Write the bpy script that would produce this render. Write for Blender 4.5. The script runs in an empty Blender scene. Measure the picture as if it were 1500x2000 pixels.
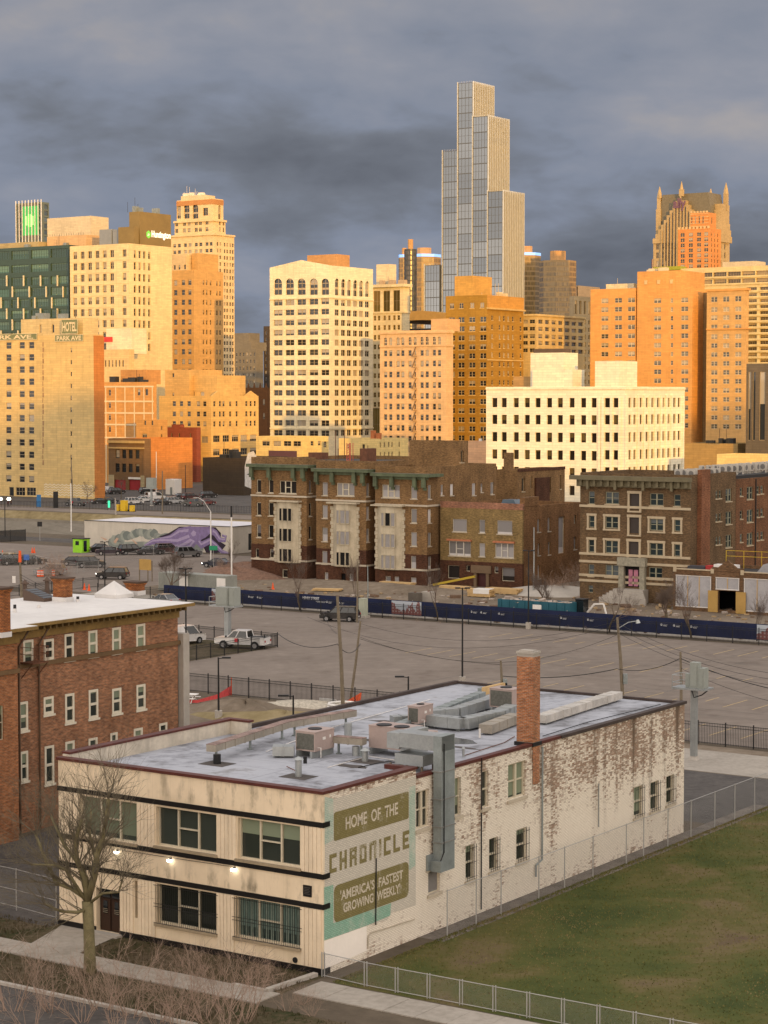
import bpy, bmesh, math, random
from mathutils import Vector, Matrix
SC = bpy.context.scene
COL = SC.collection
rad = math.radians
# ---------------------------------------------------------------- camera
F, YH, EYE = 4045.0, 775.0, 27.0            # focal length in photo pixels, horizon row, eye height
PITCH = math.atan((1000 - YH) / F)
CP, SP = math.cos(PITCH), math.sin(PITCH)
cam = bpy.data.cameras.new('camera')
cam.sensor_fit = 'HORIZONTAL'; cam.sensor_width = 36.0; cam.lens = 36.0 * F / 1500
cam.clip_start = 1.0; cam.clip_end = 12000
camo = bpy.data.objects.new('camera', cam); COL.objects.link(camo)
camo.location = (0, 0, EYE); camo.rotation_euler = (math.pi / 2 - PITCH, 0, 0)
SC.camera = camo
# ---------------------------------------------------------------- light
SUN_AZ, SUN_EL = rad(16.0), rad(4.0)        # azimuth clockwise from straight behind the camera
SUN_STRENGTH = 3.5
SC.view_settings.view_transform = 'Standard'; SC.view_settings.look = 'None'
SC.view_settings.exposure = 0.1; SC.view_settings.gamma = 1.0
SC.cycles.max_bounces = 6; SC.cycles.diffuse_bounces = 2; SC.cycles.glossy_bounces = 3
SC.cycles.transparent_max_bounces = 12; SC.cycles.caustics_reflective = False
sdir = Vector((math.sin(SUN_AZ) * math.cos(SUN_EL), -math.cos(SUN_AZ) * math.cos(SUN_EL), math.sin(SUN_EL)))
sl = bpy.data.lights.new('sun', 'SUN'); sl.energy = SUN_STRENGTH; sl.angle = rad(0.5)
sl.color = (1.0, 0.52, 0.08)
so = bpy.data.objects.new('sun', sl); COL.objects.link(so)
so.rotation_euler = sdir.to_track_quat('Z', 'Y').to_euler(); so.location = (60, -200, 200)

class NT:
    """tiny helper for node trees"""
    def __init__(s, t): s.t = t; s.n = t.nodes; s.l = t.links
    def a(s, typ, **kw):
        nd = s.n.new(typ)
        for k, v in kw.items():
            if k.startswith('i_'):
                key = k[2:]
                key = int(key) if key.isdigit() else key.replace('_', ' ')
                s.put(nd.inputs[key], v)
            else: setattr(nd, k, v)
        return nd
    def put(s, sock, v):
        if isinstance(v, bpy.types.NodeSocket): s.l.new(v, sock)
        elif isinstance(v, bpy.types.Node): s.l.new(v.outputs[0], sock)
        else:
            if isinstance(v, tuple) and len(v) == 3 and sock.type == 'RGBA': v = (*v, 1)
            sock.default_value = v
    def math(s, op, a, b=0.0, c=None, clamp=False):
        nd = s.n.new('ShaderNodeMath'); nd.operation = op; nd.use_clamp = clamp
        s.put(nd.inputs[0], a); s.put(nd.inputs[1], b)
        if c is not None: s.put(nd.inputs[2], c)
        return nd.outputs[0]
    def vmath(s, op, a, b=(0, 0, 0)):
        nd = s.n.new('ShaderNodeVectorMath'); nd.operation = op
        s.put(nd.inputs[0], a); s.put(nd.inputs[1], b); return nd.outputs[0]
    def mix(s, fac, a, b, mode='MIX'):
        nd = s.n.new('ShaderNodeMix'); nd.data_type = 'RGBA'; nd.blend_type = mode
        s.put(nd.inputs[0], fac); s.put(nd.inputs[6], a); s.put(nd.inputs[7], b); return nd.outputs[2]
    def rng(s, v, f0, f1, t0=0.0, t1=1.0, smooth=False):
        nd = s.n.new('ShaderNodeMapRange'); nd.clamp = True
        if smooth: nd.interpolation_type = 'SMOOTHSTEP'
        s.put(nd.inputs[0], v)
        for i, q in enumerate((f0, f1, t0, t1)): s.put(nd.inputs[i + 1], q)
        return nd.outputs[0]
    def ramp(s, v, stops):
        nd = s.n.new('ShaderNodeValToRGB'); s.put(nd.inputs[0], v); e = nd.color_ramp.elements
        while len(e) < len(stops): e.new(0.5)
        for el, (p, c) in zip(e, stops): el.position = p; el.color = (*c, 1)
        return nd.outputs[0]
    def noise(s, vec, scale, detail=3.0, rough=0.55, dist=0.0, out=0):
        nd = s.n.new('ShaderNodeTexNoise'); s.put(nd.inputs['Vector'], vec)
        nd.inputs['Scale'].default_value = scale; nd.inputs['Detail'].default_value = detail
        nd.inputs['Roughness'].default_value = rough; nd.inputs['Distortion'].default_value = dist
        return nd.outputs[out]
    def sep(s, v):
        nd = s.n.new('ShaderNodeSeparateXYZ'); s.put(nd.inputs[0], v); return nd.outputs
    def comb(s, x, y, z):
        nd = s.n.new('ShaderNodeCombineXYZ')
        for i, q in enumerate((x, y, z)): s.put(nd.inputs[i], q)
        return nd.outputs[0]

# world: low Nishita sky behind broken storm cloud, dark ahead and brighter overhead and to the west
W = bpy.data.worlds.new('World'); SC.world = W; W.use_nodes = True
t = NT(W.node_tree); t.n.clear()
tc = t.a('ShaderNodeTexCoord').outputs['Generated']
dx, dy, dz = t.sep(tc)
sky = t.a('ShaderNodeTexSky', sky_type='NISHITA', sun_disc=False, sun_elevation=SUN_EL, sun_rotation=math.pi - SUN_AZ,
          altitude=200.0, air_density=1.0, dust_density=1.5)
dzc = t.math('ADD', t.math('MAXIMUM', dz, 0.0), 0.26)
uv = t.comb(t.math('MULTIPLY', t.math('DIVIDE', dx, dzc), 1.05), t.math('MULTIPLY', t.math('DIVIDE', dy, dzc), 0.9), 0.0)
n1 = t.noise(t.vmath('ADD', uv, (6.2, 3.4, 0)), 1.6, 5, 0.5, 0.3)
n2 = t.noise(t.vmath('ADD', uv, (9.4, 5.2, 2)), 5.5, 4, 0.5, 0.3)
nn = t.math('ADD', t.math('ADD', t.math('MULTIPLY', n1, 0.70), t.math('MULTIPLY', n2, 0.22)), t.math('MULTIPLY', t.noise(uv, 13.0, 5, 0.6, 0.4), 0.08))
upf = t.rng(dz, 0.015, 0.19)
nn2 = t.math('ADD', nn, t.math('MULTIPLY', t.math('SUBTRACT', upf, 0.5), 0.05))
front = t.ramp(nn2, [(0.35, (0.115, 0.127, 0.155)), (0.44, (0.165, 0.183, 0.222)), (0.50, (0.215, 0.245, 0.315)), (0.57, (0.265, 0.285, 0.345)), (0.66, (0.36, 0.345, 0.355))])
warm = t.mix(t.math('MULTIPLY', t.rng(dz, 0.08, 0.2), 0.55), (1.0, 1.0, 1.0), (1.02, 0.97, 0.9))
front = t.mix(1.0, front, warm, 'MULTIPLY')
nish = t.mix(1.0, sky.outputs[0], (0.10, 0.10, 0.10), 'MULTIPLY')
cl_hi = t.ramp(nn, [(0.35, (1.2, 1.10, 1.06)), (0.65, (2.0, 1.86, 1.76))])
back = t.mix(0.75, nish, cl_hi)
glow = t.math('MULTIPLY', t.rng(t.math('MULTIPLY', dy, -1.0), -0.1, 0.7), t.rng(dz, 0.6, 0.05))   # brighter low sky toward the sunset
back = t.mix(1.0, back, t.mix(glow, (1, 1, 1), (2.0, 1.8, 1.55)), 'MULTIPLY')
f = t.rng(t.math('SUBTRACT', t.math('MULTIPLY', dz, 1.25), dy), -0.74, 0.25, smooth=True)
col = t.mix(f, front, back)
bg = t.a('ShaderNodeBackground', i_0=col, i_1=1.0)
t.l.new(bg.outputs[0], t.a('ShaderNodeOutputWorld').inputs[0])

# ---------------------------------------------------------------- pixel -> place
def ray(px, py):
    xc, yc = (px - 750) / F, (1000 - py) / F
    return Vector((xc, CP + SP * yc, -SP + CP * yc))
EYEP = Vector((0, 0, EYE))
def gp(px, py, z=0.0):
    d = ray(px, py); return EYEP + d * ((z - EYE) / d.z)
def dp(px, py, Y):
    d = ray(px, py); return EYEP + d * (Y / d.y)
GA = rad(34.0)                               # the street grid
E1 = Vector((math.cos(GA), -math.sin(GA), 0)); E2 = Vector((math.sin(GA), math.cos(GA), 0))
def gl(u, v, z=0.0): return E1 * u + E2 * v + Vector((0, 0, z))
def uv_of(p): return p.dot(E1), p.dot(E2)

# ---------------------------------------------------------------- meshes
class MB:
    def __init__(s): s.v = []; s.f = []; s.m = []
    def face(s, pts, m=0):
        i = len(s.v); s.v.extend(tuple(p) for p in pts); s.f.append(tuple(range(i, i + len(pts)))); s.m.append(m)
    def box(s, x0, x1, y0, y1, z0, z1, m=0, M=None):
        c = [Vector(q) for q in ((x0, y0, z0), (x1, y0, z0), (x1, y1, z0), (x0, y1, z0), (x0, y0, z1), (x1, y0, z1), (x1, y1, z1), (x0, y1, z1))]
        if M is not None: c = [M @ q for q in c]
        i = len(s.v); s.v.extend(tuple(q) for q in c)
        for q in ((0, 3, 2, 1), (4, 5, 6, 7), (0, 1, 5, 4), (1, 2, 6, 5), (2, 3, 7, 6), (3, 0, 4, 7)):
            s.f.append(tuple(i + k for k in q)); s.m.append(m)
    def bar(s, a, b, w, h=None, m=0):
        a, b = Vector(a), Vector(b); d = b - a; L = d.length
        if L < 1e-6: return
        s.box(-w / 2, w / 2, -(h or w) / 2, (h or w) / 2, 0, L, m, Matrix.Translation(a) @ d.to_track_quat('Z', 'Y').to_matrix().to_4x4())
    def tube(s, pts, rs, n=5, m=0, cap=True):
        pts = [Vector(p) for p in pts]; i0 = len(s.v); prev = None
        for k, p in enumerate(pts):
            d = (pts[min(k + 1, len(pts) - 1)] - pts[max(k - 1, 0)])
            if d.length < 1e-9: d = Vector((0, 0, 1))
            d.normalize()
            x = prev - d * prev.dot(d) if prev is not None else d.orthogonal()
            if x.length < 1e-6: x = d.orthogonal()
            x.normalize(); prev = x; y = d.cross(x); r = rs[k] if isinstance(rs, (list, tuple)) else rs
            for j in range(n):
                a = 2 * math.pi * j / n
                s.v.append(tuple(p + x * (math.cos(a) * r) + y * (math.sin(a) * r)))
        for k in range(len(pts) - 1):
            for j in range(n):
                a, b = i0 + k * n + j, i0 + k * n + (j + 1) % n
                s.f.append((a, b, b + n, a + n)); s.m.append(m)
        if cap:
            s.f.append(tuple(i0 + j for j in range(n))[::-1]); s.m.append(m)
            e = i0 + (len(pts) - 1) * n
            s.f.append(tuple(e + j for j in range(n))); s.m.append(m)
    def cyl(s, x, y, z0, z1, r0, r1=None, n=12, m=0): s.tube([(x, y, z0), (x, y, z1)], [r0, r0 if r1 is None else r1], n, m)
    def prism(s, poly, z0, z1, m=0, mt=None):
        n = len(poly)
        s.face([(x, y, z1) for x, y in poly], m if mt is None else mt); s.face([(x, y, z0) for x, y in poly][::-1], m)
        for k in range(n):
            a, b = poly[k], poly[(k + 1) % n]
            s.face([(a[0], a[1], z0), (b[0], b[1], z0), (b[0], b[1], z1), (a[0], a[1], z1)], m)
    def extr(s, poly, y0, y1, m=0, ins=0.0):
        """profile in x,z extruded along y"""
        n = len(poly)
        s.face([(x, y0, z) for x, z in poly], m); s.face([(x, y1, z) for x, z in poly][::-1], m)
        for k in range(n):
            a, b = poly[k], poly[(k + 1) % n]
            s.face([(a[0], y0, a[1]), (a[0], y1, a[1]), (b[0], y1, b[1]), (b[0], y0, b[1])], m)
    def data(s, name, mats):
        me = bpy.data.meshes.new(name); me.from_pydata(s.v, [], s.f)
        for q in (mats if isinstance(mats, (list, tuple)) else [mats]): me.materials.append(q)
        me.polygons.foreach_set('material_index', s.m); me.update(); return me
    def build(s, name, mats, parent=None, smooth=False, weld=False):
        me = s.data(name, mats)
        if weld:
            b = bmesh.new(); b.from_mesh(me); bmesh.ops.remove_doubles(b, verts=b.verts, dist=1e-4); bmesh.ops.recalc_face_normals(b, faces=b.faces); b.to_mesh(me); b.free()
        if smooth: me.polygons.foreach_set('use_smooth', [True] * len(me.polygons))
        return link(name, me, parent)
def link(name, me, parent=None, loc=None, rz=0.0):
    o = bpy.data.objects.new(name, me); COL.objects.link(o); o.parent = parent
    if loc is not None: o.location = loc
    if rz: o.rotation_euler = (0, 0, rz)
    return o
def tag(o, label=None, cat=None, group=None, kind=None):
    if label: o['label'] = label
    if cat: o['category'] = cat
    if group: o['group'] = group
    if kind: o['kind'] = kind
    return o
def thing(name, label, cat, loc=(0, 0, 0), rz=0.0, group=None):
    o = link(name, None, None, loc, rz); return tag(o, label, cat, group)
def copy_tree(o, parent=None):
    c = o.copy(); COL.objects.link(c); c.parent = parent
    for ch in list(o.children): copy_tree(ch, c)
    return c

# ---------------------------------------------------------------- materials
MATS = {}
def newmat(name):
    m = bpy.data.materials.new(name); m.use_nodes = True; t = NT(m.node_tree); t.n.clear()
    p = t.a('ShaderNodeBsdfPrincipled'); o = t.a('ShaderNodeOutputMaterial'); t.l.new(p.outputs[0], o.inputs[0])
    return m, t, p, o
def objvec(t): return t.a('ShaderNodeTexCoord').outputs['Object']
def wallvec(t):
    x, y, z = t.sep(objvec(t)); return t.comb(t.math('ADD', x, y), z, 0.0)
def mat(name, col, rough=0.8, metal=0.0, var=0.15, scale=0.6, spec=0.3, bump=0.0, bscale=8.0, streak=0.0, block=None):
    """plain surface with grime: large and small noise, optional rain streaks"""
    if name in MATS: return MATS[name]
    m, t, p, o = newmat(name); v = objvec(t)
    a = t.noise(v, scale, 4, 0.6); b = t.noise(v, scale * 9, 3, 0.6)
    k = t.math('ADD', t.math('MULTIPLY', a, 0.65), t.math('MULTIPLY', b, 0.35))
    lo = tuple(c * (1 - var) for c in col); hi = tuple(min(1, c * (1 + var)) for c in col)
    c = t.mix(t.rng(k, 0.3, 0.7), lo, hi)
    if block:
        bt = t.a('ShaderNodeTexBrick', i_Vector=wallvec(t), i_Color1=(1.06, 1.05, 1.03), i_Color2=(.88, .89, .90), i_Mortar=(.83, .82, .80)); bt.inputs['Scale'].default_value = 1.0; bt.inputs['Brick Width'].default_value = block[0]; bt.inputs['Row Height'].default_value = block[1]; bt.inputs['Mortar Size'].default_value = .05
        c = t.mix(1.0, c, bt.outputs[0], 'MULTIPLY')
    if streak:
        x, y, z = t.sep(v); sv = t.comb(t.math('MULTIPLY', t.math('ADD', x, y), 1.0), t.math('MULTIPLY', z, 0.09), 0.0)
        s = t.rng(t.noise(sv, 1.1, 4, 0.65), 0.5, 0.78)
        c = t.mix(t.math('MULTIPLY', s, streak), c, tuple(q * 0.42 for q in col))
    t.put(p.inputs['Base Color'], c); p.inputs['Roughness'].default_value = rough
    p.inputs['Metallic'].default_value = metal; p.inputs['Specular IOR Level'].default_value = spec
    if bump:
        bp = t.a('ShaderNodeBump', i_Strength=bump, i_Height=t.noise(v, bscale, 4, 0.6)); bp.inputs['Distance'].default_value = 0.05
        t.l.new(bp.outputs[0], p.inputs['Normal'])
    MATS[name] = m; return m
def brick(name, c1, c2, mortar, bw=0.24, bh=0.08, msize=0.012, stain=0.35, var=0.25):
    if name in MATS: return MATS[name]
    m, t, p, o = newmat(name); wv = wallvec(t); v = objvec(t)
    bt = t.a('ShaderNodeTexBrick', i_Vector=wv, i_Color1=c1, i_Color2=c2, i_Mortar=mortar); bt.offset = 0.5
    bt.inputs['Scale'].default_value = 1.0; bt.inputs['Brick Width'].default_value = bw; bt.inputs['Row Height'].default_value = bh
    bt.inputs['Mortar Size'].default_value = msize; bt.inputs['Bias'].default_value = 0.0
    c = bt.outputs[0]
    big = t.rng(t.noise(v, 0.35, 5, 0.62), 0.32, 0.7)
    wx, wz, _ = t.sep(wv); fine = t.noise(t.comb(t.math('MULTIPLY', wx, 2.2), t.math('MULTIPLY', wz, 7.0), 0), 1.0, 4, 0.7)
    c = t.mix(t.rng(fine, 0.36, 0.66), t.mix(1.0, c, (.58, .58, .60), 'MULTIPLY'), t.mix(1.0, c, (1.4, 1.33, 1.25), 'MULTIPLY'))
    c = t.mix(big, t.mix(1.0, c, (1 - var, 1 - var, 1 - var), 'MULTIPLY'), t.mix(1.0, c, (1 + var, 1 + var * 0.9, 1 + var * 0.8), 'MULTIPLY'))
    x, y, z = t.sep(v); sv = t.comb(t.math('ADD', x, y), t.math('MULTIPLY', z, 0.12), 0.0)
    st = t.math('MULTIPLY', t.rng(t.noise(sv, 0.9, 5, 0.65), 0.5, 0.75), stain)
    c = t.mix(st, c, tuple(q * 0.3 for q in c1))
    t.put(p.inputs['Base Color'], c); p.inputs['Roughness'].default_value = 0.9; p.inputs['Specular IOR Level'].default_value = 0.15
    bp = t.a('ShaderNodeBump', i_Strength=0.5, i_Height=t.math('SUBTRACT', 1.0, bt.outputs['Fac'])); bp.inputs['Distance'].default_value = 0.01
    t.l.new(bp.outputs[0], p.inputs['Normal'])
    MATS[name] = m; return m
def glassmat(name, dark=(0.012, 0.014, 0.016), blind=(0.38, 0.33, 0.25), pblind=0.5, rough=0.06, spec=0.5, metal=0.0, vary=True):
    """window pane over a dark room; each window draws its own blind, from none to full"""
    if name in MATS: return MATS[name]
    m, t, p, o = newmat(name)
    g = t.sep(t.a('ShaderNodeTexCoord').outputs['Generated'])[2]
    r = t.a('ShaderNodeObjectInfo').outputs['Random']
    gi = t.a('ShaderNodeNewGeometry').outputs['Random Per Island']
    r2 = t.math('FRACT', t.math('ADD', t.math('MULTIPLY', r, 7.31), t.math('MULTIPLY', gi, 3.7)))
    r3 = t.math('FRACT', t.math('ADD', t.math('MULTIPLY', r, 23.7), t.math('MULTIPLY', gi, 11.3)))
    has = t.math('LESS_THAN', r2, pblind)
    low = t.math('SUBTRACT', 1.0, t.math('MULTIPLY', r3, 0.95))
    f = t.math('MULTIPLY', has, t.math('GREATER_THAN', g, low))
    dk = t.mix(r3, dark, tuple(q * 2.6 for q in dark))
    bl = t.mix(r2, blind, tuple(q * 0.45 for q in blind))
    t.put(p.inputs['Base Color'], t.mix(f, dk, bl)); p.inputs['Roughness'].default_value = rough
    if not vary: t.put(p.inputs['Base Color'], t.mix(r3, dark, blind))
    p.inputs['Specular IOR Level'].default_value = spec; p.inputs['Metallic'].default_value = metal
    bp = t.a('ShaderNodeBump', i_Strength=0.08, i_Height=t.noise(objvec(t), 1.3, 2)); bp.inputs['Distance'].default_value = 0.03
    t.l.new(bp.outputs[0], p.inputs['Normal'])
    MATS[name] = m; return m
def emis(name, col, strength):
    if name in MATS: return MATS[name]
    m, t, p, o = newmat(name); p.inputs['Base Color'].default_value = (*col, 1)
    p.inputs['Emission Color'].default_value = (*col, 1); p.inputs['Emission Strength'].default_value = strength
    MATS[name] = m; return m
def paint(name):
    """car paint in the object's own colour"""
    if name in MATS: return MATS[name]
    m, t, p, o = newmat(name); oi = t.a('ShaderNodeObjectInfo')
    d = t.rng(t.noise(objvec(t), 1.5, 4, 0.6), 0.3, 0.75)
    t.put(p.inputs['Base Color'], t.mix(t.math('MULTIPLY', d, 0.25), oi.outputs['Color'], (0.12, 0.105, 0.09)))
    p.inputs['Roughness'].default_value = 0.28; p.inputs['Specular IOR Level'].default_value = 0.5; p.inputs['Coat Weight'].default_value = 0.4
    MATS[name] = m; return m

# ---------------------------------------------------------------- buildings
WCACHE = {}
def win_mb(w, h, style, depth):
    """pane slot 0, frame slot 1, sill slot 2; faces -y, foot centred at the origin"""
    q = MB(); ft = min(0.09, w * 0.09); d = depth
    if 'T' in style: ft = .16
    def b(x0, x1, z0, z1, m=1, y0=d - 0.07, y1=d + 0.01): q.box(x0, x1, y0, y1, z0, z1, m)
    st = style.split('_')[0]
    if st == 'arch':
        r = w / 2; hs = h - r
        pts = [(-r, d, 0), (r, d, 0)] + [(r * math.cos(a), d, hs + r * math.sin(a)) for a in [math.pi * k / 8 for k in range(9)]]
        q.face(pts, 0); b(-r, r, hs - 0.1, hs + 0.1); b(-0.06, 0.06, 0, h - 0.05); b(-r, r, 0, ft); b(-r, -r + ft, 0, hs); b(r - ft, r, 0, hs)
        b(-r, r, hs * 0.45, hs * 0.62, 2)
        return q
    if st == 'board':
        q.box(-w / 2 + 0.03, w / 2 - 0.03, d - 0.06, d, 0.03, h - 0.03, 0)
        b(-w / 2, -w / 2 + 0.06, 0, h); b(w / 2 - 0.06, w / 2, 0, h); b(-w / 2 + .06, w / 2 - .06, h - 0.06, h); b(-w / 2 + .06, w / 2 - .06, 0, .06)
    else:
        q.face([(-w / 2, d, 0), (w / 2, d, 0), (w / 2, d, h), (-w / 2, d, h)], 0)
        b(-w / 2, -w / 2 + ft, 0, h); b(w / 2 - ft, w / 2, 0, h); b(-w / 2 + ft, w / 2 - ft, h - ft, h); b(-w / 2 + ft, w / 2 - ft, 0, ft)
        i = w / 2 - ft
        if st == 'sash': b(-i, i, h * 0.5 - ft / 2, h * 0.5 + ft / 2, y0=d - 0.1)
        if st == 'pair':
            b(-ft, ft, ft, h - ft, y0=d - 0.12); b(-i, -ft, h * 0.5 - ft * .4, h * 0.5 + ft * .4); b(ft, i, h * 0.5 - ft * .4, h * 0.5 + ft * .4)
        if st == 'tri':
            for s in (-1, 1): b(s * w / 6 - ft * .8, s * w / 6 + ft * .8, ft, h - ft, y0=d - 0.12)
            b(-w / 6 + ft * .8, w / 6 - ft * .8, h * 0.48 - ft / 2, h * 0.48 + ft / 2)
        if st == 'curtain':
            n = max(2, int(round(w / 2.1)))
            for k in range(1, n): x = -w / 2 + w * k / n; b(x - .1, x + .1, ft, h - ft)
            b(-i, i, h * .5 - .08, h * .5 + .08, y0=d - 0.05)
        if st == 'grid':
            n = max(2, int(round(w / 1.3)))
            for k in range(1, n): x = -w / 2 + w * k / n; b(x - ft * .35, x + ft * .35, ft, h - ft)
            b(-i, i, h * .5 - ft * .3, h * .5 + ft * .3, y0=d - 0.05)
    if 's' in style.split('_')[1:]:
        q.box(-w / 2 - 0.1, w / 2 + 0.1, -0.09, d - 0.08, -0.14, -0.002, 2)
    if 'S' in style.split('_')[1:]:      # stone surround
        for s in (-1, 1): q.box(min(s * w / 2, s * (w / 2 + .28)), max(s * w / 2, s * (w / 2 + .28)), -0.06, 0.02, -.1, h, 2)
        q.box(-w / 2 - .34, w / 2 + .34, -0.09, 0.02, h + .002, h + .3, 2); q.box(-w / 2 - .34, w / 2 + .34, -0.1, d - .08, -.32, -.103, 2)
    return q
class Bld:
    def __init__(s, name, label, cat, px, py, Y=None, group=None, ang=GA):
        P = gp(px, py) if Y is None else dp(px, py, Y)
        s.C = Vector((P.x, P.y, 0)); s.px = px
        s.e1 = Vector((math.cos(ang), -math.sin(ang), 0)); s.e2 = Vector((math.sin(ang), math.cos(ang), 0))
        s.root = thing(name, label, cat, s.C, -ang, group); s.wins = []; s.parts = []
    def pt(s, face, px, py, off=0.0):
        """pixel -> (u, z) on the plane of a face; off = outward offset of that plane"""
        n = -s.e2 if face == 'L' else s.e1; e = s.e1 if face == 'L' else s.e2
        d = ray(px, py); P0 = s.C + n * off
        k = (P0 - EYEP).dot(n) / d.dot(n); P = EYEP + d * k
        return (P - s.C).dot(e), P.z
    def z(s, py, px=None): return s.pt('L', s.px if px is None else px, py)[1]
    def hole(s, face, x0, x1, yt, yb, style='sash', off=0.0):
        xm = (x0 + x1) / 2; ym = (yt + yb) / 2
        return (s.pt(face, x0, ym, off)[0], s.pt(face, x1, ym, off)[0], s.pt(face, xm, yb, off)[1], s.pt(face, xm, yt, off)[1], style)
    def grid(s, face, cols, w, rows, h, style='sash', xref=None, off=0.0):
        """cols: photo x of each column's middle; rows: photo y of each row's middle at xref"""
        xr = s.px if xref is None else xref; out = []
        for c in cols:
            for r in rows:
                out.append((s.pt(face, c - w / 2, r, off)[0], s.pt(face, c + w / 2, r, off)[0], s.pt(face, xr, r + h / 2, off)[1], s.pt(face, xr, r - h / 2, off)[1], style))
        return out
    def face(s, q, O, U, L, z0, z1, holes, depth, m=0):
        """a wall with openings cut through it and their reveals"""
        U = Vector(U); O = Vector(O); n = U.cross(Vector((0, 0, 1))); inn = -n * depth
        P = lambda u, z, k=0.0: O + U * u + Vector((0, 0, z)) + inn * k
        hs = [(max(a, 0.02), min(b, L - 0.02), max(c, z0), min(d, z1 - .02), st) for a, b, c, d, st in holes if b > 0.05 and a < L - 0.05 and d > z0 + .05 and c < z1 - .05]
        zs = sorted({round(x, 4) for h in hs for x in h[2:4]} | {z0, z1})
        for a, b in zip(zs, zs[1:]):
            if b - a < 1e-5: continue
            zm = (a + b) / 2
            row = sorted((h[0], h[1]) for h in hs if h[2] < zm < h[3])
            u = 0.0
            for r0, r1 in row:
                if r0 > u + 1e-5: q.face([P(u, a), P(r0, a), P(r0, b), P(u, b)], m)
                u = max(u, r1)
            if L > u + 1e-5: q.face([P(u, a), P(L, a), P(L, b), P(u, b)], m)
        for a, b, c, d, st in hs:
            q.face([P(a, c), P(a, c, 1), P(a, d, 1), P(a, d)], m); q.face([P(b, c), P(b, d), P(b, d, 1), P(b, c, 1)], m)
            q.face([P(a, d), P(a, d, 1), P(b, d, 1), P(b, d)], m); q.face([P(a, c), P(b, c), P(b, c, 1), P(a, c, 1)], m)
            if st.startswith('arch'):
                r = (b - a) / 2; cx = (a + b) / 2; hs_ = d - r
                for sg in (-1, 1):
                    A = [cx + sg * r * math.cos(math.pi / 2 * k / 5) for k in range(6)]; Z = [hs_ + r * math.sin(math.pi / 2 * k / 5) for k in range(6)]
                    corner = P(cx + sg * r, d)
                    for k in range(5):
                        tri = [corner, P(A[k], Z[k]), P(A[k + 1], Z[k + 1])]
                        q.face(tri if sg < 0 else tri[::-1], m)
        return hs
    def block(s, x0, x1, y0, y1, z0, z1, wall, roof=None, L=(), R=(), depth=0.35, par=0.6, glass=None, frame=None, sill=None, name='wall', roofname='roof', wname='window'):
        q = MB(); V = Vector
        hl = s.face(q, (x0, y0, 0), (1, 0, 0), x1 - x0, z0, z1, [(a - x0, b - x0, c, d, st) for a, b, c, d, st in L], depth)
        hr = s.face(q, (x1, y0, 0), (0, 1, 0), y1 - y0, z0, z1, [(a - y0, b - y0, c, d, st) for a, b, c, d, st in R], depth)
        q.face([(x1, y1, z0), (x0, y1, z0), (x0, y1, z1), (x1, y1, z1)]); q.face([(x0, y1, z0), (x0, y0, z0), (x0, y0, z1), (x0, y1, z1)])
        k = min(0.35, (x1 - x0) / 5, (y1 - y0) / 5); zr = z1 - par
        o = [(x0, y0), (x1, y0), (x1, y1), (x0, y1)]; i = [(x0 + k, y0 + k), (x1 - k, y0 + k), (x1 - k, y1 - k), (x0 + k, y1 - k)]
        for j in range(4):
            a, b, c, d = o[j], o[(j + 1) % 4], i[(j + 1) % 4], i[j]
            q.face([(*a, z1), (*b, z1), (*c, z1), (*d, z1)]); q.face([(*d, z1), (*c, z1), (*c, zr), (*d, zr)])
        w = q.build(name, wall, s.root)
        rf = MB(); rf.face([(*p, zr + .003) for p in i]); rf.build(roofname, roof or ROOFM, s.root)
        for face, hs in (('L', hl), ('R', hr)):
            for a, b, c, d, st in hs:
                if st.startswith('none'): continue
                loc = (x0 + (a + b) / 2, y0, c) if face == 'L' else (x1, y0 + (a + b) / 2, c)
                s.wins.append((loc, 0.0 if face == 'L' else math.pi / 2, b - a, d - c, st, depth - 0.05, (glass or GLASS, frame or FRAME, sill or frame or FRAME), wname))
        return w
    def done(s, limit=100):
        by = {}
        for w in s.wins: by.setdefault(w[7], []).append(w)
        for nm, ws in by.items():
            ws.sort(key=lambda w: -w[2] * w[3] * (1.0 if w[1] == 0 else 0.7))
            rest = MB()
            for k, (loc, rz, w, h, st, d, mats, _) in enumerate(ws):
                w, h = round(w / .05) * .05, round(h / .05) * .05
                if k < limit:
                    key = (w, h, st, d, tuple(x.name for x in mats))
                    if key not in WCACHE: WCACHE[key] = win_mb(w, h, st, d).data(nm, mats)
                    link(nm, WCACHE[key], s.root, loc, rz)
                else:
                    src = win_mb(w, h, st, d); Mx = Matrix.Translation(loc) @ Matrix.Rotation(rz, 4, 'Z'); i0 = len(rest.v)
                    rest.v.extend(tuple(Mx @ Vector(p)) for p in src.v); rest.f.extend(tuple(i + i0 for i in ff) for ff in src.f); rest.m.extend(src.m); rm = mats
            if rest.f: tag(rest.build(nm, list(rm), s.root), kind='stuff')
        return s
    def part(s, name, mats, fn, **kw):
        q = MB(); fn(q); return q.build(name, mats, s.root, **kw)
    def bx(s, name, mats, *bs):
        q = MB()
        for b in bs: q.box(*b)
        return q.build(name, mats, s.root)

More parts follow.
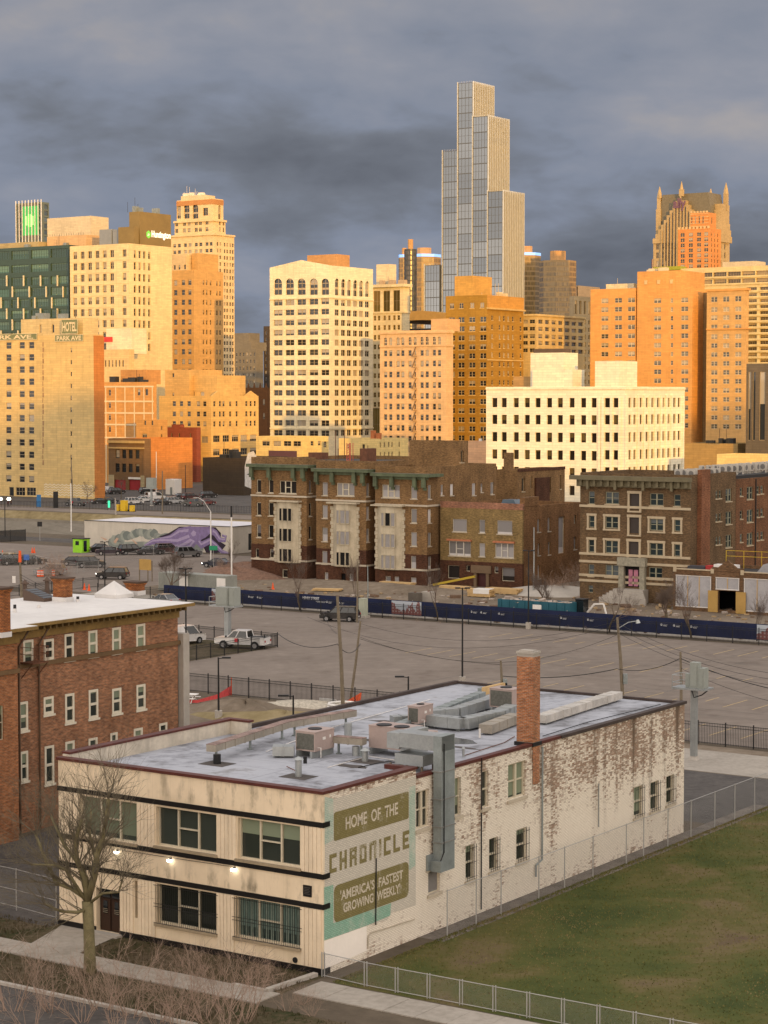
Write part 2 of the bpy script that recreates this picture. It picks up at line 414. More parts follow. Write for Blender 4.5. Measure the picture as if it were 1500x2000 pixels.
def text(body, h, mats, parent, face, u, y, z, name='lettering', width=None, bold=0.0, ext=0.02, align='LEFT'):
    """flat letters, baseline start at (u, z) on a face plane lying at y (face L: y const, outward -y; R: x const, outward +x)"""
    cu = bpy.data.curves.new('lettering', 'FONT'); cu.body = body; cu.size = 1.0; cu.offset = bold; cu.resolution_u = 3
    o = bpy.data.objects.new('lettering_source', cu); COL.objects.link(o)
    me = bpy.data.meshes.new_from_object(o.evaluated_get(bpy.context.evaluated_depsgraph_get()))
    COL.objects.unlink(o); bpy.data.objects.remove(o)
    xs = [v.co.x for v in me.vertices]; ys = [v.co.y for v in me.vertices]
    ymax = max(ys); k = h / max(0.01, ymax - max(0, min(ys))); kx = k if width is None else width / (max(xs) - min(xs))
    x0 = min(xs); wd = (max(xs) - x0) * kx; sh = -wd / 2 if align == 'CENTER' else 0
    for v in me.vertices:
        a, b = (v.co.x - x0) * kx + sh, v.co.y * k
        v.co = (u + a, y, z + b) if face == 'L' else (y, u + a, z + b)
    me.materials.clear(); me.materials.append(mats)
    return link(name, me, parent)
# ---------------------------------------------------------------- palette
GLASS = glassmat('glass_far'); GLASSN = glassmat('glass_near', dark=(0.018, 0.022, 0.018), blind=(0.22, 0.26, 0.18), pblind=0.6, rough=0.04)
FRAME = mat('frame_tan', (0.42, 0.34, 0.22), 0.6); FRAMED = mat('frame_dark', (0.03, 0.03, 0.03), 0.5)
FRAMEW = mat('frame_cream', (0.62, 0.56, 0.42), 0.6, var=0.2, scale=2.0); STONE = mat('pale_stone', (0.46, 0.40, 0.31), 0.85, var=0.2, streak=0.4)
ROOFM = mat('flat_roof', (0.16, 0.14, 0.12), 0.9, var=0.3, scale=0.15)
ASPH = mat('asphalt', (0.17, 0.15, 0.135), 0.92, var=0.16, scale=0.05, bump=0.2)
BLACK = mat('black_metal', (0.012, 0.012, 0.013), 0.45, var=0.3); GALV = mat('galvanised', (0.34, 0.36, 0.36), 0.42, 0.55, var=0.22, scale=0.9)
GALVD = mat('galvanised_dull', (0.24, 0.27, 0.27), 0.55, 0.35, var=0.25, scale=1.2); WHITE = mat('white_paint', (0.68, 0.66, 0.63), 0.6, var=0.1)
WOODP = mat('weathered_pole', (0.17, 0.14, 0.10), 0.9, var=0.3, scale=2.0, streak=0.4); LUMBER = mat('new_lumber', (0.50, 0.34, 0.16), 0.8, var=0.2, scale=1.0)
RUST = mat('rust', (0.13, 0.055, 0.03), 0.8, var=0.4, scale=1.5); CONC = mat('concrete', (0.36, 0.33, 0.29), 0.9, var=0.15, scale=0.4, bump=0.1)
TYRE = mat('tyre', (0.015, 0.015, 0.015), 0.8); RIM = mat('rim', (0.30, 0.30, 0.31), 0.4, 0.7); CARGLASS = mat('car_glass', (0.01, 0.014, 0.017), 0.05, spec=0.7)
CARP = paint('car_paint'); HEADL = mat('headlight_glass', (0.6, 0.6, 0.58), 0.15); TAILL = mat('taillight_glass', (0.30, 0.01, 0.01), 0.25)
ORANGE = mat('orange_plastic', (0.75, 0.10, 0.02), 0.5); BARK = mat('bark', (0.10, 0.078, 0.05), 0.9, var=0.35, scale=2.5); TWIG = mat('twig', (0.13, 0.095, 0.075), 0.9)
# ---------------------------------------------------------------- setting
AP = gp(631, 1905); U0, V0 = uv_of(AP)
def G(u, v, z=0.0): return gl(U0 + u, V0 + v, z)
def rel(px, py, z=0.0):
    p = gp(px, py, z); a, b = uv_of(p); return a - U0, b - V0
def sheet(name, pts, m, z, kind='structure'):
    q = MB(); q.face([G(u, v, z) for u, v in pts]); return tag(q.build(name, m), kind=kind)
def rect(name, u0, u1, v0, v1, m, z, kind='structure'): return sheet(name, [(u0, v0), (u1, v0), (u1, v1), (u0, v1)], m, z, kind)
def groundmat(name, stops, s1, s2, bump=0.3, mixr=0.5, dist=0.4, seam=0):
    if name in MATS: return MATS[name]
    m, t, p, o = newmat(name); v = t.a('ShaderNodeNewGeometry').outputs['Position']
    k = t.math('ADD', t.math('MULTIPLY', t.noise(v, s1, 5, 0.6, dist), mixr), t.math('MULTIPLY', t.noise(v, s2, 5, 0.65), 1 - mixr))
    c = t.ramp(k, stops)
    if seam:
        x, y, z = t.sep(v); u = t.math('SUBTRACT', t.math('MULTIPLY', x, math.cos(GA)), t.math('MULTIPLY', y, math.sin(GA))); w = t.math('ADD', t.math('MULTIPLY', x, math.sin(GA)), t.math('MULTIPLY', y, math.cos(GA)))
        ln = t.math('MAXIMUM', t.math('LESS_THAN', t.math('FRACT', t.math('DIVIDE', w, seam)), .05 / seam), t.math('LESS_THAN', t.math('FRACT', t.math('DIVIDE', u, seam * 5.5)), .012 / seam)); c = t.mix(t.math('MULTIPLY', ln, .45), c, (.12, .12, .13))
    t.put(p.inputs['Base Color'], c); p.inputs['Roughness'].default_value = 0.95; p.inputs['Specular IOR Level'].default_value = 0.15
    bp = t.a('ShaderNodeBump', i_Strength=bump, i_Height=t.noise(v, s2 * 3, 4, 0.7)); bp.inputs['Distance'].default_value = 0.1; t.l.new(bp.outputs[0], p.inputs['Normal'])
    MATS[name] = m; return m
EARTH = groundmat('earth', [(0.3, (0.06, 0.048, 0.035)), (0.5, (0.10, 0.08, 0.058)), (0.7, (0.15, 0.12, 0.088))], 0.05, 0.8)
DIRT = groundmat('site_dirt', [(0.3, (0.10, 0.078, 0.055)), (0.5, (0.17, 0.135, 0.10)), (0.7, (0.25, 0.205, 0.155))], 0.09, 1.1)
GRASSM = groundmat('lawn', [(0.36, (0.042, 0.056, 0.014)), (0.47, (0.068, 0.077, 0.020)), (0.54, (0.092, 0.084, 0.027)), (0.60, (0.125, 0.098, 0.045)), (0.70, (0.10, 0.07, 0.045))], 0.14, 2.2, 0.42, 0.9)
VERGE = groundmat('verge', [(0.36, (0.028, 0.036, 0.011)), (0.5, (0.085, 0.066, 0.038)), (0.66, (0.15, 0.115, 0.08))], 0.35, 3.0, 0.6)
LOTM = groundmat('lot_surface', [(0.32, (0.125, 0.10, 0.084)), (0.44, (0.172, 0.143, 0.121)), (0.56, (0.20, 0.168, 0.143)), (0.68, (0.245, 0.207, 0.178))], 0.06, 0.6, 0.2, 0.5, 1.0, 9)
DARKA = groundmat('dark_asphalt', [(0.35, (0.055, 0.05, 0.047)), (0.5, (0.085, 0.078, 0.073)), (0.66, (0.12, 0.11, 0.10))], 0.3, 2.0, 0.2)
WALK = groundmat('sidewalk_concrete', [(0.35, (0.25, 0.225, 0.19)), (0.5, (0.32, 0.29, 0.25)), (0.66, (0.38, 0.345, 0.30))], 0.3, 2.5, 0.15)
GRAVEL = groundmat('gravel', [(0.35, (0.09, 0.08, 0.07)), (0.5, (0.16, 0.14, 0.12)), (0.66, (0.24, 0.21, 0.18))], 0.8, 6.0, 0.8)
BANK = groundmat('dry_bank', [(0.35, (0.13, 0.10, 0.05)), (0.5, (0.21, 0.165, 0.085)), (0.66, (0.28, 0.225, 0.13))], 0.08, 0.7)
TV0, TV1 = 224.0, 281.0
rect('ground', -1500, 1500, -500, TV0, EARTH, 0.0)
rect('ground', -3500, 3500, TV1, 7000, EARTH, 0.0)
def trench(q):
    prof = [(TV0, 0.0), (TV0 + 10, -6.0), (TV0 + 12, -6.3), (TV1 - 13, -6.3), (TV1 - 11, -5.8), (TV1 - 3, -2.2), (TV1 - 2.6, -1.6), (TV1, 0.0)]
    for (a, za), (b, zb) in zip(prof, prof[1:]):
        m = 2 if za == zb else (1 if b < TV1 - 2 else 0)
        q.face([G(-1500, a, za), G(1500, a, za), G(1500, b, zb), G(-1500, b, zb)], m)
q = MB(); trench(q); tag(q.build('freeway_cutting', [BANK, mat('slope_concrete', (0.16, 0.14, 0.11), 0.9, var=0.25, scale=0.1, streak=0.4), DARKA]), kind='structure')
rect('parking_lot', -150, 60, 69.6, 131, LOTM, 0.004)
rect('street', -330, -137, 136, 200, LOTM, 0.004)
rect('street', -137, 60, 133.8, 138, WALK, 0.006)
rect('construction_ground', -137, 60, 138, 205, DIRT, 0.005)
rect('service_road', -420, -120, 207, 215, DARKA, 0.008)
rect('service_road', -500, 200, 284, 296, LOTM, 0.004)
rect('far_parking_lot', -430, -150, 300, 420, DARKA, 0.004)
rect('street', -120, 120, -40, -9.6, DARKA, 0.004)
rect('verge', -60, 0.2, -3.55, -0.02, VERGE, 0.006); rect('verge', -60, 60, -9.3, -5.5, VERGE, 0.006)
rect('driveway', -33, -16.8, -0.6, 40, DARKA, 0.008)
rect('backlot_ground', -60, -2, 41.8, 68.5, DIRT, 0.004); rect('backlot_ground', -45, -16.8, 40, 41.7, DIRT, 0.006)
rect('gravel_strip', 0.0, 1.5, 8.2, 49, GRAVEL, 0.010)
rect('backlot_asphalt', -14, 1.4, 41.6, 58, DARKA, 0.008); rect('sidewalk', -24, 40, 58.2, 66.5, WALK, 0.010)
def slabs(name, u0, u1, v0, v1, z, step):
    q = MB(); n = max(1, int(abs(u1 - u0) / step))
    for k in range(n):
        a = u0 + (u1 - u0) * k / n; b = u0 + (u1 - u0) * (k + 1) / n
        P = [G(a + .012, v0), G(b - .012, v0), G(b - .012, v1), G(a + .012, v1)]; h = z + random.Random(k).uniform(0, .012)
        q.face([p + Vector((0, 0, h)) for p in P])
        for i in range(4): q.face([P[i], P[(i + 1) % 4], P[(i + 1) % 4] + Vector((0, 0, h)), P[i] + Vector((0, 0, h))])
    return tag(q.build(name, WALK), kind='structure')
slabs('sidewalk', -60, 0.2, -5.4, -3.6, 0.05, 1.6); slabs('sidewalk', 0.6, 45, -3.2, -1.0, 0.05, 1.6)
q = MB()
for u0, u1 in ((-60, 0.1), (1.0, 45)): q.prism([(p.x, p.y) for p in (G(u0, -9.6), G(u1, -9.6), G(u1, -9.35), G(u0, -9.35))], 0, 0.13)
tag(q.build('kerb', CONC), kind='structure')
sheet('entry_walk', [(-15.2, -3.6), (-12.0, -3.6), (-12.6, -0.05), (-16.4, -0.05)], WALK, 0.03)
q = MB()
for k in range(2): pass
q.bar(G(-0.2, -0.3, 0.08), G(-0.5, -3.7, 0.08), 0.28, 0.2); q.bar(G(-0.5, -3.7, 0.07), G(-2.4, -3.75, 0.07), 0.2, 0.16)
tag(q.build('kerb', CONC), kind='structure')
# lawn: sheet plus short blades
rect('lawn', 1.15, 75, -0.75, 60, GRASSM, 0.008)
r = random.Random(3); q = MB()
for k in range(52000):
    u = 1.5 + 33 * r.random() ** 1.1 if r.random() > .12 else 1.0 + abs(r.gauss(0, .22)); v = -0.7 + 54 * r.random()
    if v > 50 and u < 2: continue
    p = G(u, v, 0.006); a = r.uniform(0, 6.28); w = r.uniform(.02, .05); h = r.uniform(.03, .10)
    x = Vector((math.cos(a) * w, math.sin(a) * w, 0)); tip = Vector((r.uniform(-.05, .05), r.uniform(-.05, .05), h))
    q.face([p - x, p + x, p + tip])
tag(q.build('grass', groundmat('grass_blade', [(0.36, (0.07, 0.09, 0.025)), (0.5, (0.13, 0.12, 0.04)), (0.62, (0.20, 0.155, 0.075))], 0.11, 1.9, 0.0, 0.52, 0.9)), kind='stuff')
r = random.Random(4); q = MB()
for k in range(9000):
    u = r.uniform(-22, 0) if r.random() < .6 else r.uniform(-30, 20); v = r.uniform(-3.5, -0.1) if r.random() < .5 and u < 0 else r.uniform(-9.2, -5.5)
    if -16.4 < u < -12 and v > -3.6: continue
    p = G(u, v, 0.005); a = r.uniform(0, 6.28); w = r.uniform(.015, .04); h = r.uniform(.05, .22)
    x = Vector((math.cos(a) * w, math.sin(a) * w, 0)); tip = Vector((r.uniform(-.1, .1), r.uniform(-.1, .1), h))
    q.face([p - x, p + x, p + tip])
tag(q.build('grass', VERGE), kind='stuff')
# parking lines
q = MB(); r = random.Random(5)
for v0 in (73, 87.5, 104, 121):
    for k in range(34):
        u = -64 + k * 2.75
        if r.random() < .12 or (u < -46 and v0 < 90): continue
        a = 0.0
        for s0, s1 in ((0, .45), (.45, 1.0)):
            if r.random() < .13: continue
            P0 = Vector(G(u + a * 5 * s0, v0 + 5.2 * s0, .012)); P1 = Vector(G(u + a * 5 * s1, v0 + 5.2 * s1, .012)); w = E1 * 0.08
            q.face([P0 - w, P0 + w, P1 + w, P1 - w])
tag(q.build('road_markings', mat('worn_yellow_paint', (0.36, 0.27, 0.15), 0.9, var=0.3, scale=1.5)), kind='structure')
q = MB(); r = random.Random(15)                                   # tar seams and stains across the lot
for k in range(60):
    u, v = r.uniform(-66, 30), r.uniform(71, 130); a = r.choice([0, 0, 1.57]) + r.uniform(-.05, .05); L = r.uniform(8, 30); w = r.uniform(.03, .07)
    pts = [(u + math.cos(a) * L * s / 6, v + math.sin(a) * L * s / 6 + r.uniform(-.25, .25)) for s in range(7)]
    for (a0, b0), (a1, b1) in zip(pts, pts[1:]):
        if max(b0, b1) > 130.5 or min(b0, b1) < 70: continue
        q.face([G(a0 - w * math.sin(a), b0 - w * math.cos(a), .009 + k * 1e-5), G(a0 + w * math.sin(a), b0 + w * math.cos(a), .009 + k * 1e-5), G(a1 + w * math.sin(a), b1 + w * math.cos(a), .009 + k * 1e-5), G(a1 - w * math.sin(a), b1 - w * math.cos(a), .009 + k * 1e-5)])
tag(q.build('road_markings', mat('tar', (0.12, 0.105, 0.09), 0.8)), kind='structure')

# ---------------------------------------------------------------- the two-storey office building
LIME = mat('cast_limestone', (0.70, 0.575, 0.42), 0.85, var=0.13, scale=0.5, streak=0.6)
BANDM = mat('black_band', (0.012, 0.011, 0.011), 0.3); COPING = mat('maroon_coping', (0.085, 0.022, 0.016), 0.5, var=0.35, scale=1.5)
ROOFG = groundmat('grey_membrane', [(0.36, (0.15, 0.15, 0.16)), (0.44, (0.27, 0.28, 0.31)), (0.50, (0.345, 0.36, 0.40)), (0.58, (0.375, 0.39, 0.43)), (0.66, (0.24, 0.24, 0.25))], 0.16, 1.1, 0.1, 0.55, 1.2, 1.9)
def oldbrick(name):
    m, t, p, o = newmat(name); wv = wallvec(t); v = objvec(t); x, y, z = t.sep(v)
    bt = t.a('ShaderNodeTexBrick', i_Vector=wv, i_Color1=(0.27, 0.125, 0.065), i_Color2=(0.17, 0.10, 0.065), i_Mortar=(0.32, 0.27, 0.21)); bt.offset = 0.5
    bt.inputs['Scale'].default_value = 1.0; bt.inputs['Brick Width'].default_value = 0.24; bt.inputs['Row Height'].default_value = 0.085; bt.inputs['Mortar Size'].default_value = 0.014
    # flaking white paint: per-brick flakes, big bald patches, more of it high up and toward the far end
    cell = t.a('ShaderNodeTexWhiteNoise', noise_dimensions='2D'); bw = t.sep(wv)
    t.put(cell.inputs['Vector'], t.comb(t.math('FLOOR', t.math('DIVIDE', bw[0], 0.24)), t.math('FLOOR', t.math('DIVIDE', bw[1], 0.085)), 0))
    bal = t.noise(v, 0.30, 5, 0.62, 0.5); mid = t.noise(v, 1.3, 4, 0.6)
    st = t.noise(t.comb(t.math('ADD', x, y), t.math('MULTIPLY', z, 0.07), 0), 0.85, 4, 0.6)
    high = t.rng(z, 2.5, 6.5); farr = t.rng(y, 7.0, 13.0, 0.45, 1.0); far2 = t.rng(y, 18.5, 20.5, 0.55, 1.0)
    k = t.math('ADD', t.math('MULTIPLY', bal, 0.85), t.math('MULTIPLY', mid, 0.30))
    k = t.math('ADD', k, t.math('SUBTRACT', t.math('MULTIPLY', t.math('MULTIPLY', high, t.math('MULTIPLY', farr, far2)), 0.38), 0.095))
    k = t.math('ADD', k, t.math('MULTIPLY', t.math('SUBTRACT', cell.outputs['Value'], 0.5), 0.34)); k = t.math('ADD', k, t.math('MULTIPLY', t.math('SUBTRACT', t.noise(v, 5.5, 4, .65), .5), .5))
    k = t.math('ADD', k, t.math('MULTIPLY', t.rng(st, 0.45, 0.7), 0.22))
    k = t.math('ADD', k, t.rng(z, 0.9, 0.0, 0.0, 0.16))
    k = t.math('ADD', k, t.math('MULTIPLY', t.math('MULTIPLY', t.rng(z, 6.3, 7.2), t.rng(y, 8.3, 7.9)), 0.22))
    bare = t.rng(k, 0.70, 0.94, 0.0, 0.92)
    wp = t.mix(t.noise(v, 3.0, 4, 0.65), (0.88, 0.82, 0.71), (0.70, 0.63, 0.52))
    wp = t.mix(t.math('MULTIPLY', bt.outputs['Fac'], 0.6), wp, (0.40, 0.33, 0.26))
    c = t.mix(bare, wp, bt.outputs[0])
    soot = t.math('MULTIPLY', t.rng(st, 0.53, 0.66), t.math('MULTIPLY', t.rng(z, 1.5, 7.0), t.rng(y, 20, 27)))
    c = t.mix(t.math('MULTIPLY', soot, 0.75), c, (0.085, 0.06, 0.04))
    t.put(p.inputs['Base Color'], c); p.inputs['Roughness'].default_value = 0.9; p.inputs['Specular IOR Level'].default_value = 0.15
    bp = t.a('ShaderNodeBump', i_Strength=0.6, i_Height=t.math('SUBTRACT', 1.0, t.math('ADD', bt.outputs['Fac'], t.math('MULTIPLY', bare, 0.3)))); bp.inputs['Distance'].default_value = 0.015
    t.l.new(bp.outputs[0], p.inputs['Normal']); MATS[name] = m; return m
OLDB = oldbrick('flaking_brick')
def wallpaint(name, col, wear, thr=(0.56, 0.66)):
    """paint brushed on brick: the joints show through it and it wears back to the old white"""
    m, t, p, o = newmat(name); wv = wallvec(t); v = objvec(t)
    bt = t.a('ShaderNodeTexBrick', i_Vector=wv, i_Color1=col, i_Color2=tuple(c * 0.86 for c in col), i_Mortar=tuple(c * 0.62 for c in col)); bt.offset = 0.5
    bt.inputs['Scale'].default_value = 1.0; bt.inputs['Brick Width'].default_value = 0.24; bt.inputs['Row Height'].default_value = 0.085; bt.inputs['Mortar Size'].default_value = 0.014
    w = t.math('MULTIPLY', t.rng(t.math('ADD', t.math('MULTIPLY', t.noise(v, 1.0, 5, 0.65), .6), t.math('MULTIPLY', t.noise(v, 9.0, 4, 0.6), .4)), *thr), wear)
    t.put(p.inputs['Base Color'], t.mix(w, bt.outputs[0], (0.60, 0.56, 0.48))); p.inputs['Roughness'].default_value = 0.9; p.inputs['Specular IOR Level'].default_value = 0.1
    MATS[name] = m; return m
CH = Bld('office_building', 'two storey cream office building with a faded painted advertisement on its flaking brick side', 'building', 631, 1905)
BL = -16.6; BR = CH.pt('R', 1337, 1450)[0]
zt = CH.z(1552); zt2 = zt - 0.38; zr = zt2 - 0.12; USEC = CH.pt('R', 812, 1700)[0]
front = [CH.hole('L', 156.7, 267, 1561, 1640), CH.hole('L', 305, 422.6, 1583, 1660), CH.hole('L', 464, 586, 1605, 1686),
         CH.hole('L', 306.5, 422.6, 1735, 1813), CH.hole('L', 460, 586, 1761, 1841)]
door = CH.hole('L', 188, 234, 1737, 1822); slit = CH.hole('L', 263, 268.7, 1720, 1793)
side = [CH.hole('R', *h) for h in ((813.5, 839, 1543.6, 1617.5), (889, 901, 1518.6, 1593), (940, 955, 1506, 1578), (993, 1027, 1489, 1558.6), (910, 927, 1650, 1718),
        (956, 973, 1636, 1700), (1009, 1030, 1618, 1681), (1238.6, 1256, 1535, 1595), (1271, 1287, 1526, 1583), (1302, 1317, 1514, 1570), (837, 860, 1700, 1744))]
q = MB()
CH.face(q, (BL, 0, 0), (1, 0, 0), -BL - 0.30, 0, zt, [(a - BL, b - BL, c, d, 's') for a, b, c, d, _ in front + [door, slit]], 0.34)
q.face([(-0.3, 0, 0), (0, 0, 0), (0, 0, zt), (-0.3, 0, zt)]); q.face([(0, 0, 0), (0, 0.55, 0), (0, 0.55, zt), (0, 0, zt)])
q.face([(BL, 14, 0), (BL, 0, 0), (BL, 0, zt), (BL, 14, zt)]); 
q.face([(BL, .35, zt), (BL, 0, zt), (0, 0, zt), (0, .35, zt)]); q.face([(BL, .35, zr), (BL, .35, zt), (0, .35, zt), (0, .35, zr)])
LS, t, p, o_ = newmat('stained_limestone'); v = objvec(t); x, y, z = t.sep(v)
zq = [CH.z(k_) for k_ in (1553, 1608, 1718, 1767)]
lb = t.noise(t.comb(x, 0, t.math('MULTIPLY', z, .35)), 1.3, 5, .7); ls = t.noise(t.comb(t.math('MULTIPLY', x, 1.0), 0, t.math('MULTIPLY', z, .2)), 1.3, 5, .6)
lm = t.math('ADD', t.math('MULTIPLY', t.rng(z, zq[1] - .1, zq[1] + .3), t.rng(x, -12, -5, .45, 1)), t.math('MULTIPLY', t.rng(z, zq[2] + .15, zq[2] - .9), t.rng(z, zq[3] - .1, zq[3] + .1)))
ld = t.math('MULTIPLY', t.rng(t.math('ADD', t.math('MULTIPLY', lb, .6), t.math('MULTIPLY', ls, .4)), .50, .64), lm, clamp=True)
base = t.mix(t.rng(t.noise(v, .6, 4, .6), .3, .7), (.66, .545, .385), (.79, .655, .475)); base = t.mix(t.math('MULTIPLY', t.rng(ls, .5, .72), .30), base, (.42, .33, .21))
jn = t.math('LESS_THAN', t.math('FRACT', t.math('DIVIDE', x, 1.15)), .014); base = t.mix(t.math('MULTIPLY', jn, .22), base, (.3, .24, .16))
t.put(p.inputs['Base Color'], t.mix(t.math('MULTIPLY', ld, .78), base, (.13, .11, .075))); p.inputs['Roughness'].default_value = .85
q.build('front_wall', LS, CH.root)
q = MB()
hs = [(a - .55, b - .55, c, d, st) for a, b, c, d, st in side]
CH.face(q, (0, 0.55, 0), (0, 1, 0), USEC - .55, 0, zt, hs, 0.3)
CH.face(q, (-0.02, USEC, 0), (0, 1, 0), BR - USEC, 0, zt2, [(a - USEC + .55, b - USEC + .55, c, d, st) for a, b, c, d, st in hs], 0.3)
q.face([(0, USEC, 0), (-.02, USEC, 0), (-.02, USEC, zt), (0, USEC, zt)])
q.face([(-.02, BR, 0), (BL, BR, 0), (BL, BR, zt2), (-.02, BR, zt2)]); q.face([(BL, BR, 0), (BL, 14, 0), (BL, 14, zt2), (BL, BR, zt2)])
q.face([(-.37, .35, zr), (-.37, .35, zt), (-.37, USEC, zt), (-.37, USEC, zr)]); q.face([(-.37, USEC, zr), (-.37, USEC, zt), (0, USEC, zt), (0, USEC, zr)])
q.build('side_wall', OLDB, CH.root)
q = MB(); q.face([(BL, .3, zr), (0, .3, zr), (0, USEC, zr), (BL, USEC, zr)]); q.face([(BL, USEC, zr), (-.02, USEC, zr), (-.02, BR, zr), (BL, BR, zr)]); q.build('roof', ROOFG, CH.root)
CH.bx('parapet', mat('white_parapet', (0.52, 0.47, 0.39), .8, var=.25, streak=.5), (BL - .02, BL + .35, .36, 14, zr - .5, zt + .25), (BL - .02, BL + 1.6, 13.7, 14.05, zr - .5, zt + .25))
CH.bx('coping', COPING, (BL - .1, .06, -.08, .4, zt + .002, zt + .14), (-.42, .07, .402, USEC + .05, zt + .002, zt + .13), (-1.7, -.422, USEC - .3, USEC + .04, zt - .1, zt + .12),
      (BL - .12, BL + .42, .402, 14.1, zt + .252, zt + .36), (BL + .422, BL + 1.7, 13.65, 14.1, zt + .252, zt + .36), (-.34, .05, USEC + .06, 22.6, zr + .02, zt2 + .06))
CH.bx('roof_edge', mat('dark_roof_edge', (0.05, 0.035, 0.03), .7, var=.4), (-.3, .1, 22.62, BR + .1, zr + .02, zt2 + .07), (BL - .1, -.302, BR - .2, BR + .08, zr + .02, zt2 + .04), (BL - .1, BL + .2, 14.12, BR - .21, zr + .02, zt2 + .1))
for y0, y1 in ((1607, 1617), (1708, 1718), (1767, 1777), (1893, 1909)):
    a, b = CH.z(y1, 631), CH.z(y0, 631); a = max(a, 0)
    segs = [(BL - .06, .05)]
    if y0 > 1890: segs = [(BL - .06, door[0]), (door[1], .05)]
    CH.bx('black_band', BANDM, *[(s0, s1, -.06, -.002, a, b) for s0, s1 in segs], (.002, .06, -.0, .5, a, b))
zb1, zb2, zb3, zb4 = CH.z(1617), CH.z(1708), CH.z(1777), CH.z(1893)
FLUTE = mat('fluted_limestone', (0.72, 0.60, 0.44), .85, var=.12, scale=.8, streak=.45)
def fluted(x0, x1, z0, z1):
    q = MB(); n = max(3, int((x1 - x0) / .2)); w = (x1 - x0) / n
    for k in range(n): q.box(x0 + k * w + .015, x0 + (k + 1) * w - .015, -.05, -.001, z0, z1)
    q.box(x0, x1, -.025, -.0015, z0, z1); q.build('pilaster', FLUTE, CH.root)
U = lambda x, y: CH.pt('L', x, y)[0]
for x0, x1, z0, z1, y in ((119, 156, zb2, zb1, 1600), (268, 304, zb2, zb1, 1610), (423.5, 463, zb2, zb1, 1640), (587, 629, zb2, zb1, 1660), (119, 187, zb4, zb3, 1790), (235, 262, zb4, zb3, 1790),
                          (270, 305.5, zb4, zb3, 1790), (423.5, 459, zb4, zb3, 1800), (587, 629, zb4, zb3, 1830)): fluted(U(x0, y) + .03, U(x1, y) - .03, z0 + .02, z1 - .02)
SASHD = mat('pale_sash', (0.55, 0.49, 0.37), .55, var=.1)
def tri_window(x0, x1, z0, z1, bars=False, curtain=False):
    w, h = x1 - x0, z1 - z0; q = MB(); d = .3
    q.face([(-w / 2, d, 0), (w / 2, d, 0), (w / 2, d, h), (-w / 2, d, h)])
    o = q.build('window', glassmat('glass_curtain', (0.012, 0.02, 0.018), (0.13, 0.2, 0.175), 1.0) if curtain else GLASSN, CH.root); o.location = ((x0 + x1) / 2, 0, z0)
    f = MB(); t = .07
    for a, b in ((-w / 2, -w / 2 + t), (w / 2 - t, w / 2), (-w / 6 - t * .8, -w / 6 + t * .6), (w / 6 - t * .6, w / 6 + t * .8)): f.box(a, b, d - .1, d + .01, 0, h)
    for a, b in ((0, t), (h - t, h)):
        for s0, s1 in ((-w / 2 + t, -w / 6 - t * .8), (-w / 6 + t * .6, w / 6 - t * .6), (w / 6 + t * .8, w / 2 - t)): f.box(s0, s1, d - .09, d + .01, a, b)
    f.box(-w / 6 + t * .6, w / 6 - t * .6, d - .12, d, h * .5 - .03, h * .5 + .03); f.build('frame', SASHD, o)
    s = MB(); s.box(-w / 2 - .1, w / 2 + .1, -.14, d - .11, -.13, -.002); s.build('sill', mat('dirty_sill', (.3, .24, .16), .9, var=.3), o)
    if curtain:
        c = MB(); n = int(w / .1)
        for k in range(n):
            if k % 3: c.box(-w / 2 + k * w / n, -w / 2 + k * w / n + .05, d - .02, d - .004, .08, h - .08)
        c.build('blind', mat('green_blind', (.17, .215, .18), .6, var=.4, scale=4), o)
    if bars:
        g = MB(); n = int(w / .13)
        for k in range(n + 1): x = -w / 2 + w * k / n; g.box(x - .008, x + .008, -.075, -.06, -.02, h - .02)
        for z in (.02, h * .42, h * .5, h - .08): g.box(-w / 2 - .15, w / 2 + .15, -.09, -.076, z - .012, z + .012)
        g.build('grille', BLACK, o)
for k, (a, b, c, d, _) in enumerate(front): tri_window(a, b, c, d, k > 2, k == 4)
def entry(q):
    a, b, c, d, _ = door; y = .3; m = (a + b) / 2
    q.box(a, b, y, y + .05, c, d, 0)
    for x0, x1 in ((a + .1, m - .06), (m + .06, b - .1)):
        q.box(x0, x1, y - .05, y - .001, c + .05, c + (d - c) * .74, 1)
        q.box(x0 + .18, x1 - .18, y - .07, y - .052, c + .9, c + (d - c) * .7, 2)
        for k in range(3): q.box(x0 + .16, x1 - .16, y - .09, y - .071, c + .95 + k * .09, c + .98 + k * .09, 3)
        q.box(x0, x1, y - .05, y - .001, c + (d - c) * .78, d - .05, 2)
CH.part('door', [mat('dark_timber', (.025, .013, .008), .4), mat('door_leaf', (.035, .017, .01), .4), CARGLASS, mat('brass_bar', (.3, .25, .18), .4, .6)], entry)
CH.bx('door_step', CONC, (door[0] - .2, door[1] + .2, -.5, -.062, .01, .12))
a, b, c, d, _ = slit; CH.bx('window', CARGLASS, (a, b, .25, .3, c, d))
for k, (a, b, c, d, _) in enumerate(side):
    st = 'pair' if k in (0, 3) else 'sash'; xp = 0 if b < USEC + .1 else -.02
    if k == 10: st = 'board'
    o = link('window', win_mb(b - a, d - c, st, .2).data('window', [GLASSN if k != 10 else mat('grey_board', (.2, .19, .18), .9), SASHD, SASHD]), CH.root, (xp, (a + b) / 2, c), math.pi / 2)
    s = MB(); s.box(-(b - a) / 2 - .12, (b - a) / 2 + .12, -.1, .1, -.16, -.003); s.build('sill', STONE, o)
    if 3 < k < 10:
        g = MB(); w = b - a; h = d - c
        for j in range(5): x = -w / 2 + w * j / 4; g.box(x - .01, x + .01, -.14, -.12, 0, h)
        for z in (.15, h / 2, h - .15): g.box(-w / 2 - .05, w / 2 + .05, -.16, -.141, z - .012, z + .012)
        g.build('grille', BLACK, o)
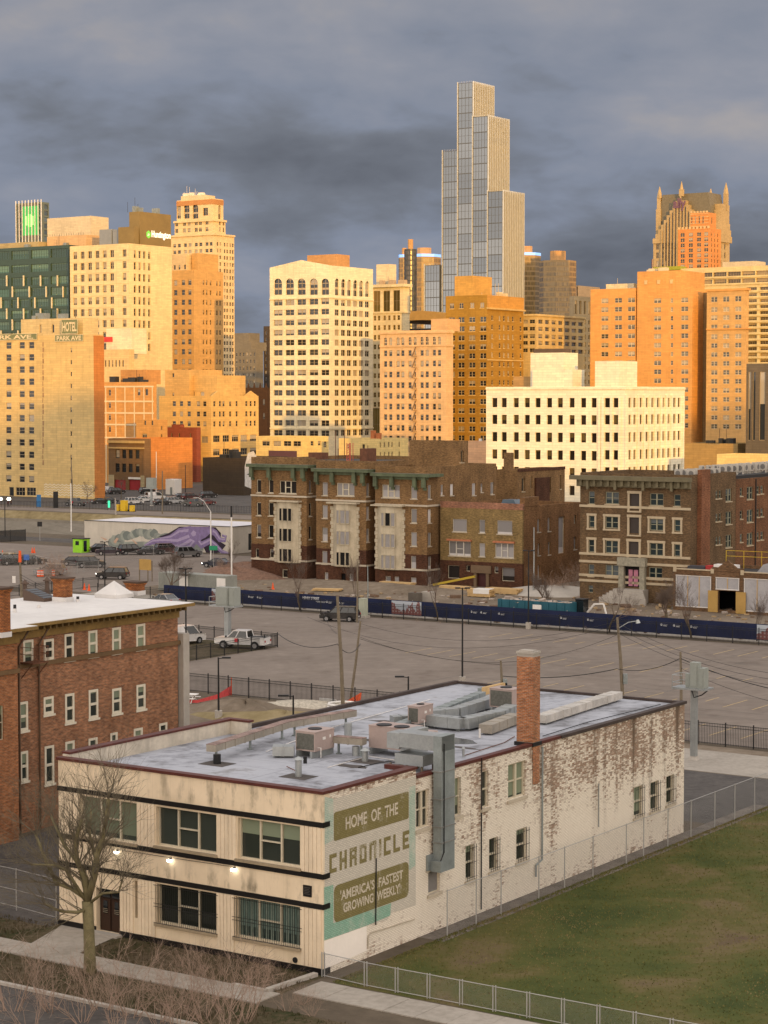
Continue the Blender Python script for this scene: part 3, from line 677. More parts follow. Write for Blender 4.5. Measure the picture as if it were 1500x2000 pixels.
# lit lamps along their conduit
LITE = emis('lamp_light', (1.0, .95, .82), 9.0)
pl = []
for x, y in ((231, 1664), (334.5, 1680), (459, 1698)):
    u, z = CH.pt('L', x, y); pl.append((u, z)); q = MB(); q.box(u - .10, u + .10, -.22, -.08, z - .05, z + .05); q.box(u - .05, u + .05, -.10, -.002, z + .052, z + .12, 1); q.build('wall_lamp', [LITE, BLACK], CH.root)
CH.part('conduit', BLACK, lambda q: q.tube([(u, -.05, z + .13) for u, z in pl], .015, 4))
u, z = CH.pt('L', 601, 1740)
def plaque(q):
    q.box(u - .24, u + .24, -.05, -.002, z - .27, z + .27, 0)
    for k in range(5): q.box(u - .17, u + .17 - .06 * (k % 2), -.055, -.0505, z + .15 - k * .075, z + .17 - k * .075, 1)
CH.part('plaque', [BANDM, mat('plaque_lines', (.1, .09, .08), .5)], plaque)
u, z = CH.pt('L', 577, 1875); CH.part('vent', BLACK, lambda q: q.tube([(u, -.05, z), (u, -.001, z)], .14, 14))
# painted advertisement
mz = lambda x, y: CH.pt('R', x, y)
OLIVE = wallpaint('olive_paint', (0.235, 0.20, 0.085), .30, (.54, .64)); OLIVEF = wallpaint('faded_olive', (0.235, 0.20, 0.09), .8, (.50, .64)); MINT = wallpaint('mint_paint', (0.28, 0.47, 0.36), .5, (.5, .66)); CREAM = wallpaint('cream_letters', (0.64, 0.57, 0.45), .3)
LWHITE = wallpaint('limewash', (0.62, 0.575, 0.49), .2)
def rrect(q, u0, u1, z0, z1, r, x):
    pts = []
    for cx, cz, a0 in ((u1 - r, z1 - r, 0), (u0 + r, z1 - r, 90), (u0 + r, z0 + r, 180), (u1 - r, z0 + r, 270)):
        for k in range(5): a = rad(a0 + k * 22.5); pts.append((x, cx + r * math.cos(a), cz + r * math.sin(a)))
    q.face(pts)
def strip(x0, pts): q = MB(); q.face([(x0, *CH.pt('R', a, b)) for a, b in pts]); return q
ad = MB(); ad.face([(.003, *mz(a, b)) for a, b in ((635, 1565), (812, 1515), (812, 1700), (812, 1768), (765, 1783), (756, 1797), (700, 1812), (633, 1834))])
adv = link('painted_sign', ad.data('painted_sign', LWHITE), CH.root)
strip(.006, ((633, 1733), (651, 1728), (651, 1803), (764, 1764), (762, 1788), (716, 1808), (633, 1837))).build('mint_ground', MINT, adv); strip(.005, ((633, 1838), (716, 1809), (716, 1857), (633, 1893))).build('limewash', mat('smooth_limewash', (.82, .76, .69), .85, var=.06), adv)
strip(.006, ((634, 1556), (651, 1560), (651, 1640), (634, 1650))).build('mint_ground', wallpaint('pale_mint', (.42, .53, .44), .6, (.45, .6)), adv)
strip(.006, ((799, 1538), (811, 1534), (811, 1690), (799, 1700))).build('mint_ground', MATS['pale_mint'], adv)
u0, u1 = mz(651.8, 1640)[0], mz(798, 1570)[0]
zA1, zA0 = mz(725, 1566)[1], mz(725, 1621)[1]; zB1, zB0 = mz(725, 1706)[1], mz(725, 1777)[1]
q = MB(); rrect(q, u0, u1, zA0, zA1, .12, .009); q.build('sign_panel', OLIVE, adv)
q = MB(); rrect(q, u0, u1, zB0, zB1, .3, .009); q.build('sign_panel', OLIVE, adv)
um = (u0 + u1) / 2
hA = zA1 - zA0; text('HOME  OF  THE', hA * .42, CREAM, adv, 'R', um, .013, zA0 + hA * .30, width=(u1 - u0) * .70, bold=.025, align='CENTER')
hB = zB1 - zB0
text("'AMERICA'S  FASTEST", hB * .26, CREAM, adv, 'R', um, .013, zB0 + hB * .56, width=(u1 - u0) * .84, bold=.025, align='CENTER')
text("GROWING  WEEKLY'", hB * .26, CREAM, adv, 'R', um, .013, zB0 + hB * .20, width=(u1 - u0) * .76, bold=.025, align='CENTER')
# CHRONICLE in tall squared letters
LET = {'C': 'tlb', 'H': 'lrm', 'A': 'tlrm', 'R': 'tlrmd', 'O': 'tlbr', 'N': 'lrtn', 'I': 'c', 'L': 'lb', 'E': 'tlbm'}
cu0, cz0, cz1 = mz(643, 1690)[0], mz(725, 1680)[1], mz(725, 1644)[1]; cu1 = mz(806, 1640)[0]; word = 'CHRONICLE'
pit = (cu1 - cu0) / 8.6; u = cu0; sw = .20
for ch in word:
    w = pit * .72 if ch != 'I' else sw + .02; q = MB(); b = LET[ch]; h = cz1 - cz0; e = .001
    def bb(a0, a1, b0, b1): q.face([(.009, u + a0, cz0 + b0), (.009, u + a1, cz0 + b0), (.009, u + a1, cz0 + b1), (.009, u + a0, cz0 + b1)])
    if 'l' in b: bb(0, sw, 0, h)
    if 'r' in b: bb(w - sw, w, 0, h)
    if 't' in b: bb(sw, w - sw if 'r' in b else w, h - sw, h)
    if 'b' in b: bb(sw, w - sw if 'r' in b else w, 0, sw)
    if 'm' in b: bb(sw, w - sw if 'r' in b else w * .85, h / 2 - sw / 2, h / 2 + sw / 2)
    if 'c' in b: bb(0, sw, 0, h)
    q.build('lettering', OLIVEF if ch in 'RONI' else OLIVE, adv); u += pit * (1.0 if ch != 'I' else .5)
# pipes on the wall
def pipe(px_pts, r=.05, off=.09, name='downpipe', m=GALVD): CH.part(name, m, lambda q: q.tube([(off, *CH.pt('R', a, b)) for a, b in px_pts], r, 6))
pipe([(1057, 1458), (1056, 1660), (1056, 1678), (1044, 1690), (1044, 1712)], .055)
pipe([(733, 1676), (732, 1806)], .03, .06, m=BLACK); pipe([(717, 1850), (718, 1828), (722, 1822), (808, 1795)], .03, .05, m=STONE)
pipe([(939, 1480), (938, 1776)], .035, .06, m=BLACK); pipe([(1168, 1530), (1168, 1615)], .03, .05)
# tall brick chimney rising from the side wall
cu, _ = CH.pt('R', 1040, 1450); cu2 = CH.pt('R', 1053.5, 1450)[0]; cz = CH.pt('R', 1040, 1272)[1]; cw = 1.0
CB = brick('chimney_brick', (0.40, 0.145, 0.05), (0.30, 0.10, 0.04), (0.30, 0.24, 0.18), .24, .085, .014, .3)
def chim(q):
    q.box(-cw, .03, cu, cu2, zr - .2, cz - .35, 0); q.box(-cw + .02, .01, cu + .02, cu2 - .02, cz - .349, cz - .18, 1); q.box(-cw - .03, .06, cu - .03, cu2 + .03, cz - .179, cz - .06, 1); q.box(-cw + .1, -.1, cu + .1, cu2 - .1, cz - .059, cz, 1)
    q.box(-.001, .03, cu + .02, cu2 - .02, CH.pt('R', 1047, 1530)[1], zr - .201, 0); q.box(-cw - .1, .1, cu - .1, cu2 + .1, zr + .002, zr + .2, 2)
CH.part('chimney', [CB, CONC, BLACK], chim)

# ---------------------------------------------------------------- on its roof
def onroof(px, py):
    p = gp(px, py, zr); d = p - CH.C; return d.dot(E1), d.dot(E2)
for k_, pts_ in enumerate((((640, 1500), (720, 1478), (800, 1490)), ((700, 1500), (760, 1488), (806, 1502)), ((905, 1478), (985, 1452), (1005, 1440)), ((520, 1470), (640, 1425), (840, 1368)), ((1060, 1440), (1150, 1412), (1290, 1378)), ((560, 1500), (585, 1512)))):
    q = MB(); q.tube([(*onroof(*p), zr + .03 + .01 * k_) for p in pts_], .025, 4); q.build('roof_pipe', (WHITE, BLACK, RUST)[k_ % 3], CH.root)
def rt(name, label, cat, px, py, group=None, rz=0.0):
    u, v = onroof(px, py); p = CH.C + E1 * u + E2 * v + Vector((0, 0, zr + .004)); return thing(name, label, cat, p, -GA + rz, group)
PINKM = mat('pinkish_casing', (.36, .285, .26), .6, var=.12); COIL = mat('condenser_coil', (.12, .12, .105), .7, var=.4, scale=6)
def ac(px, py, a, b, h, label, coil='L', hood=False, fans=1, leg=.35):
    o = rt('rooftop_unit', label, 'air conditioner', px, py, 'air conditioning units on the flat roof')
    q = MB(); q.box(-a, 0, 0, b, leg, leg + h); q.box(-a - .02, .02, -.02, b + .02, leg + h + .001, leg + h + .05); q.build('casing', PINKM, o)
    q = MB()
    if coil == 'L':
        n = 14
        for k in range(n): x = -a + .08 + (a - .16) * k / n; q.box(x, x + (a - .16) / n * .6, -.025, -.002, leg + .1, leg + h - .1)
        q.box(-a + .06, -.06, -.012, -.001, leg + .08, leg + h - .08)
    else: q.box(-.7, -.1, -.012, -.001, leg + .3, leg + h - .2)
    q.build('coil_panel', COIL, o)
    for k in range(fans): f = MB(); f.cyl(-a * .5 if fans == 1 else -a * (.25 + .45 * k), b * .5 if fans == 1 else b * .25, leg + h + .05, leg + h + .1, min(a, b) * .3, n=16); f.build('fan_guard', BLACK, o)
    for x in (-a + .1, -.25): q = MB(); q.box(x, x + .14, -.1, b + .1, 0, leg - .001); q.build('skid', GALV, o)
    if hood: q = MB(); q.extr([(0.001, leg + .3), (.9, leg + .3), (1.2, leg + .55), (1.0, leg + h * .9), (0.001, leg + h * .9)], .2, b - .1); q.build('hood', PINKM, o)
    q = MB(); q.tube([(.05, .2, leg + .2), (.25, .2, leg + .22), (.25, .2, .05)], .025, 5); q.build('drain_pipe', WHITE, o)
    for c0, c1, d0, d1 in ((.4, .55, .55, .7), (.75, .82, .6, .75)): q = MB(); q.box(.001, .012, b * c0, b * c1, leg + h * d0, leg + h * d1); q.build('data_plate', WHITE, o)
    return o
ac(615, 1482, 1.25, 1.75, 1.0, 'pinkish rooftop unit with a grille panel, closest to the front parapet')
ac(797, 1481, 2.5, 1.4, 1.15, 'long two fan pinkish rooftop unit joined to the big wall duct', coil='', hood=True, fans=2)
ac(818, 1426, .75, 1.5, .95, 'small square pinkish rooftop unit between the two duct runs')
ac(1001, 1396, 1.6, 1.2, 1.1, 'pinkish rooftop unit standing behind the brick chimney top')
def duct(label, pts, w, h, m=GALV, z=0.5, legs=True, name='roof_duct', seams=True, rustcap=False):
    """pts: (px,py) of the run on the roof plane"""
    o = rt(name, label, 'duct', *pts[0], 'sheet metal ducts across the flat roof')
    P = [Vector((*onroof(*p), 0)) for p in pts]; P = [p - P[0] for p in P]; q = MB(); c = MB()
    for a, b in zip(P, P[1:]):
        q.bar(a + Vector((0, 0, z + h / 2)), b + Vector((0, 0, z + h / 2)), w, h)
        if seams:
            L = (b - a).length; n = max(1, int(L / 1.2)); d = (b - a) / max(L, .01)
            for k in range(1, n + 1): s = a + d * (L * k / (n + 1)); q.bar(s + Vector((0, 0, z + h / 2)) - d * .02, s + Vector((0, 0, z + h / 2)) + d * .02, w + .05, h + .05)
    q.build('duct_body', m, o)
    if rustcap:
        k = MB()
        for a, b in zip(P, P[1:]): k.bar(a + Vector((0, 0, z + h + .012)), b + Vector((0, 0, z + h + .012)), w + .04, .02)
        k.build('rusty_top', mat('patchy_rust', (.22, .15, .13), .7, var=.7, scale=1.3), o)
    if legs:
        for a, b in zip(P, P[1:]):
            n = max(1, int((b - a).length / 3))
            for k in range(n + 1):
                s = a.lerp(b, (k + .15) / (n + .3)); g = MB(); g.box(s.x - .05, s.x + .05, s.y - .05, s.y + .05, .06, z - .001); g.box(s.x - .12, s.x + .12, s.y - .12, s.y + .12, 0, .06); g.build('leg', GALVD, o)
    return o
TANM = mat('tan_sheet_metal', (.30, .27, .225), .6, .2, var=.25)
duct('long rusty topped duct on posts reaching along the edge over the dirt yard', [(412, 1489), (560, 1440), (690, 1417)], .55, .36, TANM, .55, rustcap=True)
duct('short tan duct stub beside the grille fronted rooftop unit', [(655, 1472), (712, 1477)], .5, .35, TANM, .6, rustcap=True)
duct('galvanised duct linking the small square unit to the unit behind the chimney', [(833, 1420), (905, 1428), (975, 1412), (1000, 1400)], .8, .6, GALV, .15)
duct('bent galvanised duct with a rusty lid near the small square unit', [(836, 1410), (890, 1404), (950, 1385), (972, 1377)], .7, .55, GALV, .12)
duct('pale duct crossing below the chimney foot', [(948, 1436), (1008, 1413)], .8, .5, TANM, .1)
duct('stepped pale duct running from the chimney to the far roof corner', [(1056, 1416), (1120, 1395), (1160, 1382), (1205, 1368)], .75, .45, mat('pale_duct', (.42, .40, .37), .7, var=.3, scale=1.0), .12)
duct('low duct along the edge beside the wooden lined hatch', [(760, 1437), (850, 1402), (940, 1366)], .6, .4, GALVD, .1)
duct('small duct box beside the utility pole', [(765, 1418), (800, 1416)], .7, .5, GALV, .08)
duct('duct transition under the grille fronted unit', [(533, 1478), (575, 1478)], .9, .5, GALV, .1, legs=False)
# big wall duct: out of the roof unit, over the parapet and down the wall
o = rt('wall_duct', 'large galvanised duct bent over the parapet and hung down the brick side', 'duct', 800, 1476)
ou, ov = onroof(800, 1476); base = zr + .004
wz0 = CH.pt('R', 875, 1700, .58)[1]
wa, wb = CH.pt('R', 862, 1600, .58)[0] - ov, CH.pt('R', 888, 1600, .58)[0] - ov; zb = wz0 - base; ztop = 1.95
q = MB(); q.box(-2.0 - ou, .58 - ou, wa + .05, wb - .05, ztop - .75, ztop); q.box(-2.2 - ou, -.5 - ou, wa - .05, wb, .35, .9); q.box(-2.75 - ou, -2.01 - ou, wa + .05, wb - .05, ztop - .85, ztop - .05); q.box(-2.7 - ou, -2.05 - ou, wb - .049, wb + 1.6, .6, ztop - .1); q.build('cross_run', GALV, o)
q = MB()
zz = [ztop + .02, ztop - 1.3, .2, -1.2, -2.6, -3.4, zb]
for a, b in zip(zz, zz[1:]): q.box(.1 - ou, .58 - ou, wa, wb, b + .002, a)
q.build('drop', GALVD, o)
for z in zz[2:-1]: q = MB(); q.box(.02 - ou, .62 - ou, wa - .06, wb + .06, z - .05, z + .01); q.build('bracket', mat('bracket_steel', (.2, .2, .19), .6), o)
q = MB(); q.box(-.02 - ou, .099 - ou, wa - .5, wa + .2, zb + .1, zb + .9); q.box(.1 - ou, .7 - ou, wa - .25, wa - .003, zb + .05, zb + .6); q.build('outlet', GALVD, o)
for x in (-2.6 - ou, -1.6 - ou, -.7 - ou):
    for y in (wa + .05, wb - .15): q = MB(); q.box(x, x + .1, y, y + .1, 0, .349); q.build('leg', WOODP, o)
q = MB(); q.tube([(.62 - ou, wa + .2, 1.6), (.62 - ou, wa + .2, zb + 1.0), (.6 - ou, wa - .1, zb + .6)], .03, 5); q.build('cable', BLACK, o)
def vent(px, py, label, r=.16, h=.75, cap=True, patch=True, m=GALV):
    o = rt('roof_vent', label, 'vent', px, py, 'vent pipes on the flat roof'); q = MB(); q.cyl(0, 0, 0, h, r); q.build('pipe', m, o)
    if cap: q = MB(); q.cyl(0, 0, h + .02, h + .16, r * 1.6, r * .3); q.cyl(0, 0, h - .02, h + .02, r * 1.1); q.build('cap', m, o)
    if patch: q = MB(); q.prism([(-.8, -.6), (.8, -.6), (.8, .6), (-.8, .6)], -.003, .012); q.build('flashing', mat('bitumen_patch', (.075, .065, .06), .9, var=.3), o)
vent(583, 1517, 'white capped vent pipe on a dark square patch', .17, .85)
vent(424, 1492, 'black based vent under the end of the rusty topped duct', .2, .5, False, True, BLACK)
vent(713, 1487, 'squat capped vent beside the two fan unit', .17, .55)
vent(680, 1440, 'fat galvanised flue under the rusty duct end', .22, .8, False, False)
vent(695, 1476, 'squat flue under the short tan duct stub', .2, .5, False, False)
vent(596, 1491, 'small black pipe in front of the grille fronted unit', .1, .35, False, False, BLACK)
vent(937, 1441, 'thin white pipe standing beside the dark puddle', .06, .5, False, False, WHITE)
vent(905, 1478, 'thin capped pipe near the brick side parapet', .07, .4, True, False)
o = rt('roof_hatch', 'low hatch box with warm wooden lining near the far roof edge', 'hatch', 946, 1358); q = MB(); q.box(-.2, 0, 0, 2.6, .0, .5); q.build('board', LUMBER, o); q = MB(); q.box(-.5, -.201, 0, 2.6, 0, .42); q.build('kerb', GALVD, o)
for k, (x, y, sx, sy) in enumerate(((880, 1447, 3.0, 2.2), (760, 1450, 4.5, .8), (900, 1460, 2.4, .5), (690, 1497, 1.8, .9), (780, 1412, 4, 1))):
    u, v = onroof(x, y); q = MB(); rr = random.Random(k); q.face([(u + sx * (1 + .25 * rr.uniform(-1, 1)) * math.cos(a) / 2, v + sy * (1 + .25 * rr.uniform(-1, 1)) * math.sin(a) / 2, zr + .004 + k * .0006) for a in [6.283 * j / 14 for j in range(14)]])
    q.build('roof_patch', mat('wet_patch', (.07, .07, .072), .12 if k == 0 else .5) if k == 0 else MATS['bitumen_patch'], CH.root)
# ---------------------------------------------------------------- unseen hall behind the viewpoint, outline shaped to cast shade over the near blocks
def hall():
    o = thing('shadow_hall', 'unseen long grey hall with two gabled towers, shaped to cast shade from the west', 'building', (72, -400, 0)); m = mat('hall_stone', (.33, .31, .28), .9, streak=.4)
    q = MB()
    for x0, x1, z in ((20, 99.5, 63), (141, 199.5, 62), (200, 329.5, 53), (330, 357.5, 56), (394, 520, 66)): q.box(x0, x1, -24, 0, 0, z + 18)
    q.build('wall', m, o)
    for x0, x1, z, g in ((100, 140.5, 66, 13), (358, 393.5, 82, 4)):
        t_ = MB(); xm = x0 + (x1 - x0) * .55; z += 18; t_.extr([(x0, 0), (x1, 0), (x1, z), (xm + 4, z + g), (xm - 4, z + g), (x0, z)], -26, 1); t_.build('tower', m, o)
    for k in range(24):
        x = 26 + k * 20
        if 352 < x < 394: continue
        w = MB(); w.box(x, x + 5, .01 if not 95 < x < 141 else 1.01, .1 if not 95 < x < 141 else 1.1, 8, 40); w.build('window', GLASS, o)
hall()
# ---------------------------------------------------------------- downtown
def fm(name, col, **k): return mat('face_' + name, (col[0] * .95, col[1] * .93, col[2] * .80), .85, var=k.pop('var', .16), scale=k.pop('scale', .12), streak=k.pop('streak', .3), block=k.pop('block', (2.4, .62)), **k)
def lin(a, b, n): return [a + (b - a) * i / (n - 1) for i in range(n)]
def ext(B, xl, xr, py): return B.pt('L', xl, py)[0], B.pt('R', xr, py)[0]
def cornice(B, x0, y1, z, h, out, m, name='cornice', xr=0.0, y0=0.0):
    """a moulding round the two seen faces"""
    B.bx(name, m, (x0, xr + out, y0 - out, y0 - .003, z, z + h), (xr + .003, xr + out, y0 - .002, y1, z, z + h))
def roofbits(B, n, x0, x1, y0, y1, z, seed=1, m=None):
    r = random.Random(seed)
    for k in range(n):
        w, d, h = r.uniform(1, 3), r.uniform(1, 3), r.uniform(.8, 2.6); x, y = r.uniform(x0, x1 - w), r.uniform(y0, y1 - d)
        if r.random() < .6: B.bx('roof_box', m or GALVD, (x, x + w, y, y + d, z, z + h))
        else: B.part('mast', m or FRAMED, lambda q: q.tube([(x, y, z), (x, y, z + h * 2.2)], .06, 4))
# A cream hotel with painted boards
CREAMW = fm('hotel', (.62, .46, .235), streak=.35, scale=.06); ORBR = fm('hotel_brick', (.50, .20, .06))
B = Bld('hotel', 'cream hotel block with painted rooftop lettering boards and a long blank wall', 'building', 185, 975); A_ = B
x0, y1 = ext(B, -60, 202, 700); zt_ = B.z(653); col3 = [17, 43, 61.5]; rows = lin(674.6, 935.3, 12)
hs = B.grid('L', col3, 10.4, rows, 13, 'sash', xref=40) + B.grid('L', [-12, -38], 10.4, rows, 13, 'sash', xref=0) + B.grid('L', [139], 3, lin(684, 940, 12), 9, 'plain', xref=139)
hs += [B.hole('L', 31, 49, 952, 968, 'grid'), B.hole('L', 52, 70, 952, 968, 'grid'), B.hole('L', 18, 27, 951, 974, 'plain')]
B.block(x0, 0, 0, y1, 0, zt_, CREAMW, L=hs, par=1, depth=.25)
B.bx('brick_return', ORBR, (.004, .25, -.01, y1, 0, zt_ - .3))
ph = [(B.pt('L', a, 640)[0], B.pt('L', b, 640)[0]) for a, b in ((31, 152), (120, 152))]; zp = B.z(622, 90)
B.block(ph[0][0], ph[0][1], 2, 8, zt_ - 1, zp, fm('hotel_pale', (.60, .48, .29)), name='penthouse', roofname='penthouse_roof', L=[B.hole('L', 77, 81, 634, 650, 'plain', -2), B.hole('L', 101, 106, 634, 650, 'plain', -2)])
SGN = mat('sign_green', (.17, .19, .10), .8, var=.25, scale=1.5); SLET = mat('sign_cream', (.62, .52, .34), .8, var=.2)
def board(xa, xb, ya, yb, body, y, h):
    a, z1 = B.pt('L', xa, ya, -y); b_, z0 = B.pt('L', xb, yb, -y); z0 = B.pt('L', (xa + xb) / 2, yb, -y)[1]; z1 = B.pt('L', (xa + xb) / 2, ya, -y)[1]
    o = B.bx('painted_board', SGN, (a, b_, y - .12, y - .004, z0, z1)); o2 = MB(); e = .12
    for q in ((a, b_, z0, z0 + e), (a, b_, z1 - e, z1), (a, a + e, z0 + e, z1 - e), (b_ - e, b_, z0 + e, z1 - e)): o2.box(q[0], q[1], y - .15, y - .121, q[2], q[3])
    o2.build('board_border', SLET, o)
    text(body, (z1 - z0) * h, SLET, o, 'L', (a + b_) / 2, y - .15, z0 + (z1 - z0) * (1 - h) / 2, width=(b_ - a) * .86, bold=.03, align='CENTER')
board(120, 152.5, 623.5, 652, 'HOTEL', -.02, .62); board(107.5, 163, 653.5, 667, 'PARK AVE', -.02, .62); board(-30, 73, 652, 664.5, 'PARK AVE.', -.02, .6)
B.part('brick_scar', mat('scar', (.30, .19, .10), .9, var=.4), lambda q: [q.box(B.pt('L', 83, y)[0], B.pt('L', 83, y)[0] + random.Random(y).uniform(.2, .6), -.03, -.002, B.z(y + 9, 83), B.z(y, 83)) for y in range(668, 905, 11)])
def chev(q):
    for j in range(5):
        P = [(B.pt('L', 86 + k * 4.0, 960)[0], .5 + j * .66 + (k % 2) * .4) for k in range(25)]
        for a, b in zip(P, P[1:]): q.face([(a[0], -.02, a[1]), (b[0], -.02, b[1]), (b[0], -.02, b[1] + .26), (a[0], -.02, a[1] + .26)])
B.part('painted_pattern', mat('pattern_pale', (.62, .55, .40), .9), chev); B.done(); roofbits(B, 5, ph[0][0], ph[0][1] - 3, 3, 7, zp - .5, 4)
# B green glass office
GG = glassmat('green_glass', (.02, .05, .04), (.105, .20, .145), .9, .04); GGL = mat('green_spandrel', (.035, .065, .05), .3); FIN = mat('pale_fin', (.62, .56, .40), .6)
B = Bld('glass_office', 'green glass office block with staggered white fins behind the cream hotel', 'building', 136, 700, 769)
x0, y1 = ext(B, -60, 150, 560); zt_ = B.z(478)
rows = [497, 524] + lin(549, 678, 7); hh = [17, 15] + [16] * 7; hs = []
for r_, h_ in zip(rows, hh): hs += B.grid('L', lin(-38, 116, 5), 34, [r_], h_, 'grid', xref=60)
B.block(x0, -.05, 0, 25, 0, zt_, GGL, L=hs, glass=GG, frame=mat('green_frame', (.03, .06, .05), .3), depth=.5)
for k, r_ in enumerate(rows[2:]):
    for c in range(6):
        x = -20 + c * 33 + (k % 3) * 11
        if x < 134: B.bx('fin', FIN, (B.pt('L', x, r_)[0], B.pt('L', x, r_)[0] + .45, -.4, -.003, B.z(r_ + 10, x), B.z(r_ - 11, x)))
B.bx('roof_screen', fm('screen', (.40, .33, .20)), (B.pt('L', -40, 470)[0], B.pt('L', 60, 470)[0], 4, 12, zt_ - .5, B.z(466))); roofbits(B, 8, x0 + 5, -6, 2, 10, zt_ - .5, 5); B.done()
# C cream office block with lettered roof box
CC = fm('office_cream', (.74, .60, .385), scale=.05); BRZ = mat('bronze_box', (.21, .15, .055), .6, var=.15, scale=.2)
B = Bld('office_tower', 'cream office block with a bronze lettered box and grey coolers on its roof', 'building', 253, 700, 745)
x0, y1 = ext(B, 137, 336, 560); zt_ = B.z(475); rows = lin(497, 678, 9)
hs = B.grid('L', [146.7, 161, 175.5, 190, 204.2, 218.7, 243], 7.6, rows, 14, 'pair', xref=190)
hr = B.grid('R', [263.7, 273, 282, 291.7], 4.6, rows, 14.5, 'sash', xref=270)
B.block(x0, 0, 0, y1, 0, zt_, CC, L=hs, R=hr, depth=.5, par=1.2)
B.bx('wall_joint', fm('joint', (.60, .46, .27)), *[(x0, .03, -.03, -.002, B.z(y), B.z(y) + .12) for y in lin(508, 690, 9)])
B.bx('roof_box', BRZ, (B.pt('L', 231, 460, -3)[0], B.pt('L', 262, 460, -3)[0], 3, 5.5, zt_ - 1, B.z(441)))
sa, sb = B.pt('R', 273, 450, -2)[0], B.pt('R', 334, 450, -2)[0]; sz = B.pt('R', 300, 416, -2)[1]
B.bx('sign_box', BRZ, (-7, -2, sa, sb, zt_ - .8, sz))
LG = emis('lit_green', (.13, .42, .05), .9); LW = emis('lit_white', (.9, .88, .75), .9)
text('Huntington', (sz - zt_) * .19, LW, B.root, 'R', B.pt('R', 296, 460, -2)[0], -1.95, B.pt('R', 312, 464, -2)[1], width=B.pt('R', 333, 460, -2)[0] - B.pt('R', 296, 460, -2)[0], bold=.03)
hx, hz = B.pt('R', 290, 458, -2)
B.part('sign_emblem', [LG, LW], lambda q: (q.face([(-1.95, hx + 1.15 * math.sin(a) * 1.2, hz + 1.5 * math.cos(a)) for a in [-6.283 * k / 6 for k in range(6)]][::-1]), [q.bar((-1.93, hx - .5 + j * .5, hz - .5), (-1.93, hx - .1 + j * .5, hz + .3), .02, .16, 1) for j in range(2)]))
for xa, xb in ((176, 200), (202, 229)): B.bx('cooling_tower', mat('cooler_grey', (.22, .24, .26), .6), (B.pt('L', xa, 460)[0], B.pt('L', xb, 460)[0], 5, 10, zt_ - 1, B.z(447, xa)))
roofbits(B, 6, -8, -3, 8, 24, sz - .1, 6); B.done()
B = Bld('roof_house', 'long peach plant room under a pale box on the cream office roof', 'building', 170, 700, 775); x0, _ = ext(B, 92, 171, 470)
B.block(x0, 0, 0, 12, 0, B.z(458), fm('peach', (.62, .42, .26)), name='wall'); xa = B.pt('L', 78, 440)[0]
B.block(xa, B.pt('L', 163, 440)[0], 4, 14, B.z(470), B.z(422, 130), fm('pale_box', (.60, .52, .42)), name='upper_box', roofname='upper_roof')
B.part('railing', FRAMED, lambda q: [q.tube([(x0 + k * 1.2, .3, B.z(458)), (x0 + k * 1.2, .3, B.z(453))], .05, 4) for k in range(int(-x0 / 1.2))]); B.done()
# D glass tower with lit green emblem
B = Bld('glass_tower', 'distant glass tower with white fins and a glowing green emblem near its top', 'building', 84, 700, 1010)
x0, y1 = ext(B, 32, 96, 420); zt_ = B.z(394); DG = glassmat('slate_glass', (.03, .045, .06), (.06, .08, .09), .5)
rows = lin(404, 640, 20)
B.block(x0, 0, 0, y1, 0, zt_, mat('slate_wall', (.11, .135, .12), .4), L=B.grid('L', [39, 77], 9, rows, 9, 'plain', xref=60) , R=B.grid('R', [90], 7, rows, 9, 'plain', xref=90), glass=DG, frame=FRAMED)
LG2 = emis('lit_panel', (.03, .28, .06), .75)
ea, eb = B.pt('L', 45, 430)[0], B.pt('L', 76, 430)[0]; B.bx('lit_panel', LG2, (ea, eb, -.15, -.003, B.z(458), B.z(401)))
em = ea * .55 + eb * .45; ez = B.z(429)
B.part('emblem', emis('lit_lime', (.25, .75, .2), .8), lambda q: [q.bar((em + s * 1.6, -.3, ez - 3.6 + abs(s)), (em + s * 1.6, -.3, ez + 3.4 - abs(s)), .9, .1) for s in (-1.3, -.45, .45, 1.3)])
for k in range(9):
    u = x0 + (-x0) * k / 8; B.bx('fin', WHITE, (u - .16, u + .16, -.5, -.16, 0, zt_ + 1.2))
B.done()
# E tall stepped cream tower
TT = fm('tower_cream', (.72, .56, .36), scale=.06); TB = fm('tower_brick', (.50, .24, .10))
B = Bld('tall_tower', 'tall cream tower with an arched brick crown and rooftop antennas', 'building', 419, 700, 1000)
x0, y1 = ext(B, 330, 458, 600); rows = lin(478, 760, 23)
B.block(x0, 0, 0, y1, 0, B.z(458), TT, L=B.grid('L', [341, 350, 362, 371, 383, 392, 404, 412], 6, rows, 7, 'sash', xref=380), R=B.grid('R', [425, 430.5, 439, 444, 450, 455], 3.2, rows, 7.5, 'sash', xref=440), depth=.4)
xa, xb = B.pt('L', 337, 420)[0], B.pt('L', 412, 420)[0]; yb = B.pt('R', 446, 420)[0]
B.block(xa, xb, 1.5, yb, B.z(460), B.z(430), TT, name='upper_wall', roofname='upper_roof', L=B.grid('L', [345, 360, 369, 383, 391, 404], 6, [436, 449], 8, 'pair', xref=380, off=-1.5), R=B.grid('R', [429, 436, 442], 3, [436, 449], 9, 'sash', xref=435, off=-2), depth=.4)
B.block(xa + 1, xb - .5, 2, yb - 1, B.z(431), B.z(388, 390), TT, name='crown', roofname='crown_roof', L=[B.hole('L', a, b, 399, 427, 'arch', -2) for a, b in ((343, 353), (359, 370), (376, 387))] + [B.hole('L', 396, 406, 406, 421, 'pair', -2)], R=[B.hole('R', a, b, 401, 428, 'arch', -3) for a, b in ((424, 429), (434, 439))], depth=.7)
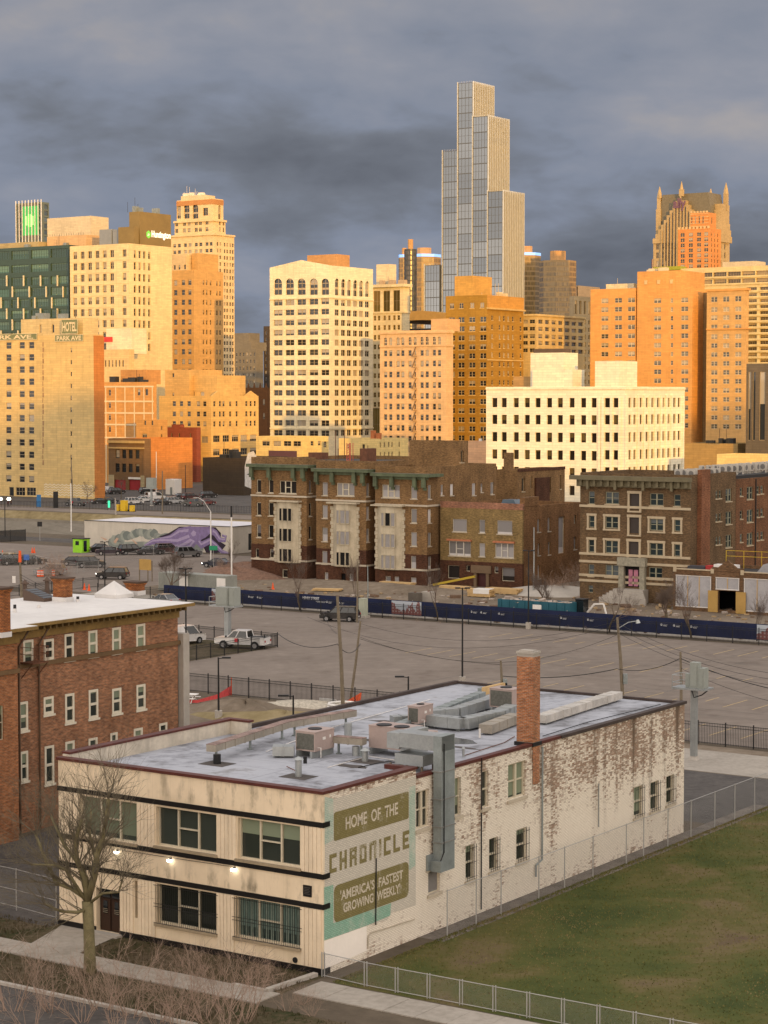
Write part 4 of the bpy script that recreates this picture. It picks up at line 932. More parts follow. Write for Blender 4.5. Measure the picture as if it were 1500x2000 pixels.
cornice(B, xa, yb, B.z(431), 1.0, .9, TT, 'ledge', xb, 1.5); cornice(B, x0, y1, B.z(459), .8, .7, TT, 'ledge'); cornice(B, xa + 1, yb - 1, B.z(399, 390), 2.3, .25, TB, 'crown_band', xb - .5, 2)
B.bx('penthouse', fm('pale_ph', (.66, .55, .40)), (xa + 2, xb - 7, 4, 12, B.z(392), B.z(381, 360))); roofbits(B, 14, xa + 2, xb - 6, 4, 12, B.z(382, 370), 7, mat('antenna_white', (.7, .62, .5), .6)); B.done()
# F orange tower before it
FO = fm('orange_brick', (.60, .36, .15), scale=.06)
B = Bld('brick_tower', 'narrow orange brick tower standing before the tall cream tower', 'building', 379, 700, 847); x0, y1 = ext(B, 325, 436, 600)
rows = lin(552, 745, 11)
B.block(x0, 0, 0, y1, 0, B.z(527), FO, L=B.grid('L', [342.7, 357.7, 370.3], 7, rows, 10.5, 'sash', xref=357), R=B.grid('R', [397.7, 404, 411.5, 424, 430], 3, rows, 9.5, 'sash', xref=400), depth=.4)
B.block(B.pt('L', 362, 500)[0], -1, 4, y1 - 2, B.z(527) - 1, B.z(493), FO, name='upper_wall', roofname='upper_roof'); B.block(x0, B.pt('L', 360, 510)[0], 1, 10, B.z(527) - 1, B.z(497, 345), fm('pale_rear', (.66, .50, .32)), name='penthouse', roofname='penthouse_roof', L=B.grid('L', [341, 350, 361], 4, [522], 9, 'plain', xref=350, off=-1)); B.done()
# pale arcade and red lettered sign between hotel and office
B = Bld('arcade_building', 'low cream building with dark slots and a red lettered wall beside the hotel', 'building', 252, 700, 716); x0, y1 = ext(B, 185, 262, 680)
B.block(x0, 0, 0, y1, 0, B.z(682), fm('arcade', (.68, .50, .28)), L=B.grid('L', lin(206, 240, 6), 3, [710], 13, 'plain', xref=220)); B.block(x0, -4, 6, 14, B.z(690), B.z(640, 231), fm('arcade_white', (.76, .68, .55)), name='upper_wall', roofname='upper_roof')
o = B.bx('red_sign', mat('red_sign', (.55, .05, .04), .6), (B.pt('L', 196, 663, -6)[0], B.pt('L', 220, 663, -6)[0], 5.8, 5.99, B.pt('L', 210, 668, -6)[1], B.pt('L', 210, 658, -6)[1])); B.done()
# G orange building with white grid
B = Bld('grid_building', 'orange brick building striped with a white concrete grid next to the hotel', 'building', 300, 700, 640); x0, y1 = ext(B, 190, 306, 800)
B.block(x0, 0, 0, y1, 0, B.z(746), fm('grid_brick', (.58, .30, .11)), L=B.grid('L', [214], 5, [767, 791, 815, 838], 12, 'sash', xref=214) + B.grid('L', [271, 286], 6, [766], 13, 'plain', xref=280))
GW = mat('grid_white', (.66, .53, .34), .8)
B.bx('concrete_grid', GW, *[(B.pt('L', x, 790)[0] - .18, B.pt('L', x, 790)[0] + .18, -.12, -.003, 0, B.z(755, x)) for x in (207, 226.5, 244.5, 262.5, 281.5, 298)])
B.bx('concrete_band', GW, *[(x0, .05, -.16, -.121, B.z(y) - .25, B.z(y) + .25) for y in (755, 784, 807, 830, 856)])
B.block(B.pt('L', 215, 740)[0], B.pt('L', 265, 740)[0], 5, 12, B.z(750), B.z(722, 240), fm('ph_red', (.52, .27, .11)), name='penthouse', roofname='penthouse_roof'); roofbits(B, 7, x0 + 1, -2, 1, 5, B.z(748), 9, FRAMED); B.done()
# H small annex, J dark red, I fire hall, K orange block, L dark low
B = Bld('brick_annex', 'small orange brick annex with a flat top behind the red door hall', 'building', 309, 800, 622); x0, y1 = ext(B, 266, 327, 830)
B.block(x0, 0, 0, y1, 0, B.z(820), fm('annex', (.55, .30, .11)), L=B.grid('L', [283, 297], 4, [826], 9, 'plain', xref=290) + [B.hole('L', 277, 287, 847, 858, 'grid')], R=B.grid('R', [316], 3, [836, 852], 8, 'plain', xref=316)); B.done()
B = Bld('fire_hall', 'brown brick hall with two red roller doors and an orange side wall', 'building', 282, 958); x0, y1 = ext(B, 212, 376, 900); zt_ = B.z(857)
dk = fm('hall_brown', (.20, .12, .065)); hs = B.grid('L', [229.5, 242.3, 255, 268.3], 8, [887, 914], 17, 'sash', xref=250)
B.block(x0, -.01, 0, 3, 0, zt_, dk, L=hs + [B.hole('L', 224, 245.5, 937, 957, 'none'), B.hole('L', 252, 274, 937, 957, 'none')], frame=FRAMED)
B.block(x0 + 1, 0, 3.01, y1, 0, zt_, fm('hall_orange', (.60, .24, .07), scale=.1), name='side_wall', roofname='side_roof')
for a, b in ((224, 245.5), (252, 274)): B.bx('roller_door', mat('red_door', (.28, .015, .02), .5), (B.pt('L', a, 950)[0], B.pt('L', b, 950)[0], .25, .34, 0, B.z(937, 250)))
B.bx('cornice', fm('hall_band', (.50, .36, .18)), (x0, .2, -.5, -.003, B.z(866), B.z(861)), (x0, .1, -.3, -.003, B.z(877), B.z(874))); B.bx('stone_base', fm('hall_base', (.45, .38, .26)), (x0, B.pt('L', 223, 950)[0], -.1, -.002, 0, B.z(929)), (B.pt('L', 275, 950)[0], .05, -.1, -.002, 0, B.z(929)))
B.bx('sign', WHITE, (B.pt('L', 251, 935)[0], B.pt('L', 275, 935)[0], -.15, -.05, B.z(936, 260), B.z(932, 260))); B.done()
B = Bld('red_building', 'dark red brick building with a stepped parapet behind the orange side wall', 'building', 384, 900, 655); x0, y1 = ext(B, 325, 392, 850)
B.block(x0, 0, 0, y1, 0, B.z(835), fm('dark_red', (.26, .07, .045)), L=B.grid('L', [335, 350, 372], 3, [850, 870, 905], 8, 'plain', xref=350)); B.block(B.pt('L', 335, 830)[0], B.pt('L', 352, 830)[0], 0.02, 2, B.z(835), B.z(829, 340), MATS['face_dark_red'], name='gable', roofname='gable_roof'); B.done()
KO = fm('orange_cream', (.66, .44, .185), scale=.07)
B = Bld('warehouse', 'five storey orange cream building with peaked parapets and steel windows', 'building', 412, 800, 660); x0, y1 = ext(B, 311, 505, 800); rw = [788.5, 808.5, 827.5]
B.block(x0, 0, 0, y1, 0, B.z(773), KO, L=B.grid('L', [340, 354, 369, 387, 399.5], 7, rw, 10, 'sash', xref=370) + [B.hole('L', 393, 406, 852, 865, 'grid')],
        R=B.grid('R', [419, 430, 437, 450, 462.5, 481.5, 490, 498], 4.2, rw, 10.5, 'sash', xref=455) + B.grid('R', [423, 441.5, 459.5, 476.5, 495], 13, [856, 882], 13, 'grid', xref=460), depth=.3)
B.block(x0, B.pt('L', 358, 740)[0], 3, 20, 0, B.z(722, 330), fm('k_tower', (.58, .37, .16)), name='upper_wall', roofname='upper_roof', L=B.grid('L', [338], 4, [733, 771], 8, 'plain', xref=338, off=-3))
B.block(B.pt('L', 358, 740)[0] + .05, B.pt('L', 404, 740)[0], 5, 20, B.z(775), B.z(733, 380), fm('k_low', (.62, .41, .18)), name='attic', roofname='attic_roof', L=B.grid('L', [376, 395], 8, [769], 8, 'plain', xref=385, off=-5))
for a, b in ((414, 438), (478, 503)):
    ya, yb = B.pt('R', a, 770)[0], B.pt('R', b, 770)[0]; z_ = B.z(773)
    B.part('gable', KO, lambda q: (q.face([(.0, ya, z_ + .01), (.0, yb, z_ + .01), (.0, (ya + yb) / 2, z_ + 1.6)]), q.face([(-.5, yb, z_ + .01), (-.5, ya, z_ + .01), (-.5, (ya + yb) / 2, z_ + 1.6)]), q.face([(0, ya, z_ + .01), (0, (ya + yb) / 2, z_ + 1.6), (-.5, (ya + yb) / 2, z_ + 1.6), (-.5, ya, z_ + .01)]), q.face([(0, (ya + yb) / 2, z_ + 1.6), (0, yb, z_ + .01), (-.5, yb, z_ + .01), (-.5, (ya + yb) / 2, z_ + 1.6)])))
B.done()
B = Bld('dark_shed', 'low dark brown shed with a pale painted portrait on its end wall', 'building', 476, 965, 566); x0, y1 = ext(B, 396, 520, 930)
B.block(x0, 0, 0, y1 + 10, 0, B.z(895), fm('shed', (.055, .04, .03)), roof=mat('shed_roof', (.03, .028, .028), .8)); u0_, z0_ = B.pt('R', 478, 935)
B.part('painted_panel', [mat('mural_white', (.55, .53, .5), .8, var=.3, scale=1.2), mat('mural_black', (.05, .05, .05), .8)], lambda q: (q.prism([], 0, 0) if 0 else q.face([(.02, z0_ * 0 + u0_ + a, 27 - 160 * 566 / F + b) for a, b in ((0, -2), (3.5, -3), (6, 0), (6, 5), (4, 7.5), (1.4, 7), (0, 3.5))], 0), [q.face([(.03, u0_ + a, 4.6 + b + .01 * k) for a, b in ((.8 + k * .9, 1.2 - k * .5), (2.2 + k * .9, 1.5 - k * .5), (2.0 + k * .9, .9 - k * .5))], 1) for k in range(4)]))
roofbits(B, 4, x0 + 3, -2, 1, 8, B.z(897), 11, FRAMED); B.done()
# far greyish and dark slivers
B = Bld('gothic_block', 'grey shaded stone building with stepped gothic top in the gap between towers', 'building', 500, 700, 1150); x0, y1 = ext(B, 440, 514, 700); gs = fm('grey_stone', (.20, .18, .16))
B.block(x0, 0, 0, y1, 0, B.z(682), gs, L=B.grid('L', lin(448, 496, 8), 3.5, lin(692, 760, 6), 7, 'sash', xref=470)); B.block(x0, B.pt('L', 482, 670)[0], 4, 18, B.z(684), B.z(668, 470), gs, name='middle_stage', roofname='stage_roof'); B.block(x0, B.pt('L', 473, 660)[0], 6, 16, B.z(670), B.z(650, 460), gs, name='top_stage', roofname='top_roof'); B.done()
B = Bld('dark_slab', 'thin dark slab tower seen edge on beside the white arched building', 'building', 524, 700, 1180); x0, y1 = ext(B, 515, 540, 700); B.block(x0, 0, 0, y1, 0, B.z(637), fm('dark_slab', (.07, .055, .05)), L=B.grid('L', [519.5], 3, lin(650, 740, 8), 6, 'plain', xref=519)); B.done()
B = Bld('church', 'dark brown brick building with pinnacles low in the gap between towers', 'building', 522, 800, 900); x0, y1 = ext(B, 450, 545, 780)
B.block(x0, 0, 0, y1, 0, B.z(757), fm('church', (.17, .075, .03)), L=B.grid('L', lin(465, 515, 5), 4, [785, 812], 12, 'arch', xref=490))
for k in range(6): B.part('pinnacle', MATS['face_church'], lambda q: q.cyl(x0 + 3 + k * (-x0 - 4) / 5, .6, B.z(758), B.z(748), .6, .15, 6))
B.done()
# M white building with arches
MW = fm('white_glazed', (.77, .70, .565), scale=.05)
B = Bld('arched_tower', 'white fourteen storey block with tall arched windows under a low gable', 'building', 643, 850, 745); x0, y1 = ext(B, 527, 728.5, 620); zt_ = B.z(518)
rows = lin(590, 846, 14); pc = [543, 566, 589, 612.7, 635.6]; rc = [658, 670.5, 682, 694, 705.5, 717]
hs = B.grid('L', pc, 17, rows, 11.2, 'pair', xref=590) + [B.hole('L', c - 7.7, c + 7.7, 544, 576, 'arch') for c in pc]
hr = B.grid('R', rc, 8.4, rows, 12, 'pair', xref=643) + [B.hole('R', c - 3.6, c + 3.6, 544 + (c - 658) * .09, 577 + (c - 658) * .05, 'arch') for c in rc]
B.block(x0, 0, 0, y1, 0, zt_, MW, L=hs, R=hr, depth=.45, par=1.5)
pk, zpk = B.pt('L', 588, 508)
B.part('gable', MW, lambda q: q.prism([], 0, 0) if 0 else [q.face(f) for f in ([(x0, -.01, zt_ + .01), (0, -.01, zt_ + .01), (pk, -.01, zpk)], [(0, .5, zt_ + .01), (x0, .5, zt_ + .01), (pk, .5, zpk)], [(0, -.01, zt_ + .01), (0, .5, zt_ + .01), (pk, .5, zpk), (pk, -.01, zpk)], [(x0, .5, zt_ + .01), (x0, -.01, zt_ + .01), (pk, -.01, zpk), (pk, .5, zpk)])])
cornice(B, x0, y1, B.z(582), .5, .35, MW, 'belt_course'); cornice(B, x0, y1, B.z(839), .5, .35, MW, 'belt_course')
B.bx('pier', MW, *[(B.pt('L', c, 700)[0] - .35, B.pt('L', c, 700)[0] + .35, -.14, -.003, 0, B.z(583)) for c in (554.5, 577.5, 601, 624)])
B.block(B.pt('L', 600, 500, -6)[0], B.pt('L', 658, 500, -6)[0], 6, 14, zt_ - 1.5, B.pt('L', 640, 497, -6)[1], fm('ph_brick', (.52, .29, .14)), name='penthouse', roofname='penthouse_roof'); roofbits(B, 12, -12, -2, 6, y1 - 4, zt_ - 1.2, 13, mat('roof_metal', (.55, .45, .32), .7)); B.done()
# N its neighbour
B = Bld('pale_office', 'pale office block with bronze bays and a white roof hut behind the arched building', 'building', 787, 850, 800); x0, y1 = ext(B, 715, 800, 620); zt_ = B.z(555); NW = fm('pale_office', (.70, .60, .43))
B.block(x0, 0, 0, y1, 0, zt_, NW, L=B.grid('L', [736, 755, 774.5], 13, [588], 41, 'grid', xref=755) + B.grid('L', [732, 740, 751, 760, 770, 778.5], 5, lin(621, 790, 10), 9.5, 'sash', xref=755) + [B.hole('L', 727, 741, 797, 860, 'grid')], glass=glassmat('bronze_glass', (.06, .045, .012), (.22, .15, .05), .8))
cornice(B, x0, y1, B.z(560), 1.1, 1.3, NW); cornice(B, x0, y1, B.z(611), .6, .4, NW, 'belt_course'); B.block(B.pt('L', 735, 530, -5)[0], B.pt('L', 760, 530, -5)[0], 5, 10, zt_ - 1, B.pt('L', 750, 516, -5)[1], fm('hut', (.7, .6, .46)), name='penthouse', roofname='penthouse_roof'); roofbits(B, 8, x0 + 4, -1, 1, 8, zt_ - .5, 15, mat('hvac_tan', (.4, .3, .2), .7)); B.done()
# O tan arched block
OT = fm('tan_brick', (.66, .455, .285), scale=.06)
B = Bld('tan_block', 'tan office block with paired arched top windows and a fire escape down its middle', 'building', 871, 870, 722); x0, y1 = ext(B, 742, 885, 700); rows = lin(689.5, 878, 10)
pc = [752.8, 762.8, 777.2, 786.5, 800.5, 824, 834, 848, 858]
B.block(x0, 0, 0, y1, 0, B.z(644), OT, L=B.grid('L', pc, 6.4, rows, 11.5, 'sash', xref=805) + B.grid('L', pc + [810.5], 6, [666.5], 16, 'arch', xref=805) + B.grid('L', [810.5], 3.5, rows, 10, 'plain', xref=805), depth=.35)
cornice(B, x0, y1, B.z(650), .7, .5, OT, 'belt_course'); cornice(B, x0, y1, B.z(676), .6, .35, OT, 'belt_course'); fe = B.pt('L', 810.5, 760)[0]
def fesc(q):
    for k, r_ in enumerate(rows):
        z = B.z(r_ + 7, 805); q.box(fe - 1, fe + 1, -1.0, -.3, z, z + .08); q.bar((fe - .8, -.6, z), (fe + .8, -.6, z + 3.4), .3, .1); q.box(fe - 1, fe + 1, -1.02, -.98, z + .5, z + .58); q.box(fe - 1, fe + 1, -1.02, -.98, z + .95, z + 1.02)
B.part('fire_escape', mat('rusty_iron', (.16, .08, .03), .8), fesc)
B.block(B.pt('L', 842, 630, -1)[0], 1e-3 - .01, 1, 9, B.z(646), B.z(622), fm('tan_ph', (.62, .40, .23)), name='penthouse', roofname='penthouse_roof'); B.done()
# P brown tower
PB = fm('brown_brick', (.35, .20, .035), scale=.07, var=.18)
B = Bld('brown_tower', 'brown brick hotel tower with white trimmed windows and a plain orange roof hut', 'building', 950.5, 880, 737); x0, y1 = ext(B, 870.5, 1022.5, 650); zt_ = B.z(576); rows = lin(624.5, 873, 15)
hs = B.grid('L', [882.4, 901, 922, 943.5], 12, rows, 10.4, 'pair', xref=905) + B.grid('L', [882.4, 901, 922, 941.5], 8, [597], 10.5, 'pair', xref=905)
hr = B.grid('R', [961.5, 976, 984.5, 993, 1002, 1017], 3.2, [620 + 18.1 * k for k in range(12)], 10, 'sash_s', xref=951)
B.block(x0, 0, 0, y1, 0, zt_, PB, L=hs, R=hr, depth=.3, par=1, sill=fm('trim', (.66, .52, .3)))
zc = B.pt('R', 955, 604)[1]
B.bx('sill', fm('trim2', (.56, .40, .18)), *[(h[0] - .2, h[1] + .2, -.12, -.004, h[2] - .28, h[2] - .03) for h in hs]); B.bx('upper_cladding', fm('orange_smooth', (.52, .28, .075)), (.004, .2, 0, y1, zc + .6, zt_)); B.bx('cornice', MATS['face_trim2'], (.004, .9, -.3, y1, zc, zc + .6)); zc2 = B.pt('R', 955, 704)[1]; B.bx('belt_course', MATS['face_trim2'], (.004, .4, -.1, y1, zc2, zc2 + .4))
B.block(B.pt('L', 888, 560, -1)[0], B.pt('L', 924, 560, -1)[0], 1, 14, zt_ - 1, B.pt('L', 905, 539, -1)[1], fm('hut_orange', (.56, .33, .10)), name='penthouse', roofname='penthouse_roof'); roofbits(B, 7, -6, -1, 4, y1 - 3, zt_ - .6, 17, mat('vent_cream', (.6, .48, .3), .7)); B.done()
# Q glass skyscraper of stepped slabs
HG = glassmat('sky_glass', (.15, .17, .195), (.225, .245, .265), .85, .06, .6, metal=.85, vary=False); FINM = mat('gold_fin', (.54, .54, .50), .45, .25); HW = mat('sky_frame', (.085, .095, .105), .4)
B = Bld('skyscraper', 'very tall stepped glass skyscraper with bright fins rising over the middle of downtown', 'building', 982.7, 600, 1190)
y1 = B.pt('R', 1022.5, 450)[0]; steps = [(831.5, 861, 518), (864, 893.2, 295), (894, 922.8, 162), (923.5, 952.8, 228), (953.5, 982.7, 374)]
for i, (xa, xb, yt) in enumerate(steps):
    ua, ub = B.pt('L', xa, 500)[0], B.pt('L', xb, 500)[0]; z_ = B.z(yt, (xa + xb) / 2); nxt = B.z(steps[i + 1][2], steps[i + 1][0]) if i < 4 else 0
    off = {0: 1.2, 1: 0, 2: .3, 3: .6, 4: 0.9}[i]; yb = y1 - (4 if i in (0,) else 0)
    n = max(5, int((635 - yt) / 9.9)); zz = lin(0, z_, max(3, int(z_ / 8.2))); q = MB(); hs = [(ua + .35, ub - .25, a + .18, b - .18, 'curtain') for a, b in zip(zz, zz[1:]) if b > 55]
    B.block(ua, ub, -off, yb, 0, z_, HW, L=hs, glass=HG, frame=HW, depth=.12, par=1.2, name='slab', roofname='slab_roof')
    B.bx('edge_fin', FINM, (ua - .1, ua + .25, -off - .6, -off - .01, 60 if i != 1 else 55, z_ + .8))
    zlo = max(55, nxt if nxt < z_ else z_ - 1)
    if i in (2, 3, 4):
        for k in range(13):
            y = -off + (yb + off) * k / 12 - (.3 if k == 12 else 0); B.bx('fin', FINM, (ub + .004, ub + .75, y, y + .42, zlo, z_ + .6))
        B.bx('glass_side', glassmat('gold_glass', (.19, .195, .185), (.27, .27, .25), .5, .1, metal=.8, vary=False), *[(ub + .0015, ub + .05, -off, yb, a + .1, b) for a, b in zip(lin(zlo, z_, 12), lin(zlo, z_, 12)[1:])])
    if i < 4: B.bx('parapet_rail', FINM, *[(ua + k * 1.1, ua + k * 1.1 + .1, -off + .3, -off + .4, z_, z_ + 1.0) for k in range(int((ub - ua) / 1.1))])
B.done()
# R distant round tower group
RG = glassmat('dark_gold_glass', (.11, .08, .04), (.30, .20, .08), .75, .2); RW = mat('gold_wall', (.30, .20, .09), .5)
def octower(label, xa, xb, yt, D, cyl=False, band=True):
    P0, P1 = dp(xa, yt, D), dp(xb, yt, D); r_ = (P1.x - P0.x) / 2; c = (P0 + P1) / 2; o = thing('round_tower' if cyl else 'slab_tower', label, 'building', (c.x, c.y, 0), rad(12)); h = c.z
    n = 28 if cyl else 8; ph = 0 if cyl else rad(22.5); poly = [(r_ * 1.04 * math.cos(ph + 6.2832 * k / n), r_ * 1.04 * math.sin(ph + 6.2832 * k / n)) for k in range(n)]
    q = MB(); q.prism(poly, 0, h); q.build('wall', mat('dark_tube', (.05, .05, .045), .35) if cyl else RW, o)
    g = MB(); fl = int((h - 40) / 4.6)
    for k in range(n):
        a, b = Vector((*poly[k], 0)), Vector((*poly[(k + 1) % n], 0)); nn_ = (a + b).normalized() * .12; m_ = 1 if cyl else 12
        for f_ in range(fl):
            z = h - 5 - f_ * 4.6
            for j in range(m_):
                s0, s1 = a.lerp(b, (j + .12) / m_) + nn_, a.lerp(b, (j + .88) / m_) + nn_
                g.face([(s0.x, s0.y, z), (s1.x, s1.y, z), (s1.x, s1.y, z + 3.2), (s0.x, s0.y, z + 3.2)])
    tag(g.build('window', glassmat('tube_glass', (.03, .03, .028), (.10, .085, .06), .5, .15) if cyl else RG, o), kind='stuff')
    if band:
        q = MB(); q.prism([(x * 1.015, y * 1.015) for x, y in poly], h, h + 2.6); q.build('lit_band', emis('blue_band', (.20, .42, .95), .75), o)
    q = MB(); q.cyl(0, 0, h + .1, h + 9, r_ * .45, r_ * .45, 10); q.build('roof_drum', fm('drum', (.5, .3, .15)), o)
    return o
octower('dark glass cylinder tower beside the slab with a blue lit band', 790, 813.5, 487, 1900, True, False)
octower('gold glass tower with a blue lit band west of the skyscraper', 797, 860, 503, 1985)
octower('small glass shaft with blue top peeping out by the dark cylinder', 779, 800, 503, 1990)
octower('gold glass tower with a blue lit band tucked behind the skyscraper flank', 1000, 1055, 500, 1960)
octower('plain bronze glass tower with an aerial on its drum', 1055, 1124, 510, 1900, False, False)
# S dark stadium-like roof
B = Bld('arena_roof', 'dark building with a long curved golden fascia between the tan block and the towers', 'building', 880, 700, 850); x0, y1 = ext(B, 770, 900, 630)
B.block(x0, 0, 2, 40, 0, B.z(640), fm('arena_dark', (.05, .05, .055)), L=B.grid('L', lin(795, 860, 5), 8, [625], 6, 'plain', xref=830, off=-2)); n = 10
B.part('curved_fascia', [mat('gold_fascia', (.34, .21, .06), .5)], lambda q: q.extr([(x0 + (-x0) * k / n, B.z(612) + 1.2 * math.sin(math.pi * k / n)) for k in range(n + 1)] + [(x0 + (-x0) * k / n, B.z(628) + .8 * math.sin(math.pi * k / n)) for k in range(n, -1, -1)], -3, 45)); B.done()
# T beige terraced office, U grey tower
B = Bld('beige_office', 'beige ribbon window office half in shadow beyond the white building', 'building', 1047, 800, 768); x0, y1 = ext(B, 1015, 1142, 650); BE = fm('beige', (.60, .46, .25)); rows = [628, 642, 656.5, 669.5, 684]
B.block(x0, 0, 0, y1, 0, B.z(613), BE, L=B.grid('L', [1025, 1039], 11, rows, 7.5, 'grid', xref=1035), R=B.grid('R', lin(1056, 1134, 7), 9, rows, 8, 'grid', xref=1050), depth=.5); cornice(B, x0, y1, B.z(617), .6, .5, BE); B.done()
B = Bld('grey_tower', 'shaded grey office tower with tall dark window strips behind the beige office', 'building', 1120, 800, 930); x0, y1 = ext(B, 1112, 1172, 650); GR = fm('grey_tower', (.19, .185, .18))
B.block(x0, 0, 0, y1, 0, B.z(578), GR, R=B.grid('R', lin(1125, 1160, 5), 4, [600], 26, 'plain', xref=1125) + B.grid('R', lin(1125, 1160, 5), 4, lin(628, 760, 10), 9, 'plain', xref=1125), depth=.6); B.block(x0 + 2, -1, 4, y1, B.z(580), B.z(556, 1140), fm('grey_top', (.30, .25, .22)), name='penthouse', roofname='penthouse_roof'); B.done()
# V orange hotel with three wings
VO = fm('orange_wing', (.66, .345, .125), scale=.06); VD = fm('wing_tan', (.58, .36, .16), scale=.06)
B = Bld('three_wing_hotel', 'big orange brick hotel of three wings with narrow dark light courts', 'building', 1456, 850, 725); XP = lambda x: B.pt('L', x, 650)[0]; rows = [587 + 17.4 * k for k in range(15)]; zw = B.z(564); WC = mat('white_sash', (.62, .52, .36), .6)
def wing(xa, xb, cols, w, yt, name, m, extra=(), st='pair', rr=None, dep=30): B.block(XP(xa), XP(xb), 0, dep, 0, B.z(yt, (xa + xb) / 2), m, L=B.grid('L', cols, w, rr or rows, 9.5, st, xref=(xa + xb) / 2) + list(extra), frame=WC, glass=glassmat('bright_blind', (.05, .045, .03), (.44, .36, .22), .72), name=name, roofname='roof', depth=.3)
wing(1153, 1241, [1181, 1207.5, 1233], 14, 564, 'wall', VO); wing(1244, 1352, [1284, 1337], 14, 564, 'wall', VO, B.grid('L', [1312], 5, rows, 9, 'sash', xref=1312))
wing(1380, 1456, [1394.7, 1418, 1441.5], 12.5, 564, 'wall', VD, B.grid('L', [1394.7, 1418, 1441.5], 12.5, [584, 639], 11, 'pair', xref=1418), rr=[604, 620] + [657 + 17.6 * k for k in range(11)], dep=2.6)
B.block(XP(1381), XP(1410), 2.62, 14, 0, B.z(567), VD, name='rear_wall', roofname='rear_roof')
B.block(XP(1352) + .05, XP(1380) - .05, 9, 28, 0, B.z(566), fm('shaded_court', (.30, .20, .10)), name='court_wall', L=[(XP(a), XP(a) + 1.6, B.z(r_ + 5), B.z(r_ - 5), 'sash') for a in (1358, 1367) for r_ in rows])  # court wall coloured darker than the wings, recess shade put into the brick
B.block(XP(1244), XP(1328), .02, 20, B.z(566), B.z(529, 1290), VO, name='attic', roofname='attic_roof'); B.bx('attic_ornament', fm('orn', (.66, .5, .3)), *[(XP(x), XP(x + 6), -.2, -.003, B.z(549), B.z(541)) for x in (1258, 1283, 1308)]); cornice(B, XP(1380), 2.6, B.z(643), .5, .5, VO, 'ledge'); cornice(B, XP(1380), 2.6, B.z(567), .8, .4, VO, 'ledge')
B.part('mast', RUST, lambda q: q.tube([(XP(1261), 5, B.z(530)), (XP(1261), 5, B.z(497))], .35, 5)); roofbits(B, 10, XP(1245), XP(1320), 1, 8, B.z(529), 21, mat('roof_tan2', (.6, .5, .35), .7)); roofbits(B, 6, XP(1160), XP(1235), 2, 8, zw, 22, mat('roof_tan2', (.6, .5, .35), .7)); B.bx('roof_hut', fm('hut2', (.7, .6, .45)), (XP(1168), XP(1222), 6, 12, zw - 1, B.z(553, 1190))); B.done()
# W balcony slab
B = Bld('balcony_slab', 'beige apartment slab with rows of balconies and white floor bands at the edge of downtown', 'building', 1560, 800, 930); XP2 = lambda x: B.pt('L', x, 600)[0]; WB = fm('slab_beige', (.66, .54, .32)); rows = [535, 549] + [564 + 11.7 * k for k in range(16)]
hs = []
for r_ in rows[:2]: hs += B.grid('L', lin(1378, 1545, 7), 26, [r_], 8.5, 'grid', xref=1430)
for r_ in rows[2:]: hs += B.grid('L', lin(1468, 1545, 4), 20, [r_], 6.5, 'grid', xref=1480)
B.block(XP2(1328), 0, 0, 18, 0, B.z(522, 1400), WB, L=hs, glass=glassmat('warm_glass', (.05, .035, .015), (.35, .25, .11), .6), depth=1.0); B.bx('balcony_rail', WB, *[(XP2(1363), 0, -.5, -.003, B.z(r_ + 7.5, 1430), B.z(r_ + 4, 1430)) for r_ in rows]); B.bx('green_band', mat('olive_edge', (.30, .31, .03), .7), (XP2(1277), XP2(1329), -1, 6, B.z(528, 1300), B.z(521, 1300)))
B.block(XP2(1405), XP2(1470), 3, 14, B.z(523), B.z(510, 1440), fm('slab_ph', (.58, .50, .40)), name='penthouse', roofname='penthouse_roof'); B.done()
# Y orange deco tower
B = Bld('deco_tower', 'orange brick deco tower with crenellated setbacks in front of the spired tower', 'building', 1384, 600, 1180); YO = fm('deco', (.62, .27, .10), scale=.05); XY = lambda x, y=500: B.pt('L', x, y)[0]; YY = lambda x: B.pt('R', x, 500)[0]; TR = fm('deco_trim', (.64, .46, .28)); xa = XY(1324)
B.block(xa, 0, 0, YY(1408), 0, B.z(445), YO, L=B.grid('L', [1333, 1349, 1365, 1379], 8, lin(458, 540, 9), 7.5, 'pair', xref=1355), R=B.grid('R', [1390, 1396, 1402], 2, lin(458, 540, 9), 7, 'plain', xref=1390), frame=TR)
xb = XY(1345); B.block(xb, XY(1380), 2, YY(1403), B.z(447), B.z(414), YO, name='upper_wall', roofname='upper_roof', L=B.grid('L', [1351, 1358, 1365.5, 1373], 2.5, [430], 15, 'plain', xref=1360, off=-2), R=B.grid('R', [1385, 1392], 2, [430], 12, 'plain', xref=1388, off=-1))
for k in range(5): z_ = B.z(444 - k * 0 + k * 3); B.bx('brick_band', TR, (xb, XY(1380) + .2, 1.8, 1.995, B.z(441 - k * 6), B.z(440 - k * 6)))
for k in range(9): B.bx('crenel', TR, (xa + k * (-xa) / 8.6, xa + k * (-xa) / 8.6 + 1.2, -.1, .8, B.z(446), B.z(441)))
for k in range(6): B.bx('crenel', TR, (xb + k * 1.9, xb + k * 1.9 + 1, 1.9, 2.8, B.z(414), B.z(410.5)))
B.done()
